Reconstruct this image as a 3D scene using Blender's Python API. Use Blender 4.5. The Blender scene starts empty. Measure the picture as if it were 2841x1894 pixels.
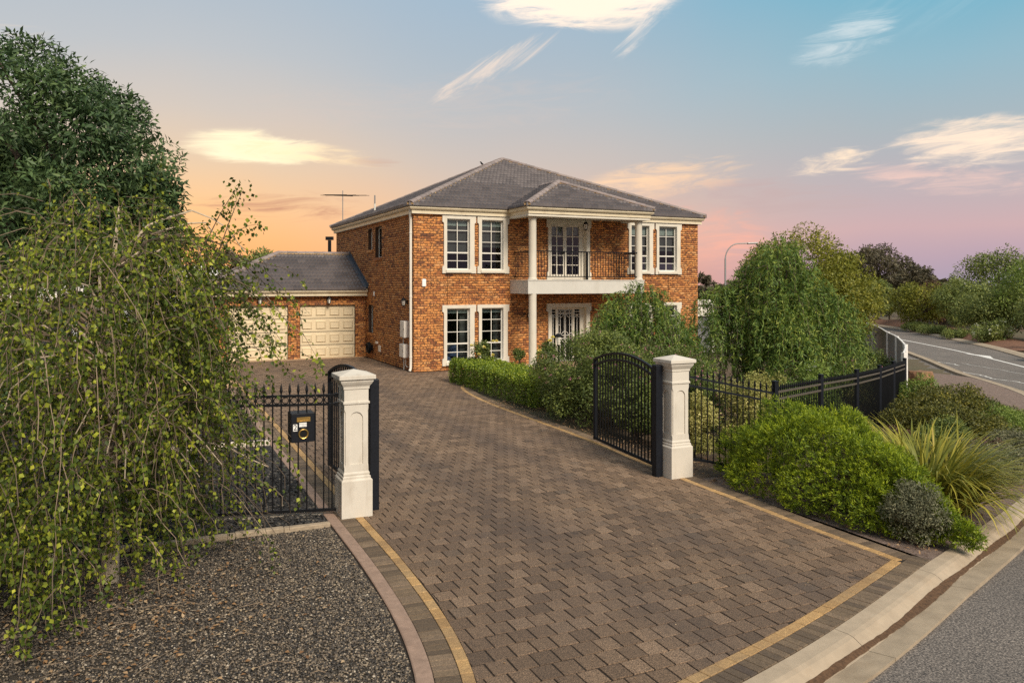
import bpy, bmesh, math, random
import numpy as np
from mathutils import Vector, Matrix, Quaternion

rd = math.radians
random.seed(11)
rng = np.random.default_rng(11)
scene = bpy.context.scene
col = scene.collection

# ------------------------------------------------------------------ camera
TH = rd(25.0)
cam_data = bpy.data.cameras.new('camera')
cam = bpy.data.objects.new('camera', cam_data)
col.objects.link(cam)
cam.location = (0, 0, 2.86)
cam.rotation_euler = (rd(90), 0, -TH)
cam_data.sensor_width = 36
cam_data.lens = 27.75
cam_data.shift_y = -0.057
cam_data.clip_start = 0.05
cam_data.clip_end = 3000
scene.camera = cam

# ------------------------------------------------------------------ world (dusk sky)
world = bpy.data.worlds.new('World')
scene.world = world
world.cycles.sampling_method = 'MANUAL'
world.cycles.sample_map_resolution = 256
world.use_nodes = True
SKY_STRENGTH = 0.66


def build_sky():
    nt = world.node_tree
    nt.nodes.clear()
    N, K = nt.nodes, nt.links
    out = N.new('ShaderNodeOutputWorld')
    bg = N.new('ShaderNodeBackground')
    bg.inputs['Strength'].default_value = SKY_STRENGTH
    K.new(bg.outputs[0], out.inputs[0])
    tc = N.new('ShaderNodeTexCoord')

    def math_(op, a, b=None, c=None, clamp=False):
        n = N.new('ShaderNodeMath'); n.operation = op; n.use_clamp = clamp
        for i, q in enumerate((a, b, c)):
            if q is None: continue
            if isinstance(q, (int, float)): n.inputs[i].default_value = q
            else: K.new(q, n.inputs[i])
        return n.outputs[0]

    def mapr(v, a, b, smooth=True):
        n = N.new('ShaderNodeMapRange'); n.clamp = True
        if smooth: n.interpolation_type = 'SMOOTHSTEP'
        K.new(v, n.inputs[0]); n.inputs[1].default_value = a; n.inputs[2].default_value = b
        return n.outputs[0]

    def mix(f, a, b):
        n = N.new('ShaderNodeMix'); n.data_type = 'RGBA'
        if isinstance(f, float): n.inputs[0].default_value = f
        else: K.new(f, n.inputs[0])
        for i, q in ((6, a), (7, b)):
            if isinstance(q, tuple): n.inputs[i].default_value = (*q, 1)
            else: K.new(q, n.inputs[i])
        return n.outputs[2]

    def ramp(v, stops):
        n = N.new('ShaderNodeValToRGB')
        el = n.color_ramp.elements
        while len(el) > 1: el.remove(el[-1])
        el[0].position = stops[0][0]; el[0].color = (*stops[0][1], 1)
        for p, c in stops[1:]:
            q = el.new(p); q.color = (*c, 1)
        K.new(v, n.inputs[0])
        return n.outputs[0]

    dot = N.new('ShaderNodeVectorMath'); dot.operation = 'DOT_PRODUCT'
    K.new(tc.outputs['Generated'], dot.inputs[0])
    dot.inputs[1].default_value = (math.cos(TH), -math.sin(TH), 0)
    xr = dot.outputs['Value']
    sep = N.new('ShaderNodeSeparateXYZ'); K.new(tc.outputs['Generated'], sep.inputs[0])
    e = sep.outputs[2]
    # soft large scale unevenness
    nz = N.new('ShaderNodeTexNoise'); nz.inputs['Scale'].default_value = 2.2; nz.inputs['Detail'].default_value = 3
    K.new(tc.outputs['Generated'], nz.inputs['Vector'])
    wob = math_('MULTIPLY', math_('SUBTRACT', nz.outputs[0], 0.5), 0.09)
    ew = math_('ADD', e, wob)
    up = [(0.55, (0.34, 0.41, 0.46)), (1.0, (0.36, 0.40, 0.44))]
    left = ramp(ew, [(0.0, (0.92, 0.38, 0.12)), (0.045, (0.93, 0.47, 0.18)), (0.085, (0.88, 0.53, 0.26)), (0.13, (0.74, 0.54, 0.36)),
                     (0.19, (0.58, 0.51, 0.45)), (0.26, (0.46, 0.48, 0.50)), (0.33, (0.39, 0.45, 0.51))] + up)
    cent = ramp(ew, [(0.0, (0.84, 0.36, 0.21)), (0.04, (0.80, 0.43, 0.28)), (0.09, (0.66, 0.46, 0.35)), (0.15, (0.53, 0.46, 0.42)),
                     (0.22, (0.43, 0.45, 0.47)), (0.29, (0.35, 0.43, 0.50)), (0.35, (0.30, 0.42, 0.53))] + up)
    right = ramp(ew, [(0.0, (0.36, 0.30, 0.38)), (0.025, (0.43, 0.32, 0.38)), (0.06, (0.54, 0.37, 0.38)), (0.11, (0.45, 0.39, 0.41)),
                      (0.17, (0.36, 0.41, 0.44)), (0.24, (0.26, 0.42, 0.50)), (0.32, (0.14, 0.39, 0.52)), (0.40, (0.13, 0.37, 0.50))] + up)
    c = mix(mapr(xr, -0.40, 0.06), left, cent)
    c = mix(mapr(xr, 0.02, 0.46), c, right)
    # clouds: xr centre, elevation centre, half length, half height, tilt, colour, amount, noise stretch, seed
    CL = [
        (0.088, 0.352, 0.155, 0.052, 0.06, (1.0, 0.84, 0.70), 1.0, 1.9, 0),
        (0.075, 0.330, 0.120, 0.030, -0.12, (1.0, 0.82, 0.66), 0.9, 1.3, 0),
        (-0.025, 0.262, 0.105, 0.017, 0.47, (1.0, 0.76, 0.58), 0.75, 0, 0),
        (0.165, 0.322, 0.075, 0.020, 0.90, (1.0, 0.82, 0.68), 0.9, 0, 0),
        (-0.302, 0.160, 0.095, 0.026, -0.03, (1.0, 0.86, 0.58), 1.0, 1.5, 0),
        (-0.250, 0.156, 0.110, 0.017, -0.06, (1.0, 0.76, 0.45), 0.85, 0, 0),
        (-0.288, 0.092, 0.120, 0.026, 0.02, (0.50, 0.24, 0.16), 0.85, 0, 0),
        (-0.170, 0.150, 0.040, 0.008, 0.0, (0.54, 0.36, 0.29), 0.7, 0, 0),
        (0.190, 0.128, 0.130, 0.030, 0.12, (0.98, 0.64, 0.38), 0.85, 0, 0),
        (0.300, 0.100, 0.160, 0.036, -0.1, (0.50, 0.37, 0.36), 0.6, 0, 0),
        (0.235, 0.060, 0.110, 0.050, -0.20, (0.90, 0.42, 0.30), 0.6, 0, 0),
        (0.375, 0.272, 0.062, 0.030, 0.25, (0.74, 0.77, 0.76), 0.55, 0.7, 0),
        (0.500, 0.152, 0.095, 0.034, 0.02, (0.97, 0.76, 0.58), 0.95, 1.1, 0),
        (0.372, 0.140, 0.065, 0.018, 0.12, (0.98, 0.76, 0.55), 0.9, 0, 0),
        (0.470, 0.116, 0.100, 0.024, -0.15, (0.82, 0.55, 0.47), 0.7, 0, 0),
        (0.46, 0.33, 0.12, 0.06, 0.5, (0.55, 0.66, 0.70), 0.12, 0, 0),
        (-0.10, 0.215, 0.30, 0.045, 0.08, (0.62, 0.50, 0.44), 0.25, 0, 0),
        (-0.62, 0.24, 0.16, 0.04, 0.1, (0.95, 0.70, 0.45), 0.5, 0, 0),
        (0.72, 0.20, 0.16, 0.04, 0.1, (0.85, 0.68, 0.58), 0.5, 0, 0),
    ]
    def cloud_noise(t, sx, sy, seed, dist):
        lx = math_('ADD', math_('MULTIPLY', xr, math.cos(t)), math_('MULTIPLY', e, math.sin(t)))
        ly = math_('SUBTRACT', math_('MULTIPLY', e, math.cos(t)), math_('MULTIPLY', xr, math.sin(t)))
        cb = N.new('ShaderNodeCombineXYZ')
        K.new(math_('MULTIPLY', lx, sx), cb.inputs[0]); K.new(math_('MULTIPLY', ly, sy), cb.inputs[1]); cb.inputs[2].default_value = seed
        n = N.new('ShaderNodeTexNoise'); n.inputs['Scale'].default_value = 1.0; n.inputs['Detail'].default_value = 7
        n.inputs['Roughness'].default_value = 0.66; n.inputs['Distortion'].default_value = dist
        K.new(cb.outputs[0], n.inputs['Vector'])
        return math_('MULTIPLY', math_('SUBTRACT', n.outputs[0], 0.5), 3.4)

    flat = cloud_noise(0.05, 11.0, 62.0, 3.1, 1.1)
    slant = cloud_noise(0.62, 9.0, 60.0, 8.4, 1.1)
    front = math_('GREATER_THAN', sep.outputs[1], -0.2)
    for cx, ce, a, b, t, colr, amt, st, seed in CL:
        dx = math_('SUBTRACT', xr, cx); dy = math_('SUBTRACT', e, ce)
        ct, sn = math.cos(t), math.sin(t)
        lx = math_('ADD', math_('MULTIPLY', dx, ct / a), math_('MULTIPLY', dy, sn / a))
        ly = math_('SUBTRACT', math_('MULTIPLY', dy, ct / b), math_('MULTIPLY', dx, sn / b))
        mask = math_('SUBTRACT', 1.0, math_('ADD', math_('MULTIPLY', lx, lx), math_('MULTIPLY', ly, ly)))
        val = math_('ADD', math_('MULTIPLY', mask, float(st) or 0.8), slant if abs(t) > 0.3 else flat)
        den = math_('MULTIPLY', math_('MULTIPLY', mapr(val, 0.10, 1.45), mapr(mask, 0.0, 0.6)), amt)
        den = math_('MULTIPLY', den, front)
        c = mix(den, c, colr)
    K.new(c, bg.inputs['Color'])


build_sky()

# ------------------------------------------------------------------ sun (soft, low contrast evening light from behind the camera)
sun_data = bpy.data.lights.new('sun', 'SUN')
sun_data.energy = 2.6
sun_data.angle = rd(22)
sun_data.color = (1.0, 0.87, 0.71)
sun = bpy.data.objects.new('sun', sun_data)
col.objects.link(sun)
SUN_DIR = Vector((0.08, -0.80, 0.64)).normalized()      # towards the light
sun.rotation_euler = SUN_DIR.to_track_quat('Z', 'Y').to_euler()
sun.location = (0, 0, 30)

vs = scene.view_settings
vs.view_transform = 'Standard'
vs.look = 'None'
vs.gamma = 1
vs.use_curve_mapping = False
vs.exposure = 0.85
scene.cycles.max_bounces = 6
scene.cycles.diffuse_bounces = 3
scene.cycles.glossy_bounces = 3
scene.cycles.transmission_bounces = 4
scene.cycles.transparent_max_bounces = 10
scene.cycles.use_denoising = False


# ------------------------------------------------------------------ materials
def new_mat(name):
    m = bpy.data.materials.new(name)
    m.use_nodes = True
    nt = m.node_tree
    b = nt.nodes['Principled BSDF']
    return m, nt, b


def nramp(nt, v, stops):
    n = nt.nodes.new('ShaderNodeValToRGB')
    el = n.color_ramp.elements
    while len(el) > 1: el.remove(el[-1])
    el[0].position = stops[0][0]; el[0].color = (*stops[0][1], 1)
    for p, c in stops[1:]:
        q = el.new(p); q.color = (*c, 1)
    nt.links.new(v, n.inputs[0])
    return n.outputs[0]


def nnoise(nt, scale, detail=4, rough=0.55, vec=None, stretch=None):
    n = nt.nodes.new('ShaderNodeTexNoise')
    n.inputs['Scale'].default_value = scale
    n.inputs['Detail'].default_value = detail
    n.inputs['Roughness'].default_value = rough
    if vec is None:
        g = nt.nodes.new('ShaderNodeNewGeometry'); vec = g.outputs['Position']
    if stretch:
        mp = nt.nodes.new('ShaderNodeMapping'); mp.inputs['Scale'].default_value = stretch
        nt.links.new(vec, mp.inputs[0]); vec = mp.outputs[0]
    nt.links.new(vec, n.inputs['Vector'])
    return n.outputs[0]


def nmix(nt, f, a, b, mode='MIX'):
    n = nt.nodes.new('ShaderNodeMix'); n.data_type = 'RGBA'; n.blend_type = mode
    if isinstance(f, float): n.inputs[0].default_value = f
    else: nt.links.new(f, n.inputs[0])
    for i, q in ((6, a), (7, b)):
        if isinstance(q, tuple): n.inputs[i].default_value = (*q, 1)
        else: nt.links.new(q, n.inputs[i])
    return n.outputs[2]


def nmath(nt, op, a, b=None, clamp=False):
    n = nt.nodes.new('ShaderNodeMath'); n.operation = op; n.use_clamp = clamp
    for i, q in enumerate((a, b)):
        if q is None: continue
        if isinstance(q, (int, float)): n.inputs[i].default_value = q
        else: nt.links.new(q, n.inputs[i])
    return n.outputs[0]


def nbump(nt, b, h, strength, dist=0.01):
    n = nt.nodes.new('ShaderNodeBump')
    n.inputs['Strength'].default_value = strength
    n.inputs['Distance'].default_value = dist
    nt.links.new(h, n.inputs['Height'])
    nt.links.new(n.outputs[0], b.inputs['Normal'])


def nrnd(nt):
    """per piece random value: point attribute 'rnd' on joined pieces, object random on single ones"""
    a = nt.nodes.new('ShaderNodeAttribute'); a.attribute_name = 'rnd'
    o = nt.nodes.new('ShaderNodeObjectInfo')
    return nmath(nt, 'FRACT', nmath(nt, 'ADD', a.outputs['Fac'], o.outputs['Random']))


def plain(name, c, rough=0.6, var=0.12, scale=6.0, bump=0.0, bscale=60.0, metal=0.0, dirt=None, spec=0.4):
    m, nt, b = new_mat(name)
    n = nnoise(nt, scale, 6, 0.65)
    d = tuple(max(0, x * (1 - var)) for x in c); l = tuple(min(1, x * (1 + var)) for x in c)
    cc = nramp(nt, n, [(0.3, d), (0.7, l)])
    if dirt:
        n2 = nnoise(nt, dirt[1], 8, 0.7, stretch=(1, 1, 0.25))
        cc = nmix(nt, nmath(nt, 'MULTIPLY', nramp(nt, n2, [(0.52, (0, 0, 0)), (0.75, (1, 1, 1))]), dirt[2]), cc, dirt[0])
    nt.links.new(cc, b.inputs['Base Color'])
    b.inputs['Roughness'].default_value = rough
    b.inputs['Metallic'].default_value = metal
    b.inputs['Specular IOR Level'].default_value = spec
    if bump: nbump(nt, b, nnoise(nt, bscale, 5, 0.7), bump)
    return m


def brick_mat():
    m, nt, b = new_mat('brick_orange')
    r = nrnd(nt)
    base = nramp(nt, r, [(0.0, (0.26, 0.085, 0.028)), (0.15, (0.46, 0.165, 0.045)), (0.45, (0.72, 0.31, 0.085)), (0.7, (0.58, 0.22, 0.055)), (0.88, (0.76, 0.38, 0.14)), (0.97, (0.40, 0.14, 0.045)), (1.0, (0.12, 0.045, 0.022))])
    g = nt.nodes.new('ShaderNodeNewGeometry')
    off = nt.nodes.new('ShaderNodeCombineXYZ'); nt.links.new(nmath(nt, 'MULTIPLY', r, 37.0), off.inputs[0])
    ad = nt.nodes.new('ShaderNodeVectorMath'); nt.links.new(g.outputs['Position'], ad.inputs[0]); nt.links.new(off.outputs[0], ad.inputs[1])
    n = nnoise(nt, 13.0, 5, 0.72, vec=ad.outputs[0], stretch=(1, 1, 1.5))
    fl = nramp(nt, n, [(0.495, (0, 0, 0)), (0.565, (1, 1, 1))])
    c = nmix(nt, nmath(nt, 'MULTIPLY', fl, 0.84), base, (0.04, 0.02, 0.013))
    n2 = nnoise(nt, 0.5, 3)
    c = nmix(nt, nmath(nt, 'MULTIPLY', n2, 0.18), c, (0.22, 0.09, 0.035))
    nt.links.new(c, b.inputs['Base Color'])
    b.inputs['Roughness'].default_value = 0.8
    nbump(nt, b, nnoise(nt, 90, 4), 0.35)
    return m


def piece_mat(name, stops, rough=0.85, speck=0.35, stain=None, bump=0.5, speck_scale=95, tracks=False):
    m, nt, b = new_mat(name)
    r = nrnd(nt)
    c = nramp(nt, r, stops)
    sp = nnoise(nt, speck_scale, 3, 0.8)
    c = nmix(nt, speck, c, nramp(nt, sp, [(0.34, (0.0, 0.0, 0.0)), (0.5, (0.5, 0.5, 0.5)), (0.68, (1, 1, 1))]), 'OVERLAY')
    md = nnoise(nt, 24, 5, 0.7)
    c = nmix(nt, 0.4, c, nramp(nt, md, [(0.3, (0.2, 0.2, 0.2)), (0.7, (0.8, 0.8, 0.8))]), 'OVERLAY')
    if stain:
        s = nnoise(nt, stain[0], 5, 0.6)
        c = nmix(nt, nmath(nt, 'MULTIPLY', nramp(nt, s, [(0.42, (0, 0, 0)), (0.68, (1, 1, 1))]), stain[2]), c, stain[1])
    if tracks:
        # worn tyre lanes and oil drips
        g = nt.nodes.new('ShaderNodeNewGeometry'); sx = nt.nodes.new('ShaderNodeSeparateXYZ'); nt.links.new(g.outputs['Position'], sx.inputs[0])
        lane = None
        for u0 in (4.05, 5.65):
            d = nmath(nt, 'SUBTRACT', 1.0, nmath(nt, 'MULTIPLY', nmath(nt, 'ABSOLUTE', nmath(nt, 'SUBTRACT', sx.outputs[0], u0)), 2.6), True)
            lane = d if lane is None else nmath(nt, 'MAXIMUM', lane, d)
        w = nnoise(nt, 1.6, 5, 0.65, stretch=(1, 0.35, 1))
        c = nmix(nt, nmath(nt, 'MULTIPLY', nmath(nt, 'MULTIPLY', lane, w), 0.75), c, (0.06, 0.045, 0.040))
        o = nnoise(nt, 5.5, 2, 0.4)
        c = nmix(nt, nmath(nt, 'MULTIPLY', nramp(nt, o, [(0.70, (0, 0, 0)), (0.76, (1, 1, 1))]), 0.6), c, (0.035, 0.028, 0.026))
    nt.links.new(c, b.inputs['Base Color'])
    b.inputs['Roughness'].default_value = rough
    if bump: nbump(nt, b, nnoise(nt, 160, 4, 0.75), bump)
    return m


def leaf_mat(name, stops, trans=0.3, rough=0.5, spec=0.35, big=None):
    m, nt, b = new_mat(name)
    a = nt.nodes.new('ShaderNodeAttribute'); a.attribute_name = 'rnd'
    v = a.outputs['Fac']
    n = nnoise(nt, big or 1.3, 3)
    v = nmath(nt, 'ADD', nmath(nt, 'MULTIPLY', v, 0.75), nmath(nt, 'MULTIPLY', nmath(nt, 'SUBTRACT', n, 0.25), 0.5), True)
    c = nramp(nt, v, [(p, tuple(min(0.85, x * 1.35) for x in q)) for p, q in stops])
    nt.links.new(c, b.inputs['Base Color'])
    b.inputs['Roughness'].default_value = rough
    b.inputs['Specular IOR Level'].default_value = spec
    t = nt.nodes.new('ShaderNodeBsdfTranslucent')
    nt.links.new(c, t.inputs['Color'])
    mx = nt.nodes.new('ShaderNodeMixShader'); mx.inputs[0].default_value = trans
    nt.links.new(b.outputs[0], mx.inputs[1]); nt.links.new(t.outputs[0], mx.inputs[2])
    nt.links.new(mx.outputs[0], nt.nodes['Material Output'].inputs[0])
    return m


def glass_mat():
    m, nt, b = new_mat('window_glass')
    tr = nt.nodes.new('ShaderNodeBsdfTransparent'); tr.inputs[0].default_value = (0.62, 0.68, 0.68, 1)
    gl = nt.nodes.new('ShaderNodeBsdfGlossy'); gl.inputs['Roughness'].default_value = 0.02
    gl.inputs['Color'].default_value = (0.9, 0.95, 1, 1)
    fr = nt.nodes.new('ShaderNodeFresnel'); fr.inputs[0].default_value = 1.55
    nb = nnoise(nt, 3.0, 2)
    bp = nt.nodes.new('ShaderNodeBump'); bp.inputs['Strength'].default_value = 0.05; bp.inputs['Distance'].default_value = 0.02
    nt.links.new(nb, bp.inputs['Height']); nt.links.new(bp.outputs[0], gl.inputs['Normal'])
    mx = nt.nodes.new('ShaderNodeMixShader')
    nt.links.new(fr.outputs[0], mx.inputs[0]); nt.links.new(tr.outputs[0], mx.inputs[1]); nt.links.new(gl.outputs[0], mx.inputs[2])
    nt.links.new(mx.outputs[0], nt.nodes['Material Output'].inputs[0])
    return m


M = {}
M['brick'] = brick_mat()
M['mortar'] = plain('mortar', (0.085, 0.048, 0.030), 0.9, 0.25, 30, 0.4)
M['trim'] = plain('cream_render', (0.62, 0.575, 0.485), 0.7, 0.05, 3, 0.25, 180, dirt=((0.42, 0.34, 0.22), 3.0, 0.35))
M['white_trim'] = plain('white_paint', (0.70, 0.675, 0.61), 0.45, 0.04, 8, dirt=((0.5, 0.42, 0.3), 5.0, 0.25))
M['gutter'] = plain('cream_gutter', (0.62, 0.535, 0.38), 0.4, 0.06, 4, dirt=((0.30, 0.22, 0.12), 2.5, 0.5))
M['render'] = plain('grey_render', (0.55, 0.53, 0.48), 0.8, 0.05, 3, 0.4, 220, dirt=((0.38, 0.34, 0.28), 2.5, 0.4))
M['garage_door'] = plain('cream_steel_door', (0.66, 0.55, 0.37), 0.55, 0.05, 5, 0.25, 260)
M['tile'] = piece_mat('roof_tile', [(0, (0.066, 0.056, 0.058)), (0.4, (0.092, 0.078, 0.079)), (0.75, (0.115, 0.097, 0.096)), (1, (0.074, 0.063, 0.065))], 0.6, 0.2, (0.8, (0.045, 0.042, 0.047), 0.2), 0.3, 150)
M['cap'] = piece_mat('ridge_cap', [(0, (0.20, 0.165, 0.155)), (0.5, (0.30, 0.245, 0.225)), (1, (0.24, 0.19, 0.18))], 0.7, 0.3, (2, (0.12, 0.1, 0.09), 0.3), 0.3)
M['bedding'] = plain('ridge_mortar', (0.50, 0.34, 0.17), 0.9, 0.4, 20, 0.6)
M['flashing'] = plain('lead_flashing', (0.06, 0.075, 0.10), 0.5, 0.3, 8)
M['sarking'] = plain('roof_base', (0.03, 0.026, 0.026), 0.9)
M['glass'] = glass_mat()
M['blind'] = plain('roller_blind', (0.62, 0.66, 0.60), 0.8, 0.04)
M['curtain'] = plain('grey_curtain', (0.17, 0.165, 0.155), 0.9, 0.2, 10)
M['room'] = plain('room_wall', (0.25, 0.22, 0.18), 0.9)
M['blue_cloth'] = plain('blue_cloth', (0.10, 0.14, 0.27), 0.9, 0.3, 20)
M['black'] = plain('black_steel', (0.007, 0.0075, 0.009), 0.45, 0.3, 30, 0.1, 200, spec=0.2)
M['black_soft'] = plain('black_powdercoat', (0.008, 0.0095, 0.014), 0.5, 0.35, 40, 0.15, 300, spec=0.22)
M['rail_top'] = plain('weathered_steel_rail', (0.10, 0.085, 0.07), 0.35, 0.2, 20)
M['pillar'] = plain('cast_pillar', (0.58, 0.54, 0.47), 0.75, 0.05, 5, 0.3, 250, dirt=((0.30, 0.24, 0.17), 5.0, 0.55))
M['paver'] = piece_mat('driveway_paver', [(0, (0.120, 0.079, 0.050)), (0.12, (0.155, 0.101, 0.063)), (0.5, (0.195, 0.128, 0.080)), (0.8, (0.225, 0.149, 0.094)), (0.93, (0.265, 0.178, 0.115)), (1, (0.135, 0.095, 0.065))], 0.85, 0.9, (0.38, (0.085, 0.060, 0.050), 0.5), 1.0, tracks=True)
M['header'] = piece_mat('yellow_header_brick', [(0, (0.36, 0.215, 0.085)), (0.5, (0.47, 0.29, 0.12)), (1, (0.40, 0.26, 0.12))], 0.85, 0.5, (1.2, (0.16, 0.11, 0.07), 0.5), 0.6)
M['soldier'] = piece_mat('brown_edging_brick', [(0, (0.10, 0.070, 0.045)), (0.5, (0.16, 0.112, 0.068)), (0.9, (0.22, 0.155, 0.10)), (1, (0.07, 0.05, 0.04))], 0.85, 0.5, (0.9, (0.07, 0.05, 0.035), 0.5), 0.6)
M['joint'] = plain('joint_sand', (0.022, 0.016, 0.012), 0.95, 0.4, 40)
M['pink_concrete'] = plain('pink_concrete', (0.30, 0.205, 0.155), 0.85, 0.18, 14, 0.4, 200, dirt=((0.15, 0.10, 0.075), 3, 0.5))
M['kerb'] = plain('kerb_concrete', (0.38, 0.305, 0.22), 0.85, 0.14, 5, 0.45, 240, dirt=((0.26, 0.18, 0.11), 2.0, 0.5))
M['gutter_tray'] = plain('gutter_concrete', (0.34, 0.27, 0.19), 0.85, 0.2, 4, 0.5, 240, dirt=((0.2, 0.14, 0.085), 1.5, 0.6))
M['dirt_line'] = plain('gutter_dirt', (0.10, 0.055, 0.028), 0.95, 0.5, 30, 0.8, 120)
M['white_line'] = plain('road_paint', (0.72, 0.70, 0.66), 0.7, 0.2, 14)
M['seal'] = plain('crack_sealant_grey', (0.62, 0.60, 0.56), 0.7, 0.2, 14)
M['block'] = plain('pale_block', (0.62, 0.54, 0.44), 0.85, 0.12, 12, 0.3, dirt=((0.3, 0.24, 0.18), 5, 0.4))
M['tan_block'] = plain('tan_block', (0.42, 0.29, 0.18), 0.85, 0.2, 12, 0.4)
M['edge_stone'] = plain('edging_concrete', (0.34, 0.27, 0.19), 0.85, 0.25, 14, 0.5)
M['brass'] = plain('brass', (0.55, 0.36, 0.11), 0.35, 0.25, 40, metal=0.9)
M['sticker'] = plain('white_sticker', (0.8, 0.8, 0.78), 0.5, 0.02)
M['ink'] = plain('black_ink', (0.01, 0.01, 0.01), 0.6)
M['void'] = plain('dark_hole', (0.004, 0.004, 0.004), 0.9)
M['bark'] = plain('bark_brown', (0.10, 0.075, 0.055), 0.9, 0.4, 14, 0.8, 40)
M['birch_bark'] = plain('birch_bark', (0.50, 0.41, 0.30), 0.8, 0.2, 10, 0.5, 60, dirt=((0.07, 0.05, 0.04), 8, 0.8))
M['twig'] = plain('twig_tan', (0.21, 0.155, 0.105), 0.8, 0.35, 20)
M['twig_dark'] = plain('twig_dark', (0.11, 0.08, 0.055), 0.8, 0.35, 20)
M['shed_white'] = plain('pale_steel', (0.72, 0.68, 0.62), 0.5, 0.06, 3)
M['shed_grey'] = plain('grey_steel', (0.36, 0.37, 0.38), 0.5, 0.08, 3)
M['light_fence'] = plain('pale_grey_steel_fence', (0.17, 0.17, 0.18), 0.5, 0.08, 3)
M['rock'] = plain('brown_rock', (0.22, 0.12, 0.065), 0.9, 0.45, 7, 1.0, 14)
M['timber'] = plain('grey_timber', (0.24, 0.21, 0.17), 0.9, 0.3, 10, 0.5)
M['galv'] = plain('galvanised_pole', (0.30, 0.30, 0.30), 0.45, 0.1, 10, metal=0.4)
M['lantern_glass'] = plain('frosted_lantern', (0.70, 0.66, 0.58), 0.3, 0.05)
M['red_roof'] = plain('far_roof', (0.32, 0.33, 0.36), 0.6)


def soil_mat(name, c1, c2, scale=8, far=None):
    m, nt, b = new_mat(name)
    n = nnoise(nt, scale, 8, 0.7)
    c = nramp(nt, n, [(0.3, c1), (0.7, c2)])
    if far:
        n2 = nnoise(nt, 0.15, 5, 0.6)
        c = nmix(nt, nramp(nt, n2, [(0.4, (0, 0, 0)), (0.6, (1, 1, 1))]), c, far)
    nt.links.new(c, b.inputs['Base Color'])
    b.inputs['Roughness'].default_value = 0.95
    nbump(nt, b, nnoise(nt, scale * 5, 6, 0.75), 0.8, 0.03)
    return m


M['ground'] = soil_mat('garden_soil', (0.05, 0.033, 0.021), (0.15, 0.10, 0.06), 9, (0.10, 0.085, 0.045))
M['verge'] = soil_mat('verge_mulch', (0.10, 0.065, 0.05), (0.30, 0.22, 0.18), 14)
M['red_bank'] = soil_mat('red_soil_bank', (0.10, 0.045, 0.025), (0.24, 0.12, 0.07), 6)
M['gravel_base'] = soil_mat('gravel_bed_base', (0.025, 0.020, 0.016), (0.10, 0.08, 0.058), 60)
M['mulch_base'] = soil_mat('dark_mulch', (0.008, 0.008, 0.008), (0.03, 0.028, 0.026), 50)


def asphalt():
    m, nt, b = new_mat('asphalt')
    n = nnoise(nt, 62, 2, 0.85)
    c = nramp(nt, n, [(0.32, (0.02, 0.018, 0.017)), (0.46, (0.10, 0.088, 0.080)), (0.58, (0.22, 0.19, 0.165)), (0.72, (0.42, 0.37, 0.32))])
    big = nnoise(nt, 0.7, 5)
    c = nmix(nt, 0.5, c, nramp(nt, big, [(0.3, (0.35, 0.35, 0.35)), (0.7, (0.62, 0.60, 0.58))]), 'OVERLAY')
    nt.links.new(c, b.inputs['Base Color'])
    b.inputs['Roughness'].default_value = 0.9
    nbump(nt, b, nnoise(nt, 150, 3, 0.8), 0.8, 0.008)
    return m


M['asphalt'] = asphalt()


def stone_mat(name, stops):
    m, nt, b = new_mat(name)
    a = nt.nodes.new('ShaderNodeAttribute'); a.attribute_name = 'rnd'
    c = nramp(nt, a.outputs['Fac'], stops)
    nt.links.new(c, b.inputs['Base Color']); b.inputs['Roughness'].default_value = 0.8
    return m


M['gravel'] = stone_mat('mixed_gravel', [(0, (0.022, 0.020, 0.020)), (0.35, (0.06, 0.052, 0.045)), (0.65, (0.125, 0.10, 0.075)), (0.85, (0.20, 0.155, 0.108)), (0.96, (0.30, 0.24, 0.17)), (1, (0.46, 0.40, 0.32))])
M['black_stone'] = stone_mat('black_stones', [(0, (0.008, 0.008, 0.009)), (0.6, (0.03, 0.028, 0.027)), (0.93, (0.06, 0.055, 0.05)), (1, (0.16, 0.14, 0.11))])
M['litter'] = stone_mat('dry_litter', [(0, (0.14, 0.07, 0.03)), (0.5, (0.28, 0.16, 0.07)), (1, (0.42, 0.32, 0.2))])

M['lf_ash'] = leaf_mat('ash_leaves', [(0, (0.018, 0.034, 0.016)), (0.4, (0.042, 0.078, 0.030)), (0.75, (0.080, 0.125, 0.042)), (1, (0.15, 0.19, 0.07))], 0.22)
M['lf_birch'] = leaf_mat('birch_leaves', [(0, (0.018, 0.030, 0.008)), (0.35, (0.050, 0.075, 0.012)), (0.62, (0.12, 0.15, 0.020)), (0.88, (0.27, 0.29, 0.030)), (1, (0.46, 0.42, 0.05))], 0.25, 0.45, 0.2)
M['lf_box'] = leaf_mat('box_hedge_leaves', [(0, (0.035, 0.065, 0.012)), (0.5, (0.12, 0.18, 0.02)), (1, (0.34, 0.38, 0.04))], 0.3, 0.4)
M['lf_pep'] = leaf_mat('pepper_tree_leaves', [(0, (0.026, 0.058, 0.014)), (0.45, (0.085, 0.145, 0.028)), (0.8, (0.18, 0.23, 0.04)), (1, (0.32, 0.34, 0.06))], 0.3)
M['lf_shrub'] = leaf_mat('shrub_leaves', [(0, (0.032, 0.05, 0.014)), (0.5, (0.085, 0.115, 0.028)), (0.85, (0.17, 0.20, 0.042)), (1, (0.29, 0.29, 0.06))], 0.25)
M['lf_jun'] = leaf_mat('juniper_needles', [(0, (0.026, 0.052, 0.010)), (0.4, (0.09, 0.14, 0.012)), (0.75, (0.23, 0.29, 0.014)), (1, (0.42, 0.44, 0.022))], 0.3)
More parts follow.
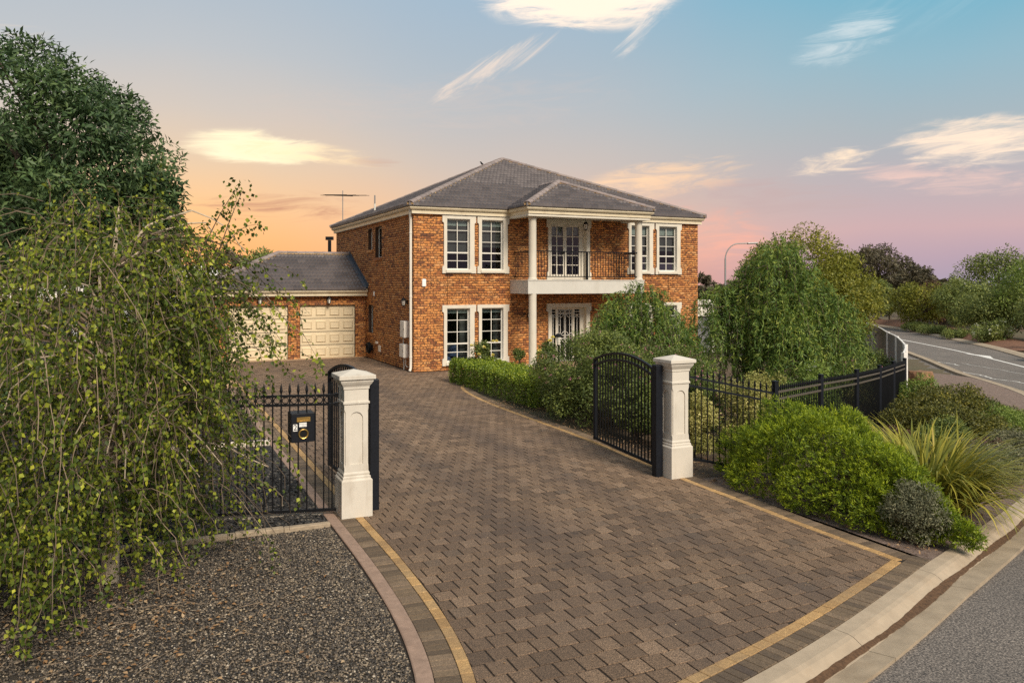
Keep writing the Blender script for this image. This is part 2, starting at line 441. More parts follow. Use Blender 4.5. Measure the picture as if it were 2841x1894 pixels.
M['lf_grass'] = leaf_mat('strap_leaves', [(0, (0.05, 0.07, 0.014)), (0.45, (0.15, 0.16, 0.025)), (0.8, (0.32, 0.28, 0.04)), (1, (0.48, 0.36, 0.12))], 0.3)
M['lf_grey'] = leaf_mat('grey_green_leaves', [(0, (0.045, 0.05, 0.03)), (0.5, (0.11, 0.115, 0.065)), (1, (0.24, 0.22, 0.12))], 0.2)
M['lf_var'] = leaf_mat('variegated_leaves', [(0, (0.07, 0.09, 0.025)), (0.4, (0.20, 0.20, 0.05)), (0.75, (0.38, 0.34, 0.12)), (1, (0.55, 0.48, 0.24))], 0.25)
M['lf_dark'] = leaf_mat('dark_yellow_green_leaves', [(0, (0.03, 0.035, 0.010)), (0.5, (0.08, 0.085, 0.02)), (0.85, (0.19, 0.17, 0.022)), (1, (0.30, 0.23, 0.03))], 0.25)
M['lf_far'] = leaf_mat('far_tree_leaves', [(0, (0.045, 0.065, 0.02)), (0.5, (0.12, 0.155, 0.04)), (1, (0.27, 0.28, 0.07))], 0.25, big=0.4)
M['lf_yel'] = leaf_mat('yellow_green_tree_leaves', [(0, (0.05, 0.065, 0.012)), (0.5, (0.15, 0.16, 0.02)), (1, (0.30, 0.27, 0.035))], 0.3, big=0.5)
M['lf_lime'] = leaf_mat('bright_green_tree_leaves', [(0, (0.05, 0.085, 0.018)), (0.5, (0.13, 0.19, 0.035)), (1, (0.26, 0.30, 0.06))], 0.3, big=0.5)
M['lf_gum'] = leaf_mat('gum_leaves', [(0, (0.03, 0.028, 0.018)), (0.5, (0.075, 0.065, 0.038)), (1, (0.15, 0.13, 0.07))], 0.2, big=0.5)
M['lf_red'] = leaf_mat('reddish_leaves', [(0, (0.035, 0.02, 0.016)), (0.5, (0.085, 0.045, 0.032)), (1, (0.15, 0.09, 0.05))], 0.2, big=0.5)
M['pink'] = leaf_mat('pink_petals', [(0, (0.30, 0.08, 0.14)), (0.6, (0.46, 0.18, 0.26)), (1, (0.60, 0.34, 0.38))], 0.2)
M['yellow_rose'] = leaf_mat('yellow_petals', [(0, (0.62, 0.42, 0.08)), (0.6, (0.78, 0.58, 0.18)), (1, (0.85, 0.72, 0.40))], 0.25)
M['white_rose'] = leaf_mat('white_petals', [(0, (0.65, 0.62, 0.55)), (1, (0.85, 0.83, 0.78))], 0.25)


# ------------------------------------------------------------------ object helpers
def wloc(o):
    v = Vector((0, 0, 0))
    while o is not None:
        v = v + o.location; o = o.parent
    return v


def link(o, parent=None, loc=(0, 0, 0)):
    col.objects.link(o)
    loc = Vector(loc)
    if parent is not None:
        o.parent = parent
        loc = loc - wloc(parent)
    o.location = loc
    return o


def tag(o, label=None, cat=None, group=None, kind=None):
    if label: o['label'] = label
    if cat: o['category'] = cat
    if group: o['group'] = group
    if kind: o['kind'] = kind
    return o


def empty(name, loc, label=None, cat=None, group=None, kind=None):
    o = bpy.data.objects.new(name, None)
    o.empty_display_size = 0.1
    link(o, None, loc)
    return tag(o, label, cat, group, kind)


class MB:
    def __init__(self):
        self.v = []; self.f = []

    def add(self, vs_, fs_):
        n = len(self.v)
        self.v.extend(tuple(p) for p in vs_)
        self.f.extend(tuple(i + n for i in f) for f in fs_)
        return self

    def box(self, x0, x1, y0, y1, z0, z1):
        return self.add([(x0, y0, z0), (x1, y0, z0), (x1, y1, z0), (x0, y1, z0), (x0, y0, z1), (x1, y0, z1), (x1, y1, z1), (x0, y1, z1)],
                        [(0, 3, 2, 1), (4, 5, 6, 7), (0, 1, 5, 4), (1, 2, 6, 5), (2, 3, 7, 6), (3, 0, 4, 7)])

    def bar(self, p, q, w, h=None, up=(0, 0, 1)):
        """oriented box from p to q, w sideways and h along up"""
        h = h or w
        p, q, up = Vector(p), Vector(q), Vector(up)
        d = (q - p).normalized()
        s = d.cross(up)
        if s.length < 1e-4: s = d.cross(Vector((1, 0, 0)))
        s.normalize(); t = s.cross(d).normalized()
        s *= w / 2; t *= h / 2
        vs_ = [p - s - t, p + s - t, p + s + t, p - s + t, q - s - t, q + s - t, q + s + t, q - s + t]
        return self.add(vs_, [(0, 1, 2, 3), (7, 6, 5, 4), (0, 4, 5, 1), (1, 5, 6, 2), (2, 6, 7, 3), (3, 7, 4, 0)])

    def tube(self, pts, r, n=6, cap=True):
        pts = [Vector(p) for p in pts]
        if not hasattr(r, '__len__'): r = [r] * len(pts)
        d0 = (pts[1] - pts[0]).normalized()
        s = d0.cross(Vector((0.31, 0.23, 0.92)))
        if s.length < 1e-3: s = d0.cross(Vector((1, 0, 0)))
        s.normalize()
        vs_, fs_ = [], []
        for i, p in enumerate(pts):
            d = (pts[min(i + 1, len(pts) - 1)] - pts[max(i - 1, 0)]).normalized()
            s = (s - d * s.dot(d)).normalized(); t = d.cross(s)
            for k in range(n):
                a = 2 * math.pi * k / n
                vs_.append(p + (s * math.cos(a) + t * math.sin(a)) * r[i])
        for i in range(len(pts) - 1):
            for k in range(n):
                k2 = (k + 1) % n
                fs_.append((i * n + k, i * n + k2, (i + 1) * n + k2, (i + 1) * n + k))
        if cap:
            fs_.append(tuple(range(n - 1, -1, -1)))
            fs_.append(tuple((len(pts) - 1) * n + k for k in range(n)))
        return self.add(vs_, fs_)

    def lathe(self, cx, cy, prof, n=20):
        vs_, fs_ = [], []
        for r, z in prof:
            for k in range(n):
                a = 2 * math.pi * k / n
                vs_.append((cx + r * math.cos(a), cy + r * math.sin(a), z))
        for i in range(len(prof) - 1):
            for k in range(n):
                k2 = (k + 1) % n
                fs_.append((i * n + k, i * n + k2, (i + 1) * n + k2, (i + 1) * n + k))
        fs_.append(tuple(range(n - 1, -1, -1)))
        fs_.append(tuple((len(prof) - 1) * n + k for k in range(n)))
        return self.add(vs_, fs_)

    def sqstack(self, cx, cy, prof):
        vs_, fs_ = [], []
        for h, z in prof:
            vs_ += [(cx - h, cy - h, z), (cx + h, cy - h, z), (cx + h, cy + h, z), (cx - h, cy + h, z)]
        for i in range(len(prof) - 1):
            for k in range(4):
                k2 = (k + 1) % 4
                fs_.append((i * 4 + k, i * 4 + k2, (i + 1) * 4 + k2, (i + 1) * 4 + k))
        fs_.append((3, 2, 1, 0)); n = len(prof) - 1
        fs_.append((n * 4, n * 4 + 1, n * 4 + 2, n * 4 + 3))
        return self.add(vs_, fs_)

    def prism(self, poly, fn, d0, d1):
        """poly: 2d outline, fn(a, b, d) -> xyz"""
        n = len(poly)
        vs_ = [fn(a, b, d0) for a, b in poly] + [fn(a, b, d1) for a, b in poly]
        fs_ = [tuple(range(n)), tuple(range(2 * n - 1, n - 1, -1))]
        for i in range(n):
            j = (i + 1) % n
            fs_.append((i, i + n, j + n, j))
        return self.add(vs_, fs_)

    def sweep(self, path, prof, closed=False):
        """path: list of (x, y) ; prof: list of (outward, z); outward = right of travel"""
        P = [Vector((p[0], p[1], 0)) for p in path]
        n = len(P); m = len(prof)
        vs_, fs_ = [], []
        for i in range(n):
            a = P[i] - P[i - 1] if (i > 0 or closed) else P[1] - P[0]
            b = P[(i + 1) % n] - P[i] if (i < n - 1 or closed) else P[n - 1] - P[n - 2]
            a.normalize(); b.normalize()
            na = Vector((a.y, -a.x, 0)); nb_ = Vector((b.y, -b.x, 0))
            o = (na + nb_); o = o / max(0.2, (1 + na.dot(nb_)))
            for w, z in prof:
                q = P[i] + o * w
                vs_.append((q.x, q.y, z))
        rng_ = range(n) if closed else range(n - 1)
        for i in rng_:
            j = (i + 1) % n
            for k in range(m):
                k2 = (k + 1) % m
                fs_.append((i * m + k, j * m + k, j * m + k2, i * m + k2))
        if not closed:
            fs_.append(tuple(range(m - 1, -1, -1)))
            fs_.append(tuple((n - 1) * m + k for k in range(m)))
        return self.add(vs_, fs_)

    def mesh(self, name):
        me = bpy.data.meshes.new(name)
        me.from_pydata(self.v, [], self.f)
        bm = bmesh.new(); bm.from_mesh(me)
        bmesh.ops.recalc_face_normals(bm, faces=bm.faces)
        bm.to_mesh(me); bm.free()
        return me

    def build(self, name, mat, parent=None, smooth=False, bevel=0, **kw):
        me = self.mesh(name)
        if smooth:
            for p in me.polygons: p.use_smooth = True
            me.set_sharp_from_angle(angle=rd(40))
        me.materials.append(M[mat])
        o = bpy.data.objects.new(name, me)
        link(o, parent)
        if bevel:
            md = o.modifiers.new('bevel', 'BEVEL'); md.width = bevel; md.segments = 2; md.limit_method = 'ANGLE'
        return tag(o, **kw)


def np_obj(name, V, Fc, mat, parent=None, rnd=None, smooth=False, **kw):
    """V (n,3), Fc (m,k) fast mesh"""
    V = np.ascontiguousarray(V, dtype=np.float32); Fc = np.ascontiguousarray(Fc, dtype=np.int32)
    me = bpy.data.meshes.new(name)
    me.vertices.add(len(V)); me.vertices.foreach_set('co', V.ravel())
    m, k = Fc.shape
    me.loops.add(m * k); me.loops.foreach_set('vertex_index', Fc.ravel())
    me.polygons.add(m); me.polygons.foreach_set('loop_start', np.arange(0, m * k, k, dtype=np.int32))
    if smooth: me.polygons.foreach_set('use_smooth', np.ones(m, dtype=bool))
    if rnd is not None:
        a = me.attributes.new('rnd', 'FLOAT', 'POINT'); a.data.foreach_set('value', np.ascontiguousarray(rnd, dtype=np.float32))
    me.update(calc_edges=True)
    me.validate()
    me.materials.append(M[mat])
    o = bpy.data.objects.new(name, me)
    link(o, parent)
    return tag(o, **kw)


def shared(name, me, loc, parent, rot=None):
    o = bpy.data.objects.new(name, me)
    link(o, parent, loc)
    if rot is not None: o.rotation_euler = rot
    return o


def single_mesh(mb, name, mat):
    me = mb.mesh(name); me.materials.append(M[mat]); return me


# ------------------------------------------------------------------ terrain
KERB = np.array([(-60, 2.2), (-20, 2.7), (-8, 3.15), (-3, 3.45), (0, 3.70), (2, 4.0), (3.88, 4.44), (5.19, 4.81), (6.83, 5.38), (8.5, 6.02), (9.36, 6.37),
                 (11.27, 7.15), (14, 8.35), (18, 10.4), (22, 12.9), (26.69, 16.69), (29.35, 19.89), (31.27, 22.54), (36.41, 28.44), (45, 39), (52, 49), (60, 62), (90, 115)])
FARK = np.array([(-60, -74), (0, -16), (20, 4), (30, 14), (40.88, 25.57), (46.3, 31.66), (54.78, 42.79), (59.77, 50.92), (90, 104)])


def smooth_line(P, n=8):
    out = []
    for i in range(len(P) - 1):
        p0 = P[max(i - 1, 0)]; p1 = P[i]; p2 = P[i + 1]; p3 = P[min(i + 2, len(P) - 1)]
        m1 = (p2 - p0) / 2; m2 = (p3 - p1) / 2
        for k in range(n):
            t = k / n
            out.append((2 * t**3 - 3 * t**2 + 1) * p1 + (t**3 - 2 * t**2 + t) * m1 + (-2 * t**3 + 3 * t**2) * p2 + (t**3 - t**2) * m2)
    out.append(P[-1])
    return np.array(out)


KS = smooth_line(KERB[3:21]); FS = smooth_line(FARK)


def kerb_v(u): return np.interp(u, KERB[:, 0], KERB[:, 1]) if np.any(np.asarray(u) < KS[0, 0]) else np.interp(u, KS[:, 0], KS[:, 1])


def far_v(u): return np.interp(u, FS[:, 0], FS[:, 1])


def sstep(x): x = np.clip(x, 0, 1); return x * x * (3 - 2 * x)


def tz(u, v):
    u = np.asarray(u, float); v = np.asarray(v, float)
    fv = 9.3 + 0.577 * (u - 8.8)
    drop = -0.9 * np.clip((u - 7.2) / 16, 0, 1)
    house = sstep((v - fv - 2.5) / 5) * sstep((25 - u) / 4)
    return drop * (1 - house)


def grid_sheet(name, us, vv, zf, mat, parent=None, **kw):
    U, W = np.meshgrid(us, vv, indexing='ij')
    Z = zf(U, W)
    V = np.stack([U, W, Z], -1).reshape(-1, 3)
    n, m = len(us), len(vv)
    i = np.arange(n - 1)[:, None] * m + np.arange(m - 1)[None, :]
    F = np.stack([i, i + m, i + m + 1, i + 1], -1).reshape(-1, 4)
    return np_obj(name, V, F, mat, parent, smooth=True, **kw)


def steps(*segs):
    out = []
    for a, b, s in segs: out.append(np.arange(a, b, s))
    out.append([segs[-1][1]])
    return np.concatenate(out)


us = steps((-900, -60, 60), (-60, -10, 5), (-10, 30, 0.5), (30, 66, 1.0), (66, 120, 6), (120, 900, 60))
vv = steps((-900, -60, 60), (-60, -6, 6), (-6, 30, 0.5), (30, 66, 1.0), (66, 140, 6), (140, 1200, 60))


def ground_z(U, W):
    kv = np.interp(U, KERB[:, 0], KERB[:, 1]); fv = far_v(U)
    road = (W < kv + 0.05) & (W > fv - 0.1)
    z = tz(U, W) - 0.05 + 0.02 * np.sin(U * 1.7) * np.cos(W * 1.3)
    return np.where(road, -1.45, z)


grid_sheet('ground', us, vv, ground_z, 'ground', kind='structure')
grid_sheet('street', steps((-60, 0, 4), (0, 30, 1), (30, 90, 3)), steps((-75, -5, 5), (-5, 25, 1), (25, 110, 3)), lambda U, W: tz(U, np.minimum(W, np.interp(U, KERB[:, 0], KERB[:, 1]))) - 0.10, 'asphalt', kind='structure')


# ------------------------------------------------------------------ offset helpers along a curve
def arc(P):
    d = np.hypot(*np.diff(P, axis=0).T)
    return np.concatenate([[0], np.cumsum(d)])


class Curve:
    def __init__(self, P):
        self.P = np.asarray(P, float); self.s = arc(self.P); self.L = self.s[-1]
        t = np.gradient(self.P, axis=0); t /= np.maximum(np.hypot(t[:, 0], t[:, 1]), 1e-9)[:, None]
        self.n = np.stack([t[:, 1], -t[:, 0]], -1)      # right of travel

    def at(self, s, off=0.0):
        x = np.interp(s, self.s, self.P[:, 0]); y = np.interp(s, self.s, self.P[:, 1])
        nx = np.interp(s, self.s, self.n[:, 0]); ny = np.interp(s, self.s, self.n[:, 1])
        l = math.hypot(nx, ny) or 1
        return (x + off * nx / l, y + off * ny / l)


# ------------------------------------------------------------------ kerb and gutter (travel towards +u, right of travel = street)
kc = Curve(KS)
prof = [(0.0, -0.30), (0.0, -0.012), (0.012, 0.0), (0.13, -0.006), (0.17, -0.018), (0.265, -0.080), (0.30, -0.086), (0.30, -0.30)]
tray = [(0.302, -0.30), (0.302, -0.086), (0.50, -0.072), (0.50, -0.30)]
kerb_o = None
mbk = MB()
s_ = 0.0
base = []
for k in range(int(kc.L / 0.8)):
    a = kc.at(k * 0.8, 0.02); base.append((a[0], a[1]))
kerb_o = MB()
kerb_o.sweep(base, [(0.03, -0.5), (0.03, -0.14), (0.42, -0.14), (0.42, -0.5)])
# follow terrain
kerb_o.v = [(x, y, z + float(tz(x, min(y, 200)))) for x, y, z in kerb_o.v]
kerb_o = kerb_o.build('kerb', 'kerb', kind='structure')


def sweep_seg(curve, s0, s1, prof_, n):
    mb = MB(); pts = [curve.at(s0 + (s1 - s0) * i / n) for i in range(n + 1)]
    nn = []
    vs_, fs_ = [], []
    m = len(prof_)
    for i in range(n + 1):
        s = s0 + (s1 - s0) * i / n
        zz = float(tz(*curve.at(s)))
        for w, z in prof_:
            q = curve.at(s, w); vs_.append((q[0], q[1], z + zz))
    for i in range(n):
        for k in range(m):
            k2 = (k + 1) % m
            fs_.append((i * m + k, (i + 1) * m + k, (i + 1) * m + k2, i * m + k2))
    fs_.append(tuple(range(m))); fs_.append(tuple(n * m + k for k in range(m)))
    mb.add(vs_, fs_)
    return mb


sc0 = float(np.interp(3.88, KS[:, 0], kc.s))
seg = 1.95
k0 = int(sc0 / seg)
offs = sc0 + 1.35 - seg * round((sc0 + 1.35) / seg)
s = offs + seg
while s + seg < kc.L:
    n = 6
    L2 = seg if kc.at(s)[0] < 14 else seg * 4
    if s + L2 > kc.L: break
    sweep_seg(kc, s + 0.004, s + L2 - 0.004, prof, n).build('kerb_stone', 'kerb', kerb_o, smooth=False)
    sweep_seg(kc, s + 0.004, s + L2 - 0.004, tray, n).build('gutter_slab', 'gutter_tray', kerb_o)
    s += L2
# leaf dirt lying in the invert of the gutter
sa = np.arange(sc0 - 3, sc0 + 16, 0.07)
V, Fq = [], []
for i, q in enumerate(sa):
    zz = float(tz(*kc.at(q)))
    w0 = 0.240 + 0.006 * rng.random() + 0.008 * math.sin(q * 3); w1 = 0.298 + 0.012 * rng.random() + 0.014 * math.sin(q * 2.1)
    for w in (w0, 0.268, w1):
        x, y = kc.at(q, w)
        zc = np.interp(w, [0.17, 0.265, 0.30, 0.50], [-0.018, -0.080, -0.086, -0.072]) + 0.004 + (0.006 if w == 0.268 else 0)
        V.append((x, y, zc + zz))
    if i: Fq += [((i - 1) * 3, i * 3, i * 3 + 1, (i - 1) * 3 + 1), ((i - 1) * 3 + 1, i * 3 + 1, i * 3 + 2, (i - 1) * 3 + 2)]
np_obj('gutter_dirt', V, Fq, 'dirt_line', kerb_o, kind='stuff')

# far kerb of the road and its red bank
fc = Curve(FS)
sf0 = float(np.interp(38, FS[:, 0], fc.s)); sf1 = float(np.interp(80, FS[:, 0], fc.s))
fko = empty('far_kerb', (40, 24, -1), kind='structure')
s = sf0
while s < sf1:
    mb = MB(); vs_, fs_ = [], []
    pr = [(-0.02, -0.3), (-0.02, -0.07), (0.25, 0.0), (0.5, 0.0), (0.5, -0.3)]
    for i in range(4):
        for w, z in pr:
            q = fc.at(s + i * 1.33, w); vs_.append((q[0], q[1], z - 0.88))
    m = len(pr)
    for i in range(3):
        for k in range(m):
            fs_.append((i * m + k, (i + 1) * m + k, (i + 1) * m + (k + 1) % m, i * m + (k + 1) % m))
    mb.add(vs_, fs_).build('kerb_stone', 'kerb', fko)
    s += 4.0
mb = MB()
nb_ = 40
vs_, fs_ = [], []
for i in range(nb_ + 1):
    sq = sf0 + 8 + (sf1 - sf0 - 8) * i / nb_
    hh = 0.35 + 0.12 * math.sin(i * 1.3) if i > 5 else 0.02 + 0.06 * i
    for w, z in ((0.55, -0.02), (1.2, hh), (2.2, hh + 0.05), (4.0, 0.0)):
        q = fc.at(sq, w); vs_.append((q[0], q[1], -0.89 + z))
for i in range(nb_):
    for k in range(3): fs_.append((i * 4 + k, (i + 1) * 4 + k, (i + 1) * 4 + k + 1, i * 4 + k + 1))
mb.add(vs_, fs_).build('soil_bank', 'red_bank', smooth=True, kind='structure')

# painted lines and sealed cracks on the far road
def strip(name, pts, w, mat, parent=None, z=-0.992, **kw):
    P = np.array(pts, float); cv = Curve(P); mb = MB(); vs_, fs_ = [], []
    for i, q in enumerate(cv.s):
        ww = w if not hasattr(w, '__len__') else w[i]
        a = cv.at(q, ww / 2); b = cv.at(q, -ww / 2)
        vs_ += [(a[0], a[1], z), (b[0], b[1], z)]
        if i: fs_.append((2 * i - 2, 2 * i - 1, 2 * i + 1, 2 * i))
    mb.add(vs_, fs_)
    return mb.build(name, mat, parent, **kw)


lines = smooth_line(np.array([(33.0, 18.9), (36.64, 22.92), (41.92, 29.95), (46.81, 37.57), (52, 46), (58, 56)]), 6)
strip('centre_line', lines, 0.16, 'white_line', kind='structure')
strip('line_flare', [(39.3, 26.2), (40.2, 27.2), (40.7, 28.6)], [0.1, 0.55, 0.12], 'white_line', z=-0.988, kind='structure')
for pts in ([(34.5, 24.6), (35.0, 25.3), (35.2, 26.2), (35.6, 26.9), (35.5, 28.0), (36.3, 29.2)], [(30.2, 18.2), (30.9, 19.6), (31.0, 20.6), (31.7, 21.6), (32.2, 22.8)], [(33.5, 20.6), (34.6, 22.9), (35.6, 25.2)]):
    P = smooth_line(np.array(pts), 6); P = P + rng.normal(0, 0.03, P.shape)
    strip('sealed_crack', P, 0.09 if pts[0][0] != 33.5 else 0.05, 'seal', kind='structure')

# verge between the fence and the road
grid_sheet('verge', steps((7.42, 30, 0.4)), steps((0, 1, 0.1)), lambda U, W: U * 0, 'verge', kind='structure')
vo = bpy.data.objects['verge']
co = np.zeros(len(vo.data.vertices) * 3, dtype=np.float32); vo.data.vertices.foreach_get('co', co); co = co.reshape(-1, 3)
lo = 9.4 + 0.577 * np.maximum(co[:, 0] - 8.8, 0); lo = np.where(co[:, 0] > 19.2, np.interp(co[:, 0], [19.2, 25.94, 34.3], [15.3, 21.2, 29.4]), lo)
hi = np.interp(co[:, 0], KS[:, 0], KS[:, 1]) - 0.0
co[:, 1] = hi + (lo - hi) * co[:, 1] + 0.0
co[:, 2] = tz(co[:, 0], co[:, 1]) - 0.012 + 0.02 * np.sin(co[:, 0] * 3) * np.cos(co[:, 1] * 2.3) * 0.5
vo.data.vertices.foreach_set('co', co.ravel()); vo.data.update()

# ------------------------------------------------------------------ driveway
UL_V = [3.6, 4.2, 4.7, 5.23, 5.83, 6.78, 8.25, 31]; UL_U = [1.45, 1.78, 1.98, 2.16, 2.28, 2.39, 2.43, 2.50]
UR_V = [5.70, 7.0, 8.2, 9.4, 12.1, 13.6, 15.3, 17.0, 18.1, 19.2, 20.2, 20.9]
UR_U = [7.02, 7.02, 7.07, 7.10, 7.28, 7.34, 7.36, 7.40, 7.48, 7.62, 7.86, 8.25]


def uL(v): return np.interp(v, UL_V, UL_U)
def uR(v):
    if v > 24.2: return 7.80
    if v > 20.9: return 16.2
    return float(np.interp(v, UR_V, UR_U))
def vB(u): return np.interp(u, KS[:, 0], KS[:, 1]) + 0.30


drive = MB()
vs_ = []
for v in np.arange(4.0, 30.4, 0.3):
    vs_.append((max(uL(v), 1.3) - 0.5, v)); vs_.append((uR(v) + (0.29 if v < 20.9 else 0), v))
n = len(vs_) // 2
dv = []
for u, v in vs_:
    dv.append((u, max(v, float(np.interp(u, KS[:, 0], KS[:, 1])) + 0.004), -0.0075))
drive.add(dv, [(2 * i, 2 * i + 1, 2 * i + 3, 2 * i + 2) for i in range(n - 1)])
drive = drive.build('driveway', 'joint', kind='structure')


def clip_poly(poly, n, d):
    """keep points with n.p <= d"""
    out = []
    for i in range(len(poly)):
        p, q = poly[i], poly[(i + 1) % len(poly)]
        a = n[0] * p[0] + n[1] * p[1] - d; b = n[0] * q[0] + n[1] * q[1] - d
        if a <= 0: out.append(p)
        if (a < 0 < b) or (b < 0 < a):
            t = a / (a - b); out.append((p[0] + (q[0] - p[0]) * t, p[1] + (q[1] - p[1]) * t))
    return out


PU, PV, GAP = 0.186, 0.2075, 0.0135
whole, parts_ = [], []
row = 0
v = 4.02
while v < 30.2:
    u0 = 1.2 + (row % 2) * PU / 2
    for i in range(int(15.2 / PU)):
        a = u0 + i * PU
        if a > 16.3: break
        cu, cv = a + PU / 2, v + PV / 2
        if cu < uL(cv) - 0.2 or cu > uR(cv) + 0.2: continue
        rect = [(a + GAP / 2, v + GAP / 2), (a + PU - GAP / 2, v + GAP / 2), (a + PU - GAP / 2, v + PV - GAP / 2), (a + GAP / 2, v + PV - GAP / 2)]
        # left edge line
        x0, x1 = uL(v) + 0.005, uL(v + PV) + 0.005; k = (x1 - x0) / PV
        poly = clip_poly(rect, (-1, k), -(x0 - k * v))
        if uR(v) < 10 or v > 24.2:
            x0, x1 = uR(v) - 0.005, (uR(v + PV) if uR(v + PV) < 10 else uR(v) + 0.2) - 0.005; k = (x1 - x0) / PV
            if poly: poly = clip_poly(poly, (1, -k), x0 - k * v)
        b0, b1 = vB(a) + 0.005, vB(a + PU) + 0.005; k = (b1 - b0) / PU
        if poly and v < 8: poly = clip_poly(poly, (k, -1), k * a - b0)
        if not poly or len(poly) < 3: continue
        ar = abs(sum(poly[j][0] * poly[(j + 1) % len(poly)][1] - poly[(j + 1) % len(poly)][0] * poly[j][1] for j in range(len(poly)))) / 2
        if ar < 0.0015: continue
        if len(poly) == 4 and ar > 0.98 * (PU - GAP) * (PV - GAP): whole.append((cu, cv))
        else: parts_.append(poly)
    v += PV; row += 1


def chamfer_prism(mb, poly, z0, z1, ch):
    n = len(poly)
    cx = sum(p[0] for p in poly) / n; cy = sum(p[1] for p in poly) / n
    ins = []
    for x, y in poly:
        d = math.hypot(x - cx, y - cy) or 1; f = max(0.0, 1 - ch * 1.4 / d); ins.append((cx + (x - cx) * f, cy + (y - cy) * f))
    vs_ = [(x, y, z0) for x, y in poly] + [(x, y, z1 - ch) for x, y in poly] + [(x, y, z1) for x, y in ins]
    fs_ = [tuple(2 * n + i for i in range(n))]
    for i in range(n):
        j = (i + 1) % n
        fs_ += [(i, j, n + j, n + i), (n + i, n + j, 2 * n + j, 2 * n + i)]
    mb.add(vs_, fs_)


def in_view(u, v):
    X = u * math.cos(TH) - v * math.sin(TH); Y = u * math.sin(TH) + v * math.cos(TH)
    if Y < 0.5: return False
    px = X / Y * 1813; py = 2.86 / Y * 1813
    return -1176 < px < 1176 and py < 918


hw, hv = PU / 2 - GAP / 2, PV / 2 - GAP / 2
mb = MB(); chamfer_prism(mb, [(-hw, -hv), (hw, -hv), (hw, hv), (-hw, hv)], -0.03, 0, 0.0025)
paver_me = single_mesh(mb, 'paver', 'paver')
whole.sort(key=lambda p: (0 if in_view(*p) else 1, math.hypot(*p)))
for cu, cv in whole[:300]:
    shared('paver', paver_me, (cu + random.gauss(0, 0.0012), cv + random.gauss(0, 0.0012), random.uniform(-0.0015, 0.0025)), drive, (random.gauss(0, 0.009), random.gauss(0, 0.009), random.gauss(0, 0.010)))


def field_from(polys, z1=0.0, ch=0.0025, name='paving', mat='paver', parent=None, zf=None):
    vs_, fs_, rn = [], [], []
    mbf = MB()
    for p in polys:
        n0 = len(mbf.v)
        chamfer_prism(mbf, p, z1 - 0.03, z1 + random.uniform(-0.0015, 0.002), ch)
        rn += [random.random()] * (len(mbf.v) - n0)
    me = mbf.mesh(name)
    a = me.attributes.new('rnd', 'FLOAT', 'POINT'); a.data.foreach_set('value', np.array(rn, dtype=np.float32))
    me.materials.append(M[mat])
    o = bpy.data.objects.new(name, me); link(o, parent)
    return tag(o, kind='stuff')


rest = [[(cu - hw, cv - hv), (cu + hw, cv - hv), (cu + hw, cv + hv), (cu - hw, cv + hv)] for cu, cv in whole[300:]]
field_from(rest + parts_, parent=drive, name='paving')

# edging courses
left_c = Curve(smooth_line(np.array([(uL(v), v) for v in (3.9, 4.2, 4.7, 5.23, 5.83, 6.5, 7.3, 8.25, 10, 14, 18, 24, 29.9)]), 6))   # travel +v ; right of travel = +u
right_c = Curve(smooth_line(np.array([(x, y) for x, y in zip(UR_U, UR_V)]), 6))
front_c = Curve(np.array([(u, vB(u)) for u in np.arange(1.62, 7.06, 0.15)]))   # travel +u ; right of travel = street


def course(curve, o0, o1, pitch, s0=0.0, s1=None, skip=0.0):
    out = []; s1 = s1 or curve.L; s = s0
    while s + pitch <= s1:
        if random.random() >= skip:
            g = 0.003
            out.append([curve.at(s + g, o0), curve.at(s + pitch - g, o0), curve.at(s + pitch - g, o1), curve.at(s + g, o1)])
        s += pitch
    return out


heads = course(left_c, -0.098, -0.002, 0.20) + course(right_c, 0.002, 0.098, 0.20) + course(front_c, 0.002, 0.10, 0.165)
front_c2 = Curve(np.array([(u, vB(u)) for u in np.arange(1.62, 7.42, 0.15)]))
sold = course(left_c, -0.292, -0.104, 0.088) + course(front_c2, 0.106, 0.288, 0.088)
sold_r = course(right_c, 0.104, 0.288, 0.095, s1=right_c.L - 0.1)


def singles(polys, name, mat, limit, parent, zf=lambda: 0.0):
    polys = sorted(polys, key=lambda p: (0 if in_view(*p[0]) else 1, math.hypot(*p[0])))
    for p in polys[:limit]:
        mb = MB(); chamfer_prism(mb, p, -0.03, random.uniform(-0.001, 0.003), 0.004)
        mb.build(name, mat, parent)
    if polys[limit:]: field_from(polys[limit:], name=name + '_course', mat=mat, parent=parent)


singles(heads, 'header_brick', 'header', 250, drive)
singles(sold + sold_r, 'edging_brick', 'soldier', 300, drive)
# concrete strip outside the left course, in lengths
es = empty('edging_strip', (2.05, 6, 0), kind='structure')
s = 0.2
while s < left_c.L - 0.2:
    L = 1.25 if s < 8 else 4.0
    L = min(L, left_c.L - s)
    nn = max(2, int(L / 0.2)); mb = MB(); vs_, fs_ = [], []
    for i in range(nn + 1):
        q = s + 0.003 + (L - 0.006) * i / nn
        for w, z in ((-0.43, -0.06), (-0.43, 0.008), (-0.42, 0.014), (-0.31, 0.012), (-0.298, 0.004), (-0.298, -0.06)):
            x, y = left_c.at(q, w); vs_.append((x, y, z))
    for i in range(nn):
        for k in range(5): fs_.append((i * 6 + k, (i + 1) * 6 + k, (i + 1) * 6 + k + 1, i * 6 + k + 1))
    fs_.append(tuple(range(6))); fs_.append(tuple(nn * 6 + k for k in range(6)))
    mb.add(vs_, fs_).build('strip_length', 'pink_concrete', es)
    s += L


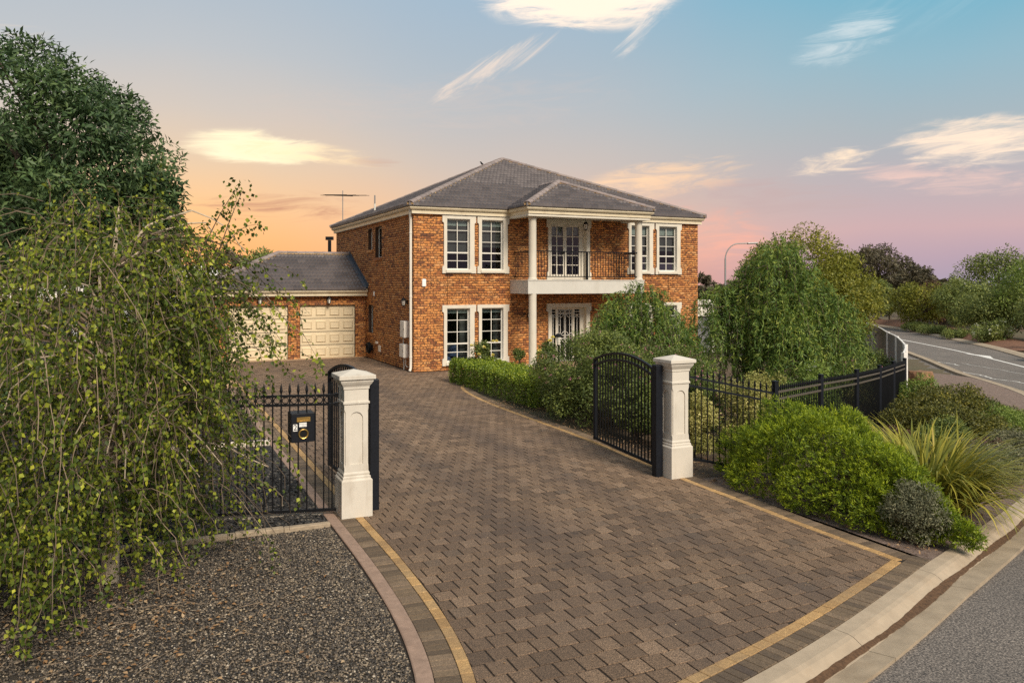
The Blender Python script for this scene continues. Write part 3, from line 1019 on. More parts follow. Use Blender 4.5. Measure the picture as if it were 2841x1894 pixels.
# ------------------------------------------------------------------ stones
def stones(name, U, W, size, zb, mat, flat=0.6, parent=None, label=None):
    n = len(U)
    d = np.array([(1, 0, 0), (-1, 0, 0), (0, 1, 0), (0, -1, 0), (0, 0, 1), (0, 0, -1)], float)
    V = np.repeat(d[None], n, 0) * (0.7 + 0.6 * rng.random((n, 6, 1))) + rng.normal(0, 0.18, (n, 6, 3))
    sc_ = size * (0.55 + 0.9 * rng.random((n, 1))) / 2
    V = V * np.stack([sc_ * (0.8 + 0.6 * rng.random((n, 1))), sc_, sc_ * flat], -1).reshape(n, 1, 3)
    a = rng.random(n) * 6.283; ca, sa_ = np.cos(a), np.sin(a)
    x = V[..., 0] * ca[:, None] - V[..., 1] * sa_[:, None]; y = V[..., 0] * sa_[:, None] + V[..., 1] * ca[:, None]
    V = np.stack([x + U[:, None], y + W[:, None], V[..., 2] + (zb + rng.random(n) * size * 0.35)[:, None]], -1)
    f = np.array([(0, 2, 4), (2, 1, 4), (1, 3, 4), (3, 0, 4), (2, 0, 5), (1, 2, 5), (3, 1, 5), (0, 3, 5)])
    F = (f[None] + (np.arange(n) * 6)[:, None, None]).reshape(-1, 3)
    return np_obj(name, V.reshape(-1, 3), F, mat, parent, rnd=np.repeat(rng.random(n), 6), kind='stuff')


def outside_left(W): return uL(W) - 0.445


gb = grid_sheet('gravel_bed', steps((0, 1, 0.05)), steps((3.75, 9.35, 0.2)), lambda U, W: U * 0 - 0.015, 'gravel_base', kind='structure')
co = np.zeros(len(gb.data.vertices) * 3, dtype=np.float32); gb.data.vertices.foreach_get('co', co); co = co.reshape(-1, 3)
co[:, 0] = -6 + (np.interp(co[:, 1], UL_V, UL_U) - 0.42 + 6) * co[:, 0]; co[:, 1] = np.maximum(co[:, 1], kerb_v(co[:, 0]) + 0.01)
gb.data.vertices.foreach_set('co', co.ravel()); gb.data.update()
n = 95000
W = 4.0 + rng.random(n) * 5.32; U = np.interp(W, UL_V, UL_U) - 0.45 - rng.random(n) ** 1.15 * 4.6
k = (U * math.cos(TH) - W * math.sin(TH)) / (U * math.sin(TH) + W * math.cos(TH)) > -0.69
U, W = U[k], W[k]
stones('gravel_stones', U, W, 0.020, -0.01, 'gravel', parent=gb)

mbx = MB(); mbx.add([(-8, 9.42, -0.02), (2.06, 9.42, -0.02), (2.06, 22, -0.02), (-8, 22, -0.02)], [(0, 1, 2, 3)])
mulch = mbx.build('mulch_bed', 'mulch_base', kind='structure')
n = 15000
U = 2.0 - rng.random(n) ** 1.2 * 3.2; W = 9.45 + rng.random(n) * 5.6
stones('mulch_stones', U, W, 0.05, -0.012, 'black_stone', 0.5, parent=mulch)
n = 5000
U = 2.0 - rng.random(n) * 3.0; W = 15 + rng.random(n) * 7
stones('mulch_stones', U, W, 0.07, -0.012, 'black_stone', 0.5, parent=mulch)

exec_blocks = []
# ------------------------------------------------------------------ house
HU0, HU1, HV0, HV1 = 7.84, 19.12, 24.25, 35.50
ZW = 5.14
house = empty('brick_house', (13.5, 24.25, 0), 'two-storey orange brick house with grey tiled hip roof and front balcony', 'house')

# openings: (a0, a1, z0, z1)
WIN_F = []
for (a, b) in ((8.79, 9.97), (10.02, 11.18), (15.92, 17.08), (17.14, 18.32)):
    WIN_F += [(a, b, 3.18, 5.07, 'up'), (a, b, 0.16, 2.14, 'low')]
op_front = [(a + 0.15, b - 0.20, z0 + 0.11, z1 - 0.10) for a, b, z0, z1, k in WIN_F]
op_front += [(12.78, 14.22, 2.96, 4.95), (12.80, 14.20, 0.12, 2.02)]
op_side = [(28.02, 28.92, 3.80, 4.92), (29.35, 29.95, 4.12, 4.90), (29.20, 29.92, 0.97, 2.00)]


def wall_core(fn, a0, a1, z0, z1, ops, depth, mb):
    A = sorted({a0, a1, *[o[0] for o in ops], *[o[1] for o in ops]}); Z = sorted({z0, z1, *[o[2] for o in ops], *[o[3] for o in ops]})
    for i in range(len(A) - 1):
        for j in range(len(Z) - 1):
            am, zm = (A[i] + A[i + 1]) / 2, (Z[j] + Z[j + 1]) / 2
            if any(o[0] < am < o[1] and o[2] < zm < o[3] for o in ops): continue
            mb.add([fn(A[i], Z[j], 0), fn(A[i + 1], Z[j], 0), fn(A[i + 1], Z[j + 1], 0), fn(A[i], Z[j + 1], 0)], [(0, 1, 2, 3)])
    for o in ops:
        c = [(o[0], o[2]), (o[1], o[2]), (o[1], o[3]), (o[0], o[3])]
        for i in range(4):
            p, q = c[i], c[(i + 1) % 4]
            mb.add([fn(*p, 0), fn(*q, 0), fn(*q, depth), fn(*p, depth)], [(0, 1, 2, 3)])


front_fn = lambda a, z, d: (a, HV0 + 0.008 + d, z)          # d inwards
side_fn = lambda a, z, d: (HU0 + 0.008 + d, a, z)
wm = MB(); wall_core(front_fn, HU0 + 0.008, HU1, -0.1, ZW, op_front, 0.24, wm)
wall_front = wm.build('front_wall', 'mortar', house)
wm = MB(); wall_core(side_fn, HV0 + 0.008, HV1, -0.1, ZW, op_side, 0.24, wm)
wall_side = wm.build('side_wall', 'mortar', house)
wm = MB(); wm.add([(HU1, HV0 + 0.008, -0.1), (HU1, HV1, -0.1), (HU1, HV1, ZW), (HU1, HV0 + 0.008, ZW)], [(0, 1, 2, 3)])
wm.add([(HU0 + 0.008, HV1, -0.1), (HU1, HV1, -0.1), (HU1, HV1, ZW), (HU0 + 0.008, HV1, ZW)], [(0, 1, 2, 3)])
wm.build('rear_wall', 'brick', house)
mbr = MB(); mbr.box(HU0 + 0.25, HU1 - 0.05, HV0 + 0.27, HV1 - 0.05, 2.56, 2.84)
mbr.box(HU0 + 0.25, HU1 - 0.05, HV0 + 3.4, HV0 + 3.5, 0, 2.55); mbr.box(HU0 + 0.25, HU1 - 0.05, HV0 + 3.4, HV0 + 3.5, 2.85, ZW)
mbr.box(HU0 + 0.25, HU1 - 0.05, HV0 + 0.27, HV0 + 3.4, ZW - 0.06, ZW)
mbr.box(11.6, 11.7, HV0 + 0.27, HV0 + 3.4, 0, 2.55); mbr.box(15.3, 15.4, HV0 + 0.27, HV0 + 3.4, 0, 2.55)
mbr.box(11.6, 11.7, HV0 + 0.27, HV0 + 3.4, 2.85, 5.0); mbr.box(15.3, 15.4, HV0 + 0.27, HV0 + 3.4, 2.85, 5.0)
mbr.build('room_partitions', 'room', house)

BL, BH = 0.222, 0.081


def brick_cells(a0, a1, z0, z1, ops, phase=0.0):
    out = []
    j = 0; z = z0
    while z + BH * 0.6 < z1:
        zt = min(z + BH, z1); zm = (z + zt) / 2
        blk = sorted([(o[0], o[1]) for o in ops if o[2] - 0.02 < zm < o[3] + 0.02])
        x = a0 - (BL / 2 if j % 2 else 0) - phase
        while x < a1:
            ivs = [(max(x, a0), min(x + BL, a1))]
            for b0, b1 in blk:
                nv = []
                for p, q in ivs:
                    if q <= b0 or p >= b1: nv.append((p, q)); continue
                    if p < b0: nv.append((p, b0))
                    if q > b1: nv.append((b1, q))
                ivs = nv
            for p, q in ivs:
                if q - p > 0.035: out.append((p, q, z, zt))
            x += BL
        z += BH; j += 1
    return out


def brick_field(name, cells, kind, plane, parent, proud=0.008, sgn=-1):
    n = len(cells); g = 0.0055
    c = np.array(cells)
    a0, a1, z0, z1 = c[:, 0] + g, c[:, 1] - g, c[:, 2] + g, c[:, 3] - g
    pr = plane + sgn * (proud * 0 + 0.0 + rng.random(n) * 0.003)
    back = np.full(n, plane - sgn * 0.012)
    ch = 0.004
    def pt(a, z, d): return np.stack([a, d, z], -1) if kind == 'f' else np.stack([d, a, z], -1)
    V = np.stack([pt(a0, z0, back), pt(a1, z0, back), pt(a1, z1, back), pt(a0, z1, back),
                  pt(a0 + ch, z0 + ch, pr), pt(a1 - ch, z0 + ch, pr), pt(a1 - ch, z1 - ch, pr), pt(a0 + ch, z1 - ch, pr)], 1)
    f = np.array([(4, 5, 6, 7), (0, 1, 5, 4), (1, 2, 6, 5), (2, 3, 7, 6), (3, 0, 4, 7)])
    if kind != 'f': f = f[:, ::-1]
    F = (f[None] + (np.arange(n) * 8)[:, None, None]).reshape(-1, 4)
    return np_obj(name, V.reshape(-1, 3), F, 'brick', parent, rnd=np.repeat(rng.random(n), 8), kind='stuff')


cells = brick_cells(HU0, HU1, 0.0, ZW, op_front)
full = [c for c in cells if abs(c[1] - c[0] - BL) < 1e-6]
full_near = [c for c in full if c[0] < 8.80 and c[2] > 0.05] + [c for c in full if 8.8 <= c[0] < 11.3 and 2.15 < c[2] < 3.15]
full_near = full_near[:300]
ids = set(full_near)
mbb = MB(); g = 0.0055; ch = 0.004
mbb.add([(g, 0.012, g), (BL - g, 0.012, g), (BL - g, 0.012, BH - g), (g, 0.012, BH - g), (g + ch, 0, g + ch), (BL - g - ch, 0, g + ch), (BL - g - ch, 0, BH - g - ch), (g + ch, 0, BH - g - ch)],
        [(4, 5, 6, 7), (0, 1, 5, 4), (1, 2, 6, 5), (2, 3, 7, 6), (3, 0, 4, 7)])
brick_me = single_mesh(mbb, 'brick', 'brick')
for c in full_near: shared('brick', brick_me, (c[0], HV0 - random.random() * 0.003, c[2]), wall_front)
brick_field('brickwork', [c for c in cells if c not in ids], 'f', HV0, wall_front)
cells = brick_cells(HV0, HV1, 0.0, ZW, op_side, BL / 2)
full = [c for c in cells if abs(c[1] - c[0] - BL) < 1e-6 and c[0] < 28.5 and c[2] > 0.4]
full = sorted(full, key=lambda c: c[0])[:120]
ids = set(full)
mbb = MB()
mbb.add([(0.012, g, g), (0.012, BL - g, g), (0.012, BL - g, BH - g), (0.012, g, BH - g), (0, g + ch, g + ch), (0, BL - g - ch, g + ch), (0, BL - g - ch, BH - g - ch), (0, g + ch, BH - g - ch)],
        [(4, 5, 6, 7), (0, 1, 5, 4), (1, 2, 6, 5), (2, 3, 7, 6), (3, 0, 4, 7)])
brick_me2 = single_mesh(mbb, 'brick', 'brick')
for c in full: shared('brick', brick_me2, (HU0 - random.random() * 0.003, c[0], c[2]), wall_side)
brick_field('brickwork', [c for c in cells if c not in ids], 's', HU0, wall_side)
# brick sills of the side windows
for o in op_side:
    mb = MB(); mb.box(HU0 - 0.05, HU0 + 0.02, o[0] - 0.05, o[1] + 0.05, o[2] - 0.10, o[2] - 0.004); mb.build('window_sill', 'brick', wall_side)


# ---- windows
def ear_poly(x0, x1, xm, z0, z1, e0, e1, r=0.06):
    """side jamb outline; x0 outer edge at the ears, xm waist, x1 inner edge"""
    s = 1 if xm > x0 else -1
    pts = [(x1, z0), (x1, z1), (x0, z1), (x0, e1)]
    for k in range(1, 6):
        a = math.pi / 2 * k / 5
        pts.append((x0 + s * abs(xm - x0) * math.sin(a), e1 - r * (1 - math.cos(a)) - 0.0))
    pts.append((xm, e1 - r - 0.03))
    pts.append((xm, e0 + r + 0.03))
    for k in range(5, 0, -1):
        a = math.pi / 2 * k / 5
        pts.append((x0 + s * abs(xm - x0) * math.sin(a), e0 + r * (1 - math.cos(a))))
    pts += [(x0, e0), (x0, z0)]
    return pts


ffn = lambda a, b, d: (a, HV0 - d, b)      # d outwards from the front wall


def surround(parent, a, b, z0, z1, oz0, oz1, oa, ob, ears=0.22, sill=True, name='surround'):
    mb = MB()
    mb.prism([(a, oz1), (b, oz1), (b, z1), (a, z1)], ffn, -0.02, 0.062)
    if sill: mb.prism([(a, z0), (b, z0), (b, oz0), (a, oz0)], ffn, -0.02, 0.062)
    zb = oz0 if sill else z0
    mb.prism(ear_poly(a, oa, a + 0.055, zb, oz1 - 0.0005, z0 + ears, z1 - ears), ffn, -0.02, 0.06)
    mb.prism(ear_poly(b, ob, b - 0.055, zb, oz1 - 0.0005, z0 + ears, z1 - ears), ffn, -0.02, 0.06)
    o = mb.build(name, 'trim', parent)
    if sill:
        mb = MB(); mb.prism([(oa - 0.03, z0 + 0.02), (ob + 0.03, z0 + 0.02), (ob + 0.03, oz0 - 0.004), (oa - 0.03, oz0 - 0.004)], ffn, 0.0625, 0.10)
        mb.build('window_sill', 'trim', parent)
    return o


def glazed(parent, a0, a1, z0, z1, v, cols, zsplits, frame=0.035, bar=0.022, mat='white_trim', pname='pane'):
    """frame with glazing bars and separate panes; zsplits: list of (z, width)"""
    mb = MB()
    mb.box(a0, a0 + frame, v, v + 0.05, z0, z1); mb.box(a1 - frame, a1, v, v + 0.05, z0, z1)
    mb.box(a0 + frame, a1 - frame, v, v + 0.05, z0, z0 + frame); mb.box(a0 + frame, a1 - frame, v, v + 0.05, z1 - frame, z1)
    A = [a0 + frame + (a1 - a0 - 2 * frame) * i / cols for i in range(cols + 1)]
    Z = [z0 + frame] + [q[0] for q in zsplits] + [z1 - frame]
    for x in A[1:-1]: mb.box(x - bar / 2, x + bar / 2, v + 0.008, v + 0.042, z0 + frame, z1 - frame)
    for z, w in zsplits: mb.box(a0 + frame, a1 - frame, v + (0.002 if w > bar else 0.011), v + (0.046 if w > bar else 0.039), z - w / 2, z + w / 2)
    mb.build('frame', mat, parent)
    for i in range(cols):
        for j in range(len(Z) - 1):
            mp = MB(); mp.add([(A[i], v + 0.026, Z[j]), (A[i + 1], v + 0.026, Z[j]), (A[i + 1], v + 0.026, Z[j + 1]), (A[i], v + 0.026, Z[j + 1])], [(0, 1, 2, 3)])
            mp.build(pname, 'glass', parent)


for (a, b, z0, z1, k) in WIN_F:
    win = MB(); oa, ob, oz0, oz1 = a + 0.15, b - 0.20, z0 + 0.11, z1 - 0.10
    # lining of the opening is the part that carries the rest
    win.box(oa - 0.004, oa + 0.012, HV0 - 0.055, HV0 + 0.23, oz0, oz1); win.box(ob - 0.012, ob + 0.004, HV0 - 0.055, HV0 + 0.23, oz0, oz1)
    win.box(oa + 0.012, ob - 0.012, HV0 - 0.055, HV0 + 0.23, oz1 - 0.012, oz1 + 0.003)
    win.box(oa + 0.012, ob - 0.012, HV0 - 0.055, HV0 + 0.23, oz0 - 0.003, oz0 + 0.012)
    win = win.build('window', 'white_trim', house)
    surround(win, a, b, z0, z1, oz0, oz1, oa, ob)
    g0, g1 = oz0 + 0.014, oz1 - 0.014
    H_ = g1 - g0
    mid = g0 + H_ * 0.335
    zs = [(g0 + (mid - g0) * 0.52, 0.02), (mid, 0.045), (mid + (g1 - mid) / 3, 0.02), (mid + (g1 - mid) * 2 / 3, 0.02)]
    glazed(win, oa + 0.014, ob - 0.014, g0, g1, HV0 + 0.07, 2, zs)
    bl = 0.20 if k == 'up' else 0.13
    if a > 15: bl = 0.3 if k == 'up' else 0.13
    mb = MB(); mb.box(oa + 0.02, ob - 0.02, HV0 + 0.16, HV0 + 0.166, g1 - bl - 0.03 * random.random(), g1); mb.build('roller_blind', 'blind', win)
    if k == 'up':
        mb = MB()
        zlo = g0 + (0.5 if a < 10 else 0.75)
        mb.box(oa + 0.02, ob - 0.02, HV0 + 0.185, HV0 + 0.19, zlo, g1); mb.build('sheer_blind', 'curtain', win)
    else:
        # pleated curtain at the right of the room side
        pts = [(ob - 0.25 + 0.25 * i / 10, HV0 + 0.30 + (0.03 if i % 2 else 0)) for i in range(11)]
        mb = MB(); mb.add([(x, y, g0) for x, y in pts] + [(x, y, g1) for x, y in pts], [(i, i + 1, i + 12, i + 11) for i in range(10)])
        mb.build('curtain', 'curtain', win)

# armchair with a blue throw, seen inside the lower left window
ac = empty('armchair', (9.35, 24.95, 0.08), 'blue cloth covered armchair behind the lower left window', 'armchair')
mb = MB(); mb.box(9.02, 9.68, 24.75, 25.35, 0.10, 0.42); mb.build('seat', 'blue_cloth', ac, bevel=0.05)
vs_ = []
mb = MB(); mb.lathe(9.46, 24.85, [(0.02, 0.42), (0.26, 0.43), (0.27, 0.55), (0.2, 0.70), (0.1, 0.78), (0.01, 0.79)], 14); mb.build('throw', 'blue_cloth', ac, smooth=True)
mb = MB(); mb.box(9.02, 9.68, 25.25, 25.4, 0.42, 0.85); mb.build('backrest', 'curtain', ac, bevel=0.05)

# side windows: white aluminium sliders
for o in op_side:
    w = MB(); x = HU0 + 0.13
    w.box(x, x + 0.05, o[0], o[0] + 0.035, o[2], o[3]); w.box(x, x + 0.05, o[1] - 0.035, o[1], o[2], o[3])
    w.box(x, x + 0.05, o[0] + 0.035, o[1] - 0.035, o[2], o[2] + 0.035); w.box(x, x + 0.05, o[0] + 0.035, o[1] - 0.035, o[3] - 0.035, o[3])
    mid = (o[0] + o[1]) / 2
    w.box(x + 0.002, x + 0.048, mid - 0.02, mid + 0.02, o[2] + 0.035, o[3] - 0.035)
    w = w.build('window', 'white_trim', house)
    for p, q in ((o[0] + 0.035, mid - 0.02), (mid + 0.02, o[1] - 0.035)):
        mp = MB(); mp.add([(x + 0.025, p, o[2] + 0.035), (x + 0.025, q, o[2] + 0.035), (x + 0.025, q, o[3] - 0.035), (x + 0.025, p, o[3] - 0.035)], [(0, 1, 2, 3)]); mp.build('pane', 'glass', w)
    mb = MB(); mb.box(x + 0.3, x + 0.305, o[0], o[1], o[2], o[3]); mb.build('blind', 'curtain', w)

# balcony door: two glazed leaves
bd = MB(); bd.box(12.78, 12.80, HV0 - 0.05, HV0 + 0.23, 2.965, 4.95); bd.box(14.20, 14.22, HV0 - 0.05, HV0 + 0.23, 2.965, 4.95); bd.box(12.80, 14.20, HV0 - 0.05, HV0 + 0.23, 4.93, 4.95)
bd.box(14.06, 14.20, HV0 + 0.14, HV0 + 0.2, 2.965, 4.93)
bd = bd.build('balcony_door', 'trim', house)
surround(bd, 12.62, 14.39, 2.965, 5.07, 2.965, 4.95, 12.78, 14.22, ears=0.26, sill=False)
for a0, a1 in ((12.80, 13.425), (13.435, 14.06)):
    lf = MB(); lf.box(a0, a0 + 0.06, HV0 + 0.15, HV0 + 0.19, 2.98, 4.93); lf.box(a1 - 0.06, a1, HV0 + 0.15, HV0 + 0.19, 2.98, 4.93)
    lf.box(a0 + 0.06, a1 - 0.06, HV0 + 0.15, HV0 + 0.19, 2.98, 3.16); lf.box(a0 + 0.06, a1 - 0.06, HV0 + 0.15, HV0 + 0.19, 4.83, 4.93)
    lf = lf.build('door_leaf', 'trim', bd)
    zz = [3.16 + (4.83 - 3.16) * i / 5 for i in range(6)]
    mbv = MB(); xm = (a0 + a1) / 2
    mbv.box(xm - 0.016, xm + 0.016, HV0 + 0.155, HV0 + 0.185, 3.16, 4.83)
    for z in zz[1:-1]: mbv.box(a0 + 0.06, a1 - 0.06, HV0 + 0.157, HV0 + 0.183, z - 0.014, z + 0.014)
    mbv.build('glazing_bars', 'trim', lf)
    for j in range(5):
        for p, q in ((a0 + 0.06, xm), (xm, a1 - 0.06)):
            mp = MB(); mp.add([(p, HV0 + 0.17, zz[j]), (q, HV0 + 0.17, zz[j]), (q, HV0 + 0.17, zz[j + 1]), (p, HV0 + 0.17, zz[j + 1])], [(0, 1, 2, 3)])
            mp.build('pane', 'glass', lf)
mb = MB(); mb.box(12.82, 14.04, HV0 + 0.26, HV0 + 0.265, 4.55, 4.93); mb.build('roller_blind', 'blind', bd)
mb = MB(); mb.box(13.36, 13.385, HV0 + 0.11, HV0 + 0.15, 3.88, 3.98); mb.bar((13.37, HV0 + 0.11, 3.95), (13.28, HV0 + 0.11, 3.95), 0.02); mb.build('door_handle', 'black', bd)

# front door with white scrollwork security grille and side lights
fd = MB(); fd.box(12.80, 12.815, HV0 - 0.05, HV0 + 0.23, 0.12, 2.02); fd.box(14.185, 14.20, HV0 - 0.05, HV0 + 0.23, 0.12, 2.02); fd.box(12.815, 14.185, HV0 - 0.05, HV0 + 0.23, 2.0, 2.02)
fd = fd.build('front_door', 'trim', house)
surround(fd, 12.62, 14.39, 0.12, 2.15, 0.12, 2.02, 12.80, 14.20, ears=0.26, sill=False)
vd = HV0 + 0.12
mb = MB()
for x0, x1 in ((12.815, 12.86), (13.05, 13.13), (13.72, 13.80), (14.02, 14.185)): mb.box(x0, x1, vd, vd + 0.06, 0.12, 2.0)
mb.box(12.86, 13.05, vd, vd + 0.06, 1.93, 2.0); mb.box(13.13, 13.72, vd, vd + 0.06, 1.93, 2.0); mb.box(13.80, 14.02, vd, vd + 0.06, 1.93, 2.0)
mb.build('door_frame', 'trim', fd)
mb = MB(); mb.box(12.84, 14.05, vd + 0.10, vd + 0.12, 0.12, 1.98); mb.build('door_leaf', 'void', fd)
gr = MB(); yv = vd + 0.02
def gbar(x0, z0, x1, z1, w=0.018): gr.bar((x0, yv, z0), (x1, yv, z1), w, w, up=(0, 1, 0))
for x in (13.15, 13.24, 13.40, 13.45, 13.61, 13.70): gbar(x, 0.14, x, 1.90)
for z in (1.90, 1.82, 1.78, 1.02, 0.92, 0.14): gbar(13.15, z, 13.70, z)
for x in (13.195, 13.655):
    for z in (1.7, 1.4, 1.1, 0.7, 0.4): gbar(x - 0.045, z, x + 0.045, z)
def garc(cx, cz, r, a0, a1, n=10):
    P = [(cx + r * math.cos(a0 + (a1 - a0) * i / n), yv, cz + r * math.sin(a0 + (a1 - a0) * i / n)) for i in range(n + 1)]
    gr.tube(P, 0.010, 5)
garc(13.425, 1.02, 0.14, 0, math.pi); garc(13.425, 0.92, 0.14, math.pi, 2 * math.pi); garc(13.24, 1.78, 0.12, -math.pi / 2, 0); garc(13.61, 1.78, 0.12, math.pi, 1.5 * math.pi)
gr.build('security_grille', 'white_trim', fd)
gr = MB()
for x0, x1 in ((12.86, 13.05), (13.80, 14.02)):
    xm = (x0 + x1) / 2; gbar(xm, 0.14, xm, 1.75); gbar(x0, 1.75, x1, 1.75); gbar(x0, 1.85, x1, 1.85); garc(x0, 1.75, 0.09, -math.pi / 2, 0); garc(x1, 1.75, 0.09, math.pi, 1.5 * math.pi)
gr.build('side_light_grille', 'white_trim', fd)

# ---- balcony, columns, portico
bal = MB(); bal.box(11.24, 15.72, 22.87, HV0 - 0.001, 2.51, 2.93); bal.box(11.225, 15.735, 22.855, HV0 - 0.002, 2.9305, 2.965)
balcony = bal.build('balcony', 'render', house)
por = MB(); por.box(11.1, 15.9, 22.75, HV0 - 0.002, -0.05, 0.11); por.build('porch_slab', 'tan_block', house, bevel=0.01)
for cu in (11.465, 15.575):
    m_ = MB(); m_.lathe(cu, 23.0, [(0.155, 2.966), (0.155, 3.0), (0.135, 3.02), (0.13, 3.05), (0.122, 4.9), (0.135, 4.93), (0.14, 5.02)], 28); m_.build('column', 'trim', house, smooth=True)
    m_ = MB(); m_.lathe(cu, 23.0, [(0.16, 0.112), (0.16, 0.16), (0.135, 0.18), (0.13, 0.25), (0.125, 2.4), (0.135, 2.51)], 28); m_.build('column', 'trim', house, smooth=True)
rail = MB(); vr = 22.95
rail.bar((11.44, vr, 3.90), (15.6, vr, 3.90), 0.05, 0.035); rail.bar((11.44, vr, 3.07), (15.6, vr, 3.07), 0.035, 0.03)
for u_ in (11.40, 15.64):
    rail.bar((u_, vr, 3.897), (u_, HV0 - 0.01, 3.897), 0.05, 0.035); rail.bar((u_, vr, 3.067), (u_, HV0 - 0.01, 3.067), 0.035, 0.03)
rail = rail.build('balcony_railing', 'black', balcony)
mbb = MB(); mbb.box(-0.008, 0.008, -0.008, 0.008, 3.084, 3.884); bal_me = single_mesh(mbb, 'baluster', 'black')
for i in range(1, 39):
    u_ = 11.44 + 4.16 * i / 39
    if abs(u_ - 11.465) < 0.14 or abs(u_ - 15.575) < 0.14: continue
    shared('baluster', bal_me, (u_, vr, 0), balcony)
for u_ in (11.40, 15.64):
    for i in range(1, 12): shared('baluster', bal_me, (u_, vr + (HV0 - vr) * i / 12, 0), balcony)
mb = MB(); mb.box(13.45, 13.51, 22.92, 22.98, 2.966, 3.88); mb.build('rail_post', 'black', balcony)

# portico ceiling and beam
pb = MB(); pb.sweep([(11.2, HV0), (11.2, 22.75), (15.85, 22.75), (15.85, HV0)], [(-0.20, 5.02), (0.02, 5.02), (0.02, 5.22), (-0.20, 5.22)])
pb.v = [(x, y, z) for x, y, z in pb.v]
pb.build('portico_beam', 'trim', house)
mb = MB(); mb.box(11.25, 15.80, 22.8, HV0 - 0.003, 5.10, 5.13); mb.build('portico_ceiling', 'trim', house)

# gutters and fascia (outward = right of travel); go clockwise seen from above => travel with the house on the left
EO = 0.20
GUT = [(-0.03, 5.22), (0.0, 5.20), (0.05, 5.215), (0.085, 5.26), (0.085, 5.335), (0.10, 5.345), (0.10, 5.36), (0.07, 5.36), (0.07, 5.27), (-0.03, 5.27)]
FAS = [(-0.06, 5.10), (0.0, 5.10), (0.0, 5.335), (-0.06, 5.335)]
e0 = HU0 - EO + 0.1; e1 = HU1 + EO - 0.1; f0 = HV0 - EO + 0.1; f1 = HV1 + EO - 0.1
path = [(e0, f1), (e0, f0), (11.17, f0), (11.17, 22.7), (15.88, 22.7), (15.88, f0), (e1, f0), (e1, f1)]
mb = MB(); mb.sweep(path, GUT, closed=True); mb.build('gutter', 'gutter', house)
mb = MB(); mb.sweep(path, FAS, closed=True); mb.build('fascia', 'gutter', house)
mb = MB(); mb.sweep([(HU0, HV1), (HU0, HV0), (HU1, HV0), (HU1, HV1)], [(-0.05, 5.085), (0.105, 5.085), (0.105, 5.099), (-0.05, 5.099)], closed=True); mb.build('eave_soffit', 'trim', house)

# ---- roof
PITCH = 2.60 / 5.84
RU0, RU1, RV0, RV1 = HU0 - EO, HU1 + EO, HV0 - EO, HV1 + EO
RZ = 5.345
CU, CV = (RU0 + RU1) / 2, (RV0 + RV1) / 2
AZ = RZ + PITCH * (CV - RV0)
rb = MB()
rb.add([(RU0, RV0, RZ - 0.03), (RU1, RV0, RZ - 0.03), (RU1, RV1, RZ - 0.03), (RU0, RV1, RZ - 0.03), (CU, CV, AZ - 0.03)], [(0, 1, 4), (1, 2, 4), (2, 3, 4), (3, 0, 4)])
P0, P1, PV0 = 11.07, 15.98, 22.60
PCU = (P0 + P1) / 2; PAZ = RZ + PITCH * (PCU - P0); PAV = PV0 + (PCU - P0); PRV = RV0 + (PCU - P0)
rb.add([(P0, PV0, RZ - 0.03), (P1, PV0, RZ - 0.03), (PCU, PAV, PAZ - 0.03), (PCU, PRV, PAZ - 0.03), (P0, RV0, RZ - 0.03), (P1, RV0, RZ - 0.03)], [(0, 1, 2), (0, 2, 3, 4), (1, 5, 3, 2)])
roof = rb.build('roof', 'sarking', house)

TW, TC = 0.292, 0.32 * math.cos(math.atan(PITCH))      # tile width, course in plan
NS = 8


def tile_points(z_lo=0.072):
    """one tile in local (a along eave, t up the slope in plan, z normal-ish) : 3 rows"""
    rows = []
    for t, dz in ((0.0, -0.006), (0.0, z_lo), (TC + 0.02, 0.004)):
        r = []
        for i in range(NS + 1):
            a = TW * i / NS
            h = 0.046 * (0.5 + 0.5 * math.cos(2 * math.pi * a / (TW / 2)))
            if dz < 0: h = -0.002
            r.append((a, t, dz + h))
        rows.append(r)
    return rows


TP = tile_points()


def tile_geo():
    V = [p for r in TP for p in r]; n = NS + 1
    F = []
    for j in range(2):
        for i in range(NS): F.append((j * n + i, j * n + i + 1, (j + 1) * n + i + 1, (j + 1) * n + i))
    return V, F


TVv, TFf = tile_geo()
TVn = np.array(TVv)


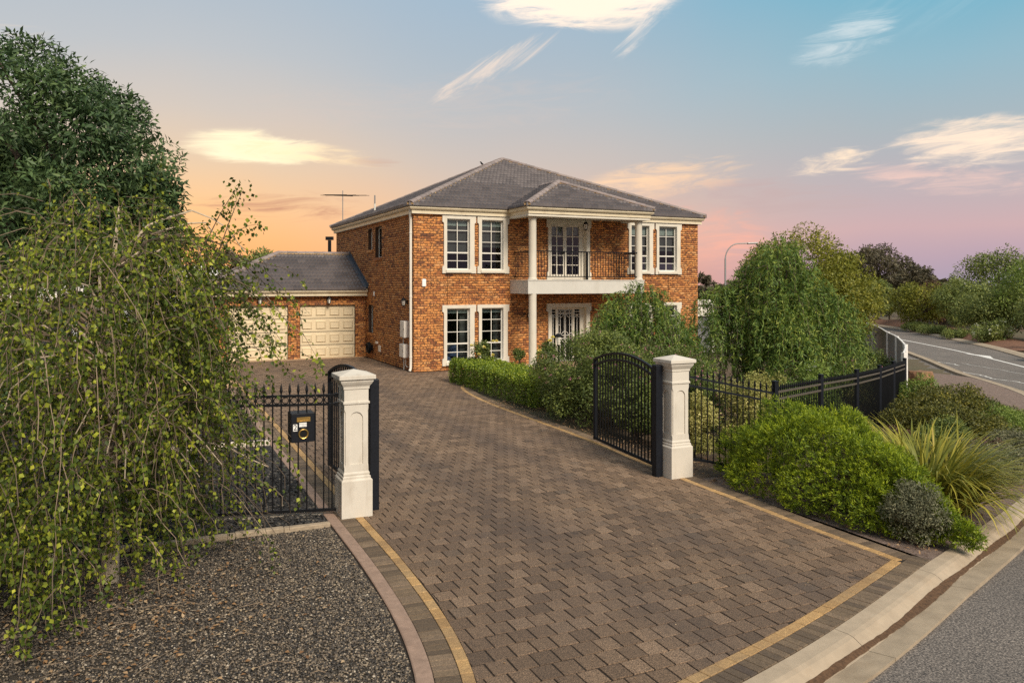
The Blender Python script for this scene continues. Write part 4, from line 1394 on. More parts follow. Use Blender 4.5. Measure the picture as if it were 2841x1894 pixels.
def slope_tiles(frame_o, ax, up, width, depth, keep, clip_planes, singles_n, parent, keepwhole=None):
    """frame_o: eave start (x,y,z); ax: unit along eave, up: unit up slope in plan (both 2d). keep(a,t)->inside?"""
    nrm = lambda a, t, z: (frame_o[0] + ax[0] * a + up[0] * t, frame_o[1] + ax[1] * a + up[1] * t, frame_o[2] + PITCH * t + z)
    ind, rest_ = [], []
    nt_ = int(depth / TC) + 1; na = int(width / TW) + 1
    for j in range(nt_):
        for i in range(-1, na + 1):
            a, t = i * TW, j * TC - 0.03
            cor = [(a, t), (a + TW, t), (a, t + TC), (a + TW, t + TC)]
            ins = [keep(*c) for c in cor]
            if not any(ins) and not keep(a + TW / 2, t + TC / 2): continue
            (ind if all(ins) else rest_).append((a, t))
    ind.sort(key=lambda q: q[1])
    sing = ind[:singles_n]; rest_ += ind[singles_n:]
    key = (round(ax[0], 2), round(ax[1], 2))
    if sing:
        V = [(ax[0] * p[0] + up[0] * p[1], ax[1] * p[0] + up[1] * p[1], p[2] + PITCH * p[1]) for p in TVv]
        mb = MB(); mb.add(V, TFf); me = single_mesh(mb, 'roof_tile', 'tile')
        for a, t in sing: shared('roof_tile', me, nrm(a, t, random.uniform(0, 0.004)), parent)
    if rest_:
        n = len(rest_)
        A = np.array(rest_); P = TVn[None] + np.concatenate([A, np.zeros((n, 1))], 1)[:, None, :]
        X = frame_o[0] + ax[0] * P[..., 0] + up[0] * P[..., 1]; Y = frame_o[1] + ax[1] * P[..., 0] + up[1] * P[..., 1]
        Z = frame_o[2] + PITCH * P[..., 1] + P[..., 2]
        Vn = np.stack([X, Y, Z], -1).reshape(-1, 3)
        Fn = (np.array(TFf)[None] + (np.arange(n) * len(TVv))[:, None, None]).reshape(-1, 4)
        o = np_obj('roof_tiling', Vn, Fn, 'tile', parent, rnd=np.repeat(rng.random(n), len(TVv)), kind='stuff')
        bm = bmesh.new(); bm.from_mesh(o.data)
        for pc, pn in clip_planes:
            bmesh.ops.bisect_plane(bm, geom=bm.verts[:] + bm.edges[:] + bm.faces[:], plane_co=pc, plane_no=pn, clear_outer=True)
        bm.to_mesh(o.data); bm.free()


W_ = RU1 - RU0
# front
slope_tiles((RU0, RV0, RZ), (1, 0), (0, 1), W_, W_ / 2, lambda a, t: t <= a and t <= W_ - a and not (P0 - RU0 + 0.2 < a < P1 - RU0 - 0.2 and t < 1.6 and t < a - (P0 - RU0) - 0.3 and t < (P1 - RU0) - a - 0.3),
            [((RU0, RV0, 0), (-1, 1, 0)), ((RU1, RV0, 0), (1, 1, 0))], 190, roof)
# left side
D_ = RV1 - RV0
slope_tiles((RU0, RV1, RZ), (0, -1), (1, 0), D_, D_ / 2, lambda a, t: t <= a and t <= D_ - a, [((RU0, RV1, 0), (1, 1, 0)), ((RU0, RV0, 0), (1, -1, 0))], 50, roof)
# right side (seen only from elsewhere)
slope_tiles((RU1, RV0, RZ), (0, 1), (-1, 0), D_, D_ / 2, lambda a, t: t <= a and t <= D_ - a, [((RU1, RV0, 0), (-1, -1, 0)), ((RU1, RV1, 0), (-1, 1, 0))], 0, roof)
# portico front / left / right
PW = P1 - P0
slope_tiles((P0, PV0, RZ), (1, 0), (0, 1), PW, PW / 2, lambda a, t: t <= a and t <= PW - a, [((P0, PV0, 0), (-1, 1, 0)), ((P1, PV0, 0), (1, 1, 0))], 60, roof)
slope_tiles((P0, PRV, RZ), (0, -1), (1, 0), PRV - PV0, PW / 2, lambda a, t: t <= PRV - PV0 - a and t >= (PRV - a) - RV0, [((P0, PV0, 0), (1, -1, 0)), ((P0, RV0, 0), (-1, 1, 0)), ((PCU, 0, 0), (1, 0, 0))], 0, roof)
slope_tiles((P1, PV0, RZ), (0, 1), (-1, 0), PRV - PV0, PW / 2, lambda a, t: t <= a and t >= (a + PV0) - RV0, [((P1, PV0, 0), (-1, -1, 0)), ((P1, RV0, 0), (1, 1, 0)), ((PCU, 0, 0), (-1, 0, 0))], 0, roof)


def ridge_caps(p, q, parent, L=0.36):
    p, q = Vector(p), Vector(q)
    d = (q - p); n = int(d.length / L); d.normalize()
    rot = d.to_track_quat('Y', 'Z').to_euler()
    for i in range(n + 1):
        c = p + d * (L * i)
        if (c - p).length + L > (q - p).length + 0.12: break
        shared('ridge_cap', cap_me, c, parent, rot)
    mb = MB(); mb.bar(p + Vector((0, 0, 0.015)), q + Vector((0, 0, 0.015)), 0.205, 0.06); mb.build('ridge_bedding', 'bedding', parent)


capm = MB()
vs_, fs_ = [], []
for y, r in ((0.0, 0.125), (0.38, 0.110)):
    for i in range(9):
        a = math.pi * i / 8
        vs_.append((r * math.cos(a), y, 0.085 * math.sin(a) * r / 0.125 + 0.03))
    for i in range(9):
        a = math.pi * i / 8
        vs_.append(((r - 0.015) * math.cos(a), y, 0.07 * math.sin(a) * r / 0.125 + 0.02))
for i in range(8):
    fs_ += [(i, i + 1, 18 + i + 1, 18 + i), (9 + i, 9 + i + 1, i + 1, i)]
capm.add(vs_, fs_)
cap_me = single_mesh(capm, 'ridge_cap', 'cap')
for c in ((RU0, RV0), (RU1, RV0), (RU0, RV1), (RU1, RV1)):
    ridge_caps((c[0], c[1], RZ + 0.02), (CU, CV, AZ + 0.03), roof)
ridge_caps((P0, PV0, RZ + 0.02), (PCU, PAV, PAZ + 0.03), roof)
ridge_caps((P1, PV0, RZ + 0.02), (PCU, PAV, PAZ + 0.03), roof)
ridge_caps((PCU, PAV, PAZ + 0.02), (PCU, PRV, PAZ + 0.02), roof)

# ---- small fittings of the house
dp = MB(); x_, y_ = HU0 - 0.055, HV0 + 0.16
dp.tube([(x_ - 0.08, y_ - 0.17, 5.2), (x_ - 0.05, y_ - 0.1, 5.08), (x_, y_, 4.80), (x_, y_, 4.5), (x_, y_, 0.35), (x_, y_, 0.12), (x_ - 0.04, y_ - 0.02, 0.03)], 0.045, 10)
for z in (4.45, 2.4, 0.45): dp.lathe(x_, y_, [(0.052, z), (0.052, z + 0.05)], 10)
dp.build('downpipe', 'white_trim', house, smooth=True)


def wall_lamp(p, nrm_, parent):
    n = Vector(nrm_); c = Vector(p) + n * 0.13
    mb = MB(); mb.bar(Vector(p), Vector(p) + n * 0.13, 0.02); mb.sqstack(p[0] + n.x * 0.01, p[1] + n.y * 0.01, [(0.03, p[2] - 0.08), (0.03, p[2] + 0.06)])
    mb.lathe(c.x, c.y, [(0.01, c.z - 0.16), (0.035, c.z - 0.13), (0.05, c.z - 0.12), (0.052, c.z - 0.11)], 6)
    mb.lathe(c.x, c.y, [(0.095, c.z + 0.05), (0.07, c.z + 0.10), (0.02, c.z + 0.14), (0.012, c.z + 0.18)], 6)
    for k in range(6):
        a = math.pi * 2 * k / 6
        mb.bar((c.x + 0.05 * math.cos(a), c.y + 0.05 * math.sin(a), c.z - 0.115), (c.x + 0.08 * math.cos(a), c.y + 0.08 * math.sin(a), c.z + 0.055), 0.010)
    o = mb.build('wall_lantern', 'black', parent)
    m2 = MB(); m2.lathe(c.x, c.y, [(0.044, c.z - 0.108), (0.072, c.z + 0.048)], 6); m2.build('lantern_glass', 'lantern_glass', o)


wall_lamp((HU0, 24.93, 2.24), (-1, 0, 0), house)
wall_lamp((11.92, HV0, 1.75), (0, -1, 0), house)
# pendant lantern under the portico
c = Vector((13.75, 23.5, 4.82))
mb = MB(); mb.tube([(c.x, c.y, 5.1), (c.x, c.y, 4.95)], 0.008, 5); mb.lathe(c.x, c.y, [(0.10, c.z + 0.05), (0.06, c.z + 0.12), (0.015, c.z + 0.15)], 6); mb.lathe(c.x, c.y, [(0.01, c.z - 0.17), (0.05, c.z - 0.13), (0.055, c.z - 0.12)], 6)
for k in range(6):
    a = math.pi * 2 * k / 6
    mb.bar((c.x + 0.052 * math.cos(a), c.y + 0.052 * math.sin(a), c.z - 0.12), (c.x + 0.085 * math.cos(a), c.y + 0.085 * math.sin(a), c.z + 0.055), 0.012)
pl = mb.build('pendant_lantern', 'black', house)
m2 = MB(); m2.lathe(c.x, c.y, [(0.046, c.z - 0.115), (0.078, c.z + 0.048)], 6); m2.build('lantern_glass', 'lantern_glass', pl)
# meter boxes
for v0, v1, z0, z1 in ((24.74, 25.20, 1.08, 1.62), (24.80, 25.28, 0.42, 0.86)):
    mb = MB(); mb.box(HU0 - 0.17, HU0 - 0.004, v0, v1, z0, z1)
    mb = mb.build('meter_box', 'shed_white', house, bevel=0.01)
    m2 = MB(); m2.box(HU0 - 0.178, HU0 - 0.171, v0 + 0.02, v1 - 0.02, z0 + 0.02, z1 - 0.02); m2.build('box_door', 'shed_white', mb)
    m2 = MB(); m2.box(HU0 - 0.184, HU0 - 0.179, v0 + 0.05, v0 + 0.08, (z0 + z1) / 2 - 0.04, (z0 + z1) / 2 + 0.04); m2.build('latch', 'black', mb)
mb = MB(); mb.tube([(HU0 - 0.05, 25.22, 1.08), (HU0 - 0.05, 25.22, 0.86)], 0.018, 6); mb.tube([(HU0 - 0.05, 25.15, 0.42), (HU0 - 0.05, 25.15, 0.0)], 0.022, 6); mb.tube([(HU0 - 0.05, 24.95, 0.42), (HU0 - 0.05, 24.95, 0.18), (HU0 - 0.05, 24.85, 0.12), (HU0 - 0.05, 24.72, 0.14)], 0.016, 6)
mb.build('meter_conduit', 'white_trim', house)
mb = MB(); mb.box(8.10, 8.24, HV0 - 0.06, HV0 - 0.004, 2.74, 2.99); mb.build('alarm_box', 'sticker', house, bevel=0.03)
mb = MB(); mb.box(HU0 - 0.03, HU0 - 0.004, 28.98, 29.1, 2.38, 2.55); mb.build('sensor_box', 'sticker', house)
mb = MB(); mb.box(HU0 - 0.05, HU0 - 0.004, 28.5, 28.75, 0.62, 0.70); mb.box(HU0 - 0.03, HU0 - 0.004, 28.15, 28.4, 0.35, 0.58); mb.build('wall_vent', 'shed_white', house)
mb = MB()
for r_, y0 in ((0.20, 0), (0.17, 0.05), (0.14, 0.02)):
    mb.tube([(HU0 - 0.12 - y0, 29.35 + r_ * math.cos(a), 0.42 + r_ * math.sin(a)) for a in np.linspace(0, 2 * math.pi, 17)], 0.035, 6)
mb.box(HU0 - 0.14, HU0, 29.25, 29.45, 0.32, 0.52)
mb.build('hose_reel', 'black', house)
mb = MB(); mb.tube([(8.35, 30.86, RZ + PITCH * (8.35 - RU0) - 0.1), (8.35, 30.86, 6.02)], 0.035, 8); mb.build('vent_pipe_sleeve', 'white_trim', house)
mb = MB(); mb.tube([(8.35, 30.86, 6.02), (8.35, 30.86, 6.36)], 0.028, 8); mb.build('vent_pipe', 'galv', house)
# security wire / control joints
mb = MB()
for u_ in (8.98, 17.75): mb.box(u_ - 0.006, u_ + 0.006, HV0 - 0.0095, HV0 - 0.0035, 2.16, 3.16)
mb.build('control_joint', 'void', wall_front)

# antenna
an = empty('tv_antenna', (7.99, 34.89, 5.4), 'thin roof antenna on a mast at the far left corner of the house', 'antenna')
mb = MB(); mb.tube([(7.99, 34.89, 5.0), (7.99, 34.89, 6.95)], 0.02, 6); mb.build('mast', 'galv', an)
cx = Vector((math.cos(TH), -math.sin(TH), 0)); fw = Vector((math.sin(TH), math.cos(TH), 0))
o_ = Vector((7.99, 34.89, 6.75))
mb = MB(); mb.bar(o_ - cx * 0.25 - fw * 0.6 + Vector((0, 0, -0.08)), o_ + cx * 0.3 + fw * 0.7 + Vector((0, 0, 0.04)), 0.03); mb.build('boom', 'black', an)
for k, (t, l) in enumerate(((-0.5, 0.5), (-0.2, 0.75), (0.1, 1.05), (0.4, 1.0), (0.6, 0.4))):
    p = o_ + fw * t * 0.9 + cx * t * 0.4 + Vector((0, 0, 0.06 * t))
    mb = MB(); mb.tube([p - cx * l, p + cx * l * 0.95], 0.010, 5); mb.build('element', 'black', an)
# bird
bt = 5.2
bp = Vector((RU0 + bt, RV1 - bt, RZ + PITCH * bt + 0.13)); BS = 0.6
bi = empty('bird', bp, 'small dark bird perched on the roof hip near the peak', 'bird')
mb = MB(); mb.tube([bp + cx * 0.012 + Vector((0, 0, 0.012)), bp + Vector((0, 0, 0.054)), bp - cx * 0.036 + Vector((0, 0, 0.096)), bp - cx * 0.054 + Vector((0, 0, 0.132)), bp - cx * 0.078 + Vector((0, 0, 0.141)), bp - cx * 0.102 + Vector((0, 0, 0.138))], [0.012, 0.04, 0.034, 0.025, 0.018, 0.003], 8)
mb.tube([bp + Vector((0, 0, 0.060)), bp + cx * 0.072 + Vector((0, 0, 0.018)), bp + cx * 0.150 + Vector((0, 0, -0.012))], [0.03, 0.02, 0.01], 6)
mb.tube([bp + Vector((0, 0, 0.042)), bp + Vector((0, 0, -0.018))], 0.008, 4)
mb.build('body', 'void', bi, smooth=True)

# ------------------------------------------------------------------ garage
GU0, GU1, GV0, GV1, GZ = 2.20, 7.835, 30.25, 36.2, 2.48
garage = empty('garage', (5, 30.25, 0), 'brick double garage with cream panel doors attached to the left of the house', 'garage')
op_g = [(5.33, 7.41, 0.0, 2.02), (2.80, 4.88, 0.0, 2.02)]
gfn = lambda a, z, d: (a, GV0 + 0.008 + d, z)
wm = MB(); wall_core(gfn, GU0 + 0.008, GU1, -0.1, GZ, op_g, 0.24, wm)
wm.add([(GU0 + 0.008, GV0 + 0.008, -0.1), (GU0 + 0.008, GV1, -0.1), (GU0 + 0.008, GV1, GZ), (GU0 + 0.008, GV0 + 0.008, GZ)], [(0, 1, 2, 3)])
wm.add([(GU0, GV1, -0.1), (GU1, GV1, -0.1), (GU1, GV1, GZ), (GU0, GV1, GZ)], [(0, 1, 2, 3)])
gw = wm.build('front_wall', 'mortar', garage)
cells = brick_cells(GU0, GU1, 0.0, GZ, op_g)
full = [c for c in cells if abs(c[1] - c[0] - BL) < 1e-6][:180]; ids = set(full)
for c in full: shared('brick', brick_me, (c[0], GV0 - random.random() * 0.003, c[2]), gw)
brick_field('brickwork', [c for c in cells if c not in ids], 'f', GV0, gw)
brick_field('brickwork', brick_cells(GV0, GV1, 0, GZ, []), 's', GU0, gw)
for a0, a1, z0, z1 in op_g:
    d_ = MB(); yv = GV0 + 0.12
    d_.box(a0, a1, yv, yv + 0.04, 0.0, z1)
    d_ = d_.build('garage_door', 'garage_door', garage)
    cw, rh = (a1 - a0) / 4, (z1 - 0.0) / 4
    for i in range(4):
        for j in range(4):
            x0, x1, y0, y1 = a0 + i * cw + 0.05, a0 + (i + 1) * cw - 0.05, j * rh + 0.085, (j + 1) * rh - 0.075
            mb = MB(); b_ = 0.055
            mb.add([(x0, yv - 0.001, y0), (x1, yv - 0.001, y0), (x1, yv - 0.001, y1), (x0, yv - 0.001, y1),
                    (x0 + 0.02, yv - 0.004, y0 + 0.02), (x1 - 0.02, yv - 0.004, y0 + 0.02), (x1 - 0.02, yv - 0.004, y1 - 0.02), (x0 + 0.02, yv - 0.004, y1 - 0.02),
                    (x0 + b_, yv - 0.045, y0 + b_), (x1 - b_, yv - 0.045, y0 + b_), (x1 - b_, yv - 0.045, y1 - b_), (x0 + b_, yv - 0.045, y1 - b_),
                    (x0 + b_ + .02, yv - 0.030, y0 + b_ + .02), (x1 - b_ - .02, yv - 0.030, y0 + b_ + .02), (x1 - b_ - .02, yv - 0.030, y1 - b_ - .02), (x0 + b_ + .02, yv - 0.030, y1 - b_ - .02)],
                   [(k + i4, (k + 1) % 4 + i4, (k + 1) % 4 + i4 + 4, k + i4 + 4) for i4 in (0, 4, 8) for k in range(4)] + [(12, 13, 14, 15)])
            mb.build('panel', 'garage_door', d_)
    mb = MB()
    for j in range(1, 4): mb.box(a0, a1, yv - 0.002, yv + 0.001, j * rh - 0.010, j * rh + 0.010)
    mb.build('panel_joint', 'void', d_)
for u_ in (6.38, 3.86): wall_lamp((u_, GV0, 2.20), (0, -1, 0), garage)
GEV = GV0 - 0.35; GEU = GU0 - 0.42; GRZ = 2.62; GRV = GEV + 3.15
grf = MB(); GRU = GEU + 3.15; RZ2 = GRZ + PITCH * 3.15
GB = GRV + 3.15
grf.add([(GEU, GEV, GRZ - .03), (GU1, GEV, GRZ - .03), (GU1, GRV, RZ2 - .03), (GRU, GRV, RZ2 - .03), (GEU, GB, GRZ - .03), (GU1, GB, GRZ - .03)], [(0, 1, 2, 3), (0, 3, 4), (4, 3, 2, 5)])
grf = grf.build('roof', 'sarking', garage)
gwid = GU1 - GEU
slope_tiles((GEU, GEV, GRZ), (1, 0), (0, 1), gwid, 3.15, lambda a, t: t <= a and a <= gwid - 0.12 and t <= 3.15, [((GEU, GEV, 0), (-1, 1, 0)), ((0, GRV, 0), (0, 1, 0)), ((GU1 - 0.10, 0, 0), (1, 0, 0))], 170, grf)
slope_tiles((GEU, GB, GRZ), (0, -1), (1, 0), 6.3, 3.15, lambda a, t: t <= a and t <= 6.3 - a, [((GEU, GB, 0), (1, 1, 0)), ((GEU, GEV, 0), (1, -1, 0))], 0, grf)
ridge_caps((GEU, GEV, GRZ + 0.02), (GRU, GRV, RZ2 + 0.03), grf); ridge_caps((GEU, GB, GRZ + 0.02), (GRU, GRV, RZ2 + 0.03), grf); ridge_caps((GRU, GRV, RZ2 + 0.03), (GU1, GRV, RZ2 + 0.03), grf)
mb = MB(); mb.bar((GU1 - 0.09, GEV, GRZ + 0.06), (GU1 - 0.09, GRV, RZ2 + 0.06), 0.17, 0.03); mb.bar((GU1 - 0.005, GEV, GRZ + 0.12), (GU1 - 0.005, GRV, RZ2 + 0.12), 0.03, 0.16); mb.build('flashing', 'flashing', grf)
shiftz = GRZ - RZ
mb = MB(); mb.sweep([(GEU + 0.1, GB), (GEU + 0.1, GEV + 0.1), (GU1 - 0.02, GEV + 0.1)], [(w, z + shiftz) for w, z in GUT]); mb.build('gutter', 'gutter', garage)
mb = MB(); mb.sweep([(GEU + 0.1, GB), (GEU + 0.1, GEV + 0.1), (GU1 - 0.02, GEV + 0.1)], [(w, z + shiftz) for w, z in FAS]); mb.build('fascia', 'gutter', garage)
mb = MB(); mb.box(GEU + 0.12, GU1, GEV + 0.12, GV0 + 0.01, GRZ - 0.26, GRZ - 0.245); mb.build('eave_soffit', 'trim', garage)
mb = MB(); mb.box(2.3, GU1 - 0.05, GV0 - 0.28, GV0 + 0.10, -0.05, 0.012); mb.build('door_threshold', 'tan_block', garage)

# ------------------------------------------------------------------ gate pillars, posts, gates
def gate_pillar(cx, cy, label):
    g_ = empty('gate_pillar', (cx, cy, 0), label, 'pillar', 'gate pillars')
    mb = MB(); mb.sqstack(cx, cy, [(0.19, -0.02), (0.19, 0.445), (0.186, 0.455), (0.172, 0.468), (0.172, 0.492), (0.158, 0.505), (0.162, 0.52), (0.162, 0.53), (0.15, 0.555)]); mb.build('base', 'pillar', g_)
    mb = MB(); mb.box(cx - 0.132, cx + 0.132, cy - 0.132, cy + 0.132, 0.555, 1.375)
    # framed arched panel on each face
    hw_, pw, z0, z1 = 0.149, 0.082, 0.556, 1.374
    zb, za = 0.64, 1.20
    rr = pw
    for k in range(4):
        ca, sa_ = math.cos(k * math.pi / 2), math.sin(k * math.pi / 2)
        fn = lambda a, b, d, ca=ca, sa_=sa_: (cx + a * ca - (-0.132 - d) * sa_, cy + a * sa_ + (-0.132 - d) * ca, b)
        for sg in (-1, 1):
            # stile with chamfered outer corner between zb-.05 and za+.12
            xo = 0.149; xi = 0.1335
            st = [(sg * pw, z0), (sg * pw, za)] + [(sg * pw * math.cos(t), za + rr * math.sin(t)) for t in np.linspace(0.25, math.pi / 2, 6)] + [(0, z1), (sg * xo, z1), (sg * xo, za + 0.12), (sg * xi, za + 0.08), (sg * xi, zb), (sg * xo, zb - 0.04), (sg * xo, z0)]
            mb.prism(st, fn, 0, 0.0165)
        mb.prism([(-pw, z0), (pw, z0), (pw, zb), (-pw, zb)], fn, 0, 0.0163)
    mb.build('shaft', 'pillar', g_)
    mb = MB(); mb.sqstack(cx, cy, [(0.150, 1.375), (0.163, 1.383), (0.163, 1.408), (0.150, 1.416), (0.150, 1.555), (0.160, 1.565), (0.160, 1.585), (0.165, 1.60), (0.185, 1.628), (0.20, 1.655), (0.202, 1.682)]); mb.build('neck', 'pillar', g_)
    mb = MB(); mb.sqstack(cx, cy, [(0.222, 1.684), (0.225, 1.687), (0.225, 1.728), (0.222, 1.735), (0.0, 1.795)]); mb.build('cap', 'pillar', g_)
    return g_


gate_pillar(2.36, 9.72, 'cream gate pillar beside the letterbox fence at the left of the driveway')
gate_pillar(7.16, 9.63, 'cream gate pillar beside the green juniper at the right of the driveway')


def gate_post(u_, v_, label, r=0.058):
    mb = MB(); mb.lathe(u_, v_, [(r, -0.02), (r, 1.645), (r - 0.008, 1.655)], 18) if False else mb.sqstack(u_, v_, [(r, -0.02), (r, 1.64), (r - 0.008, 1.65)])
    mb.build('gate_post', 'black_soft', None, bevel=0.012, label=label, cat='post', group='black gate posts')


gate_post(2.635, 9.80, 'black square gate post hard against the left cream pillar')
gate_post(6.90, 9.70, 'black square gate post hard against the right cream pillar')


def gate_leaf(h, f, label):
    """h hinge end, f free end on plan"""
    h, f = Vector((*h, 0)), Vector((*f, 0))
    L = (f - h).length; d = (f - h) / L
    g_ = empty('gate', h, label, 'gate', 'double gate leaves')
    arcz = lambda t, off=0: 1.49 - off + 0.19 * (1 - (2 * t - 1) ** 2)
    P = lambda t, z: h + d * (L * t) + Vector((0, 0, z))
    mb = MB(); mb.bar(P(0, 0.05), P(0, 1.52), 0.05, 0.05, up=d); mb.build('stile', 'black_soft', g_)
    mb = MB(); mb.bar(P(1, 0.05), P(1, 1.50), 0.05, 0.05, up=d); mb.build('stile', 'black_soft', g_)
    mb = MB(); mb.bar(P(0.01, 0.075), P(0.99, 0.075), 0.035, 0.04); mb.build('bottom_rail', 'black_soft', g_)
    for nm, off, w in (('top_rail', 0.0, 0.04), ('lower_arch_rail', 0.11, 0.03)):
        mb = MB()
        T = np.linspace(0.005, 0.995, 25)
        sd = d.cross(Vector((0, 0, 1)))
        vs_, fs_ = [], []
        for t in T:
            p = P(t, arcz(t, off))
            for a, b in ((-w / 2, -0.02), (w / 2, -0.02), (w / 2, 0.018), (-w / 2, 0.018)): vs_.append(p + sd * a + Vector((0, 0, b)))
        for i in range(24):
            for k in range(4): fs_.append((i * 4 + k, i * 4 + (k + 1) % 4, i * 4 + 4 + (k + 1) % 4, i * 4 + 4 + k))
        mb.add(vs_, fs_); mb.build(nm, 'black_soft', g_)
    n = 21
    for i in range(1, n):
        t = i / n
        mb = MB(); mb.bar(P(t, 0.09), P(t, arcz(t) - 0.015), 0.018, 0.018, up=d); mb.build('picket', 'black', g_)
    mb = MB()
    for z in (0.3, 1.35): mb.bar(P(0, z) - d * 0.09, P(0, z), 0.03, 0.05)
    mb.build('hinge', 'black', g_)
    return g_


gate_leaf((7.09, 9.93), (7.36, 12.25), 'black arched gate leaf standing open beside the flowering bush')
gate_leaf((2.66, 10.0), (2.60, 12.25), 'black arched gate leaf standing open behind the left pillar')

# ------------------------------------------------------------------ fences
def spear_mesh(name, h, spear=0.15, r=0.009):
    mb = MB(); mb.lathe(0, 0, [(r, 0.06), (r, h - spear - 0.02), (r * 1.9, h - spear - 0.012), (r * 1.9, h - spear + 0.004), (r * 0.9, h - spear + 0.012), (r * 2.1, h - spear * 0.62), (r * 1.2, h - spear * 0.25), (0.001, h)], 6)
    return single_mesh(mb, name, 'black')


def fence_run(parent, p, q, n, h, rails, picket_me, zp, zq, ring=None, railmat='black', post=True):
    p, q = Vector((*p, 0)), Vector((*q, 0))
    d = q - p
    for rz, w, hh in rails:
        mb = MB(); mb.bar(p + Vector((0, 0, rz + zp)), q + Vector((0, 0, rz + zq)), w, hh); mb.build('rail', railmat, parent)
    for i in range(n):
        t = (i + 0.5) / n
        shared('picket', picket_me, p + d * t + Vector((0, 0, zp + (zq - zp) * t)), parent)
    if ring is not None:
        for i in range(n - 1):
            t = (i + 1.0) / n
            c = p + d * t + Vector((0, 0, zp + (zq - zp) * t))
            shared('ring', ring, c + Vector((0, 0, 0)), parent, (0, 0, math.atan2(d.y, d.x)))


sp1 = spear_mesh('picket', 1.64)
rm = MB(); rm.tube([(0.038 * math.cos(a), 0, 1.425 + 0.038 * math.sin(a)) for a in np.linspace(0, 2 * math.pi, 19)], 0.006, 5, cap=False)
ring_me = single_mesh(rm, 'ring', 'black')
lf = empty('left_fence'.replace('left_', 'picket_'), (0, 10, 0), 'black spear-topped fence with rings, left of the driveway behind the weeping tree', 'fence', 'black picket fences')
fence_run(lf, (2.15, 9.74), (-1.45, 10.75), 37, 1.64, [(1.48, 0.03, 0.028), (1.37, 0.03, 0.028), (0.075, 0.03, 0.035)], sp1, 0, 0, ring_me)
mb = MB(); mb.bar((2.12, 9.86, 0.0), (-1.45, 10.86, 0.0), 0.10, 0.10); mb.build('plinth', 'block', lf)
mb = MB(); mb.bar((2.135, 9.745, 1.48), (2.175, 9.735, 1.48), 0.06, 0.05); mb.bar((2.135, 9.745, 1.37), (2.175, 9.735, 1.37), 0.06, 0.05); mb.build('wall_bracket', 'black', lf)
mb = MB(); mb.box(2.055, 2.065, 9.74, 9.75, 0.1, 1.42); mb.build('end_stile', 'black', lf)

# right fence: raked first panel then straight run down the slope
posts = [(8.805, 9.30), (10.93, 10.42), (13.06, 11.52), (15.14, 12.72), (17.17, 14.01), (19.19, 15.29)]
rf = empty('picket_fence', (9, 9.4, 0), 'black spear-topped fence running from the right pillar down past the shrubs to the road', 'fence', 'black picket fences')
sp2 = spear_mesh('picket', 1.42, 0.11)
gz_ = [float(tz(*p)) - 0.03 for p in posts]
fence_run(rf, (7.35, 9.60), posts[0], 15, 1.5, [(1.30, 0.032, 0.03), (1.17, 0.032, 0.03), (0.08, 0.03, 0.035)], spear_mesh('picket', 1.45, 0.13), 0.17, gz_[0] - 0.02, railmat='black_soft')
for i in range(len(posts) - 1):
    fence_run(rf, posts[i], posts[i + 1], 24, 1.42, [(1.30, 0.036, 0.032), (1.19, 0.036, 0.032), (0.10, 0.03, 0.035)], sp2, gz_[i], gz_[i + 1], railmat='rail_top')
for (a, b), z in zip(posts, gz_):
    mb = MB(); mb.sqstack(a, b, [(0.034, z - 0.3), (0.034, z + 1.455), (0.04, z + 1.46), (0.04, z + 1.475), (0.01, z + 1.485)]); mb.build('fence_post', 'black_soft', rf)

# pale steel fence along the road
lfpts = [(19.35, 15.45), (21.11, 16.80), (25.94, 21.01), (29.05, 23.97), (34.32, 29.24), (40, 36)]
sf = empty('steel_fence', (21, 16.6, -0.8), 'pale grey sheet steel fence with white capping curving along the road', 'fence')
topz = [0.86, 0.94, 0.79, 0.70, 0.66, 0.62]
Pp = smooth_line(np.array(lfpts), 5); Tz = np.interp(np.arange(len(Pp)) / 5, range(6), topz)
for i in range(len(Pp) - 1):
    a, b = Pp[i], Pp[i + 1]
    za, zb = float(Tz[i]), float(Tz[i + 1])
    mb = MB(); d_ = Vector((b[0] - a[0], b[1] - a[1], 0)); s_ = d_.cross(Vector((0, 0, 1))).normalized() * 0.012
    A, B = Vector((*a, 0)), Vector((*b, 0))
    vs_ = []
    for q, zt in ((A, za), (B, zb)):
        gq = float(tz(q.x, q.y)) - 0.1
        vs_ += [q - s_ + Vector((0, 0, gq)), q + s_ + Vector((0, 0, gq)), q + s_ + Vector((0, 0, zt)), q - s_ + Vector((0, 0, zt))]
    mb.add(vs_, [(0, 1, 2, 3), (7, 6, 5, 4), (0, 4, 5, 1), (1, 5, 6, 2), (2, 6, 7, 3), (3, 7, 4, 0)]); mb.build('panel', 'light_fence', sf)
    mb = MB(); mb.bar((*a, za + 0.02), (*b, zb + 0.02), 0.05, 0.04); mb.build('capping', 'white_line', sf)
    if i % 5 == 0:
        gq = float(tz(*a)); mb = MB(); mb.sqstack(a[0], a[1], [(0.05, gq - 0.1), (0.05, za + 0.05)]); mb.build('fence_post', 'white_line', sf)

# ------------------------------------------------------------------ letterbox on the left fence
def text_mesh(txt, size, mat, loc, parent, name):
    cu_ = bpy.data.curves.new('txt', 'FONT'); cu_.body = txt; cu_.size = size; cu_.align_x = 'CENTER'; cu_.align_y = 'CENTER'; cu_.extrude = 0.0006
    to = bpy.data.objects.new('txt', cu_); col.objects.link(to)
    bpy.context.view_layer.update()
    me = bpy.data.meshes.new_from_object(to.evaluated_get(bpy.context.evaluated_depsgraph_get()))
    bpy.data.objects.remove(to); bpy.data.curves.remove(cu_)
    me.name = name; me.materials.clear(); me.materials.append(M[mat])
    o = bpy.data.objects.new(name, me); link(o, parent, loc); o.rotation_euler = (rd(90), 0, 0)
    return o


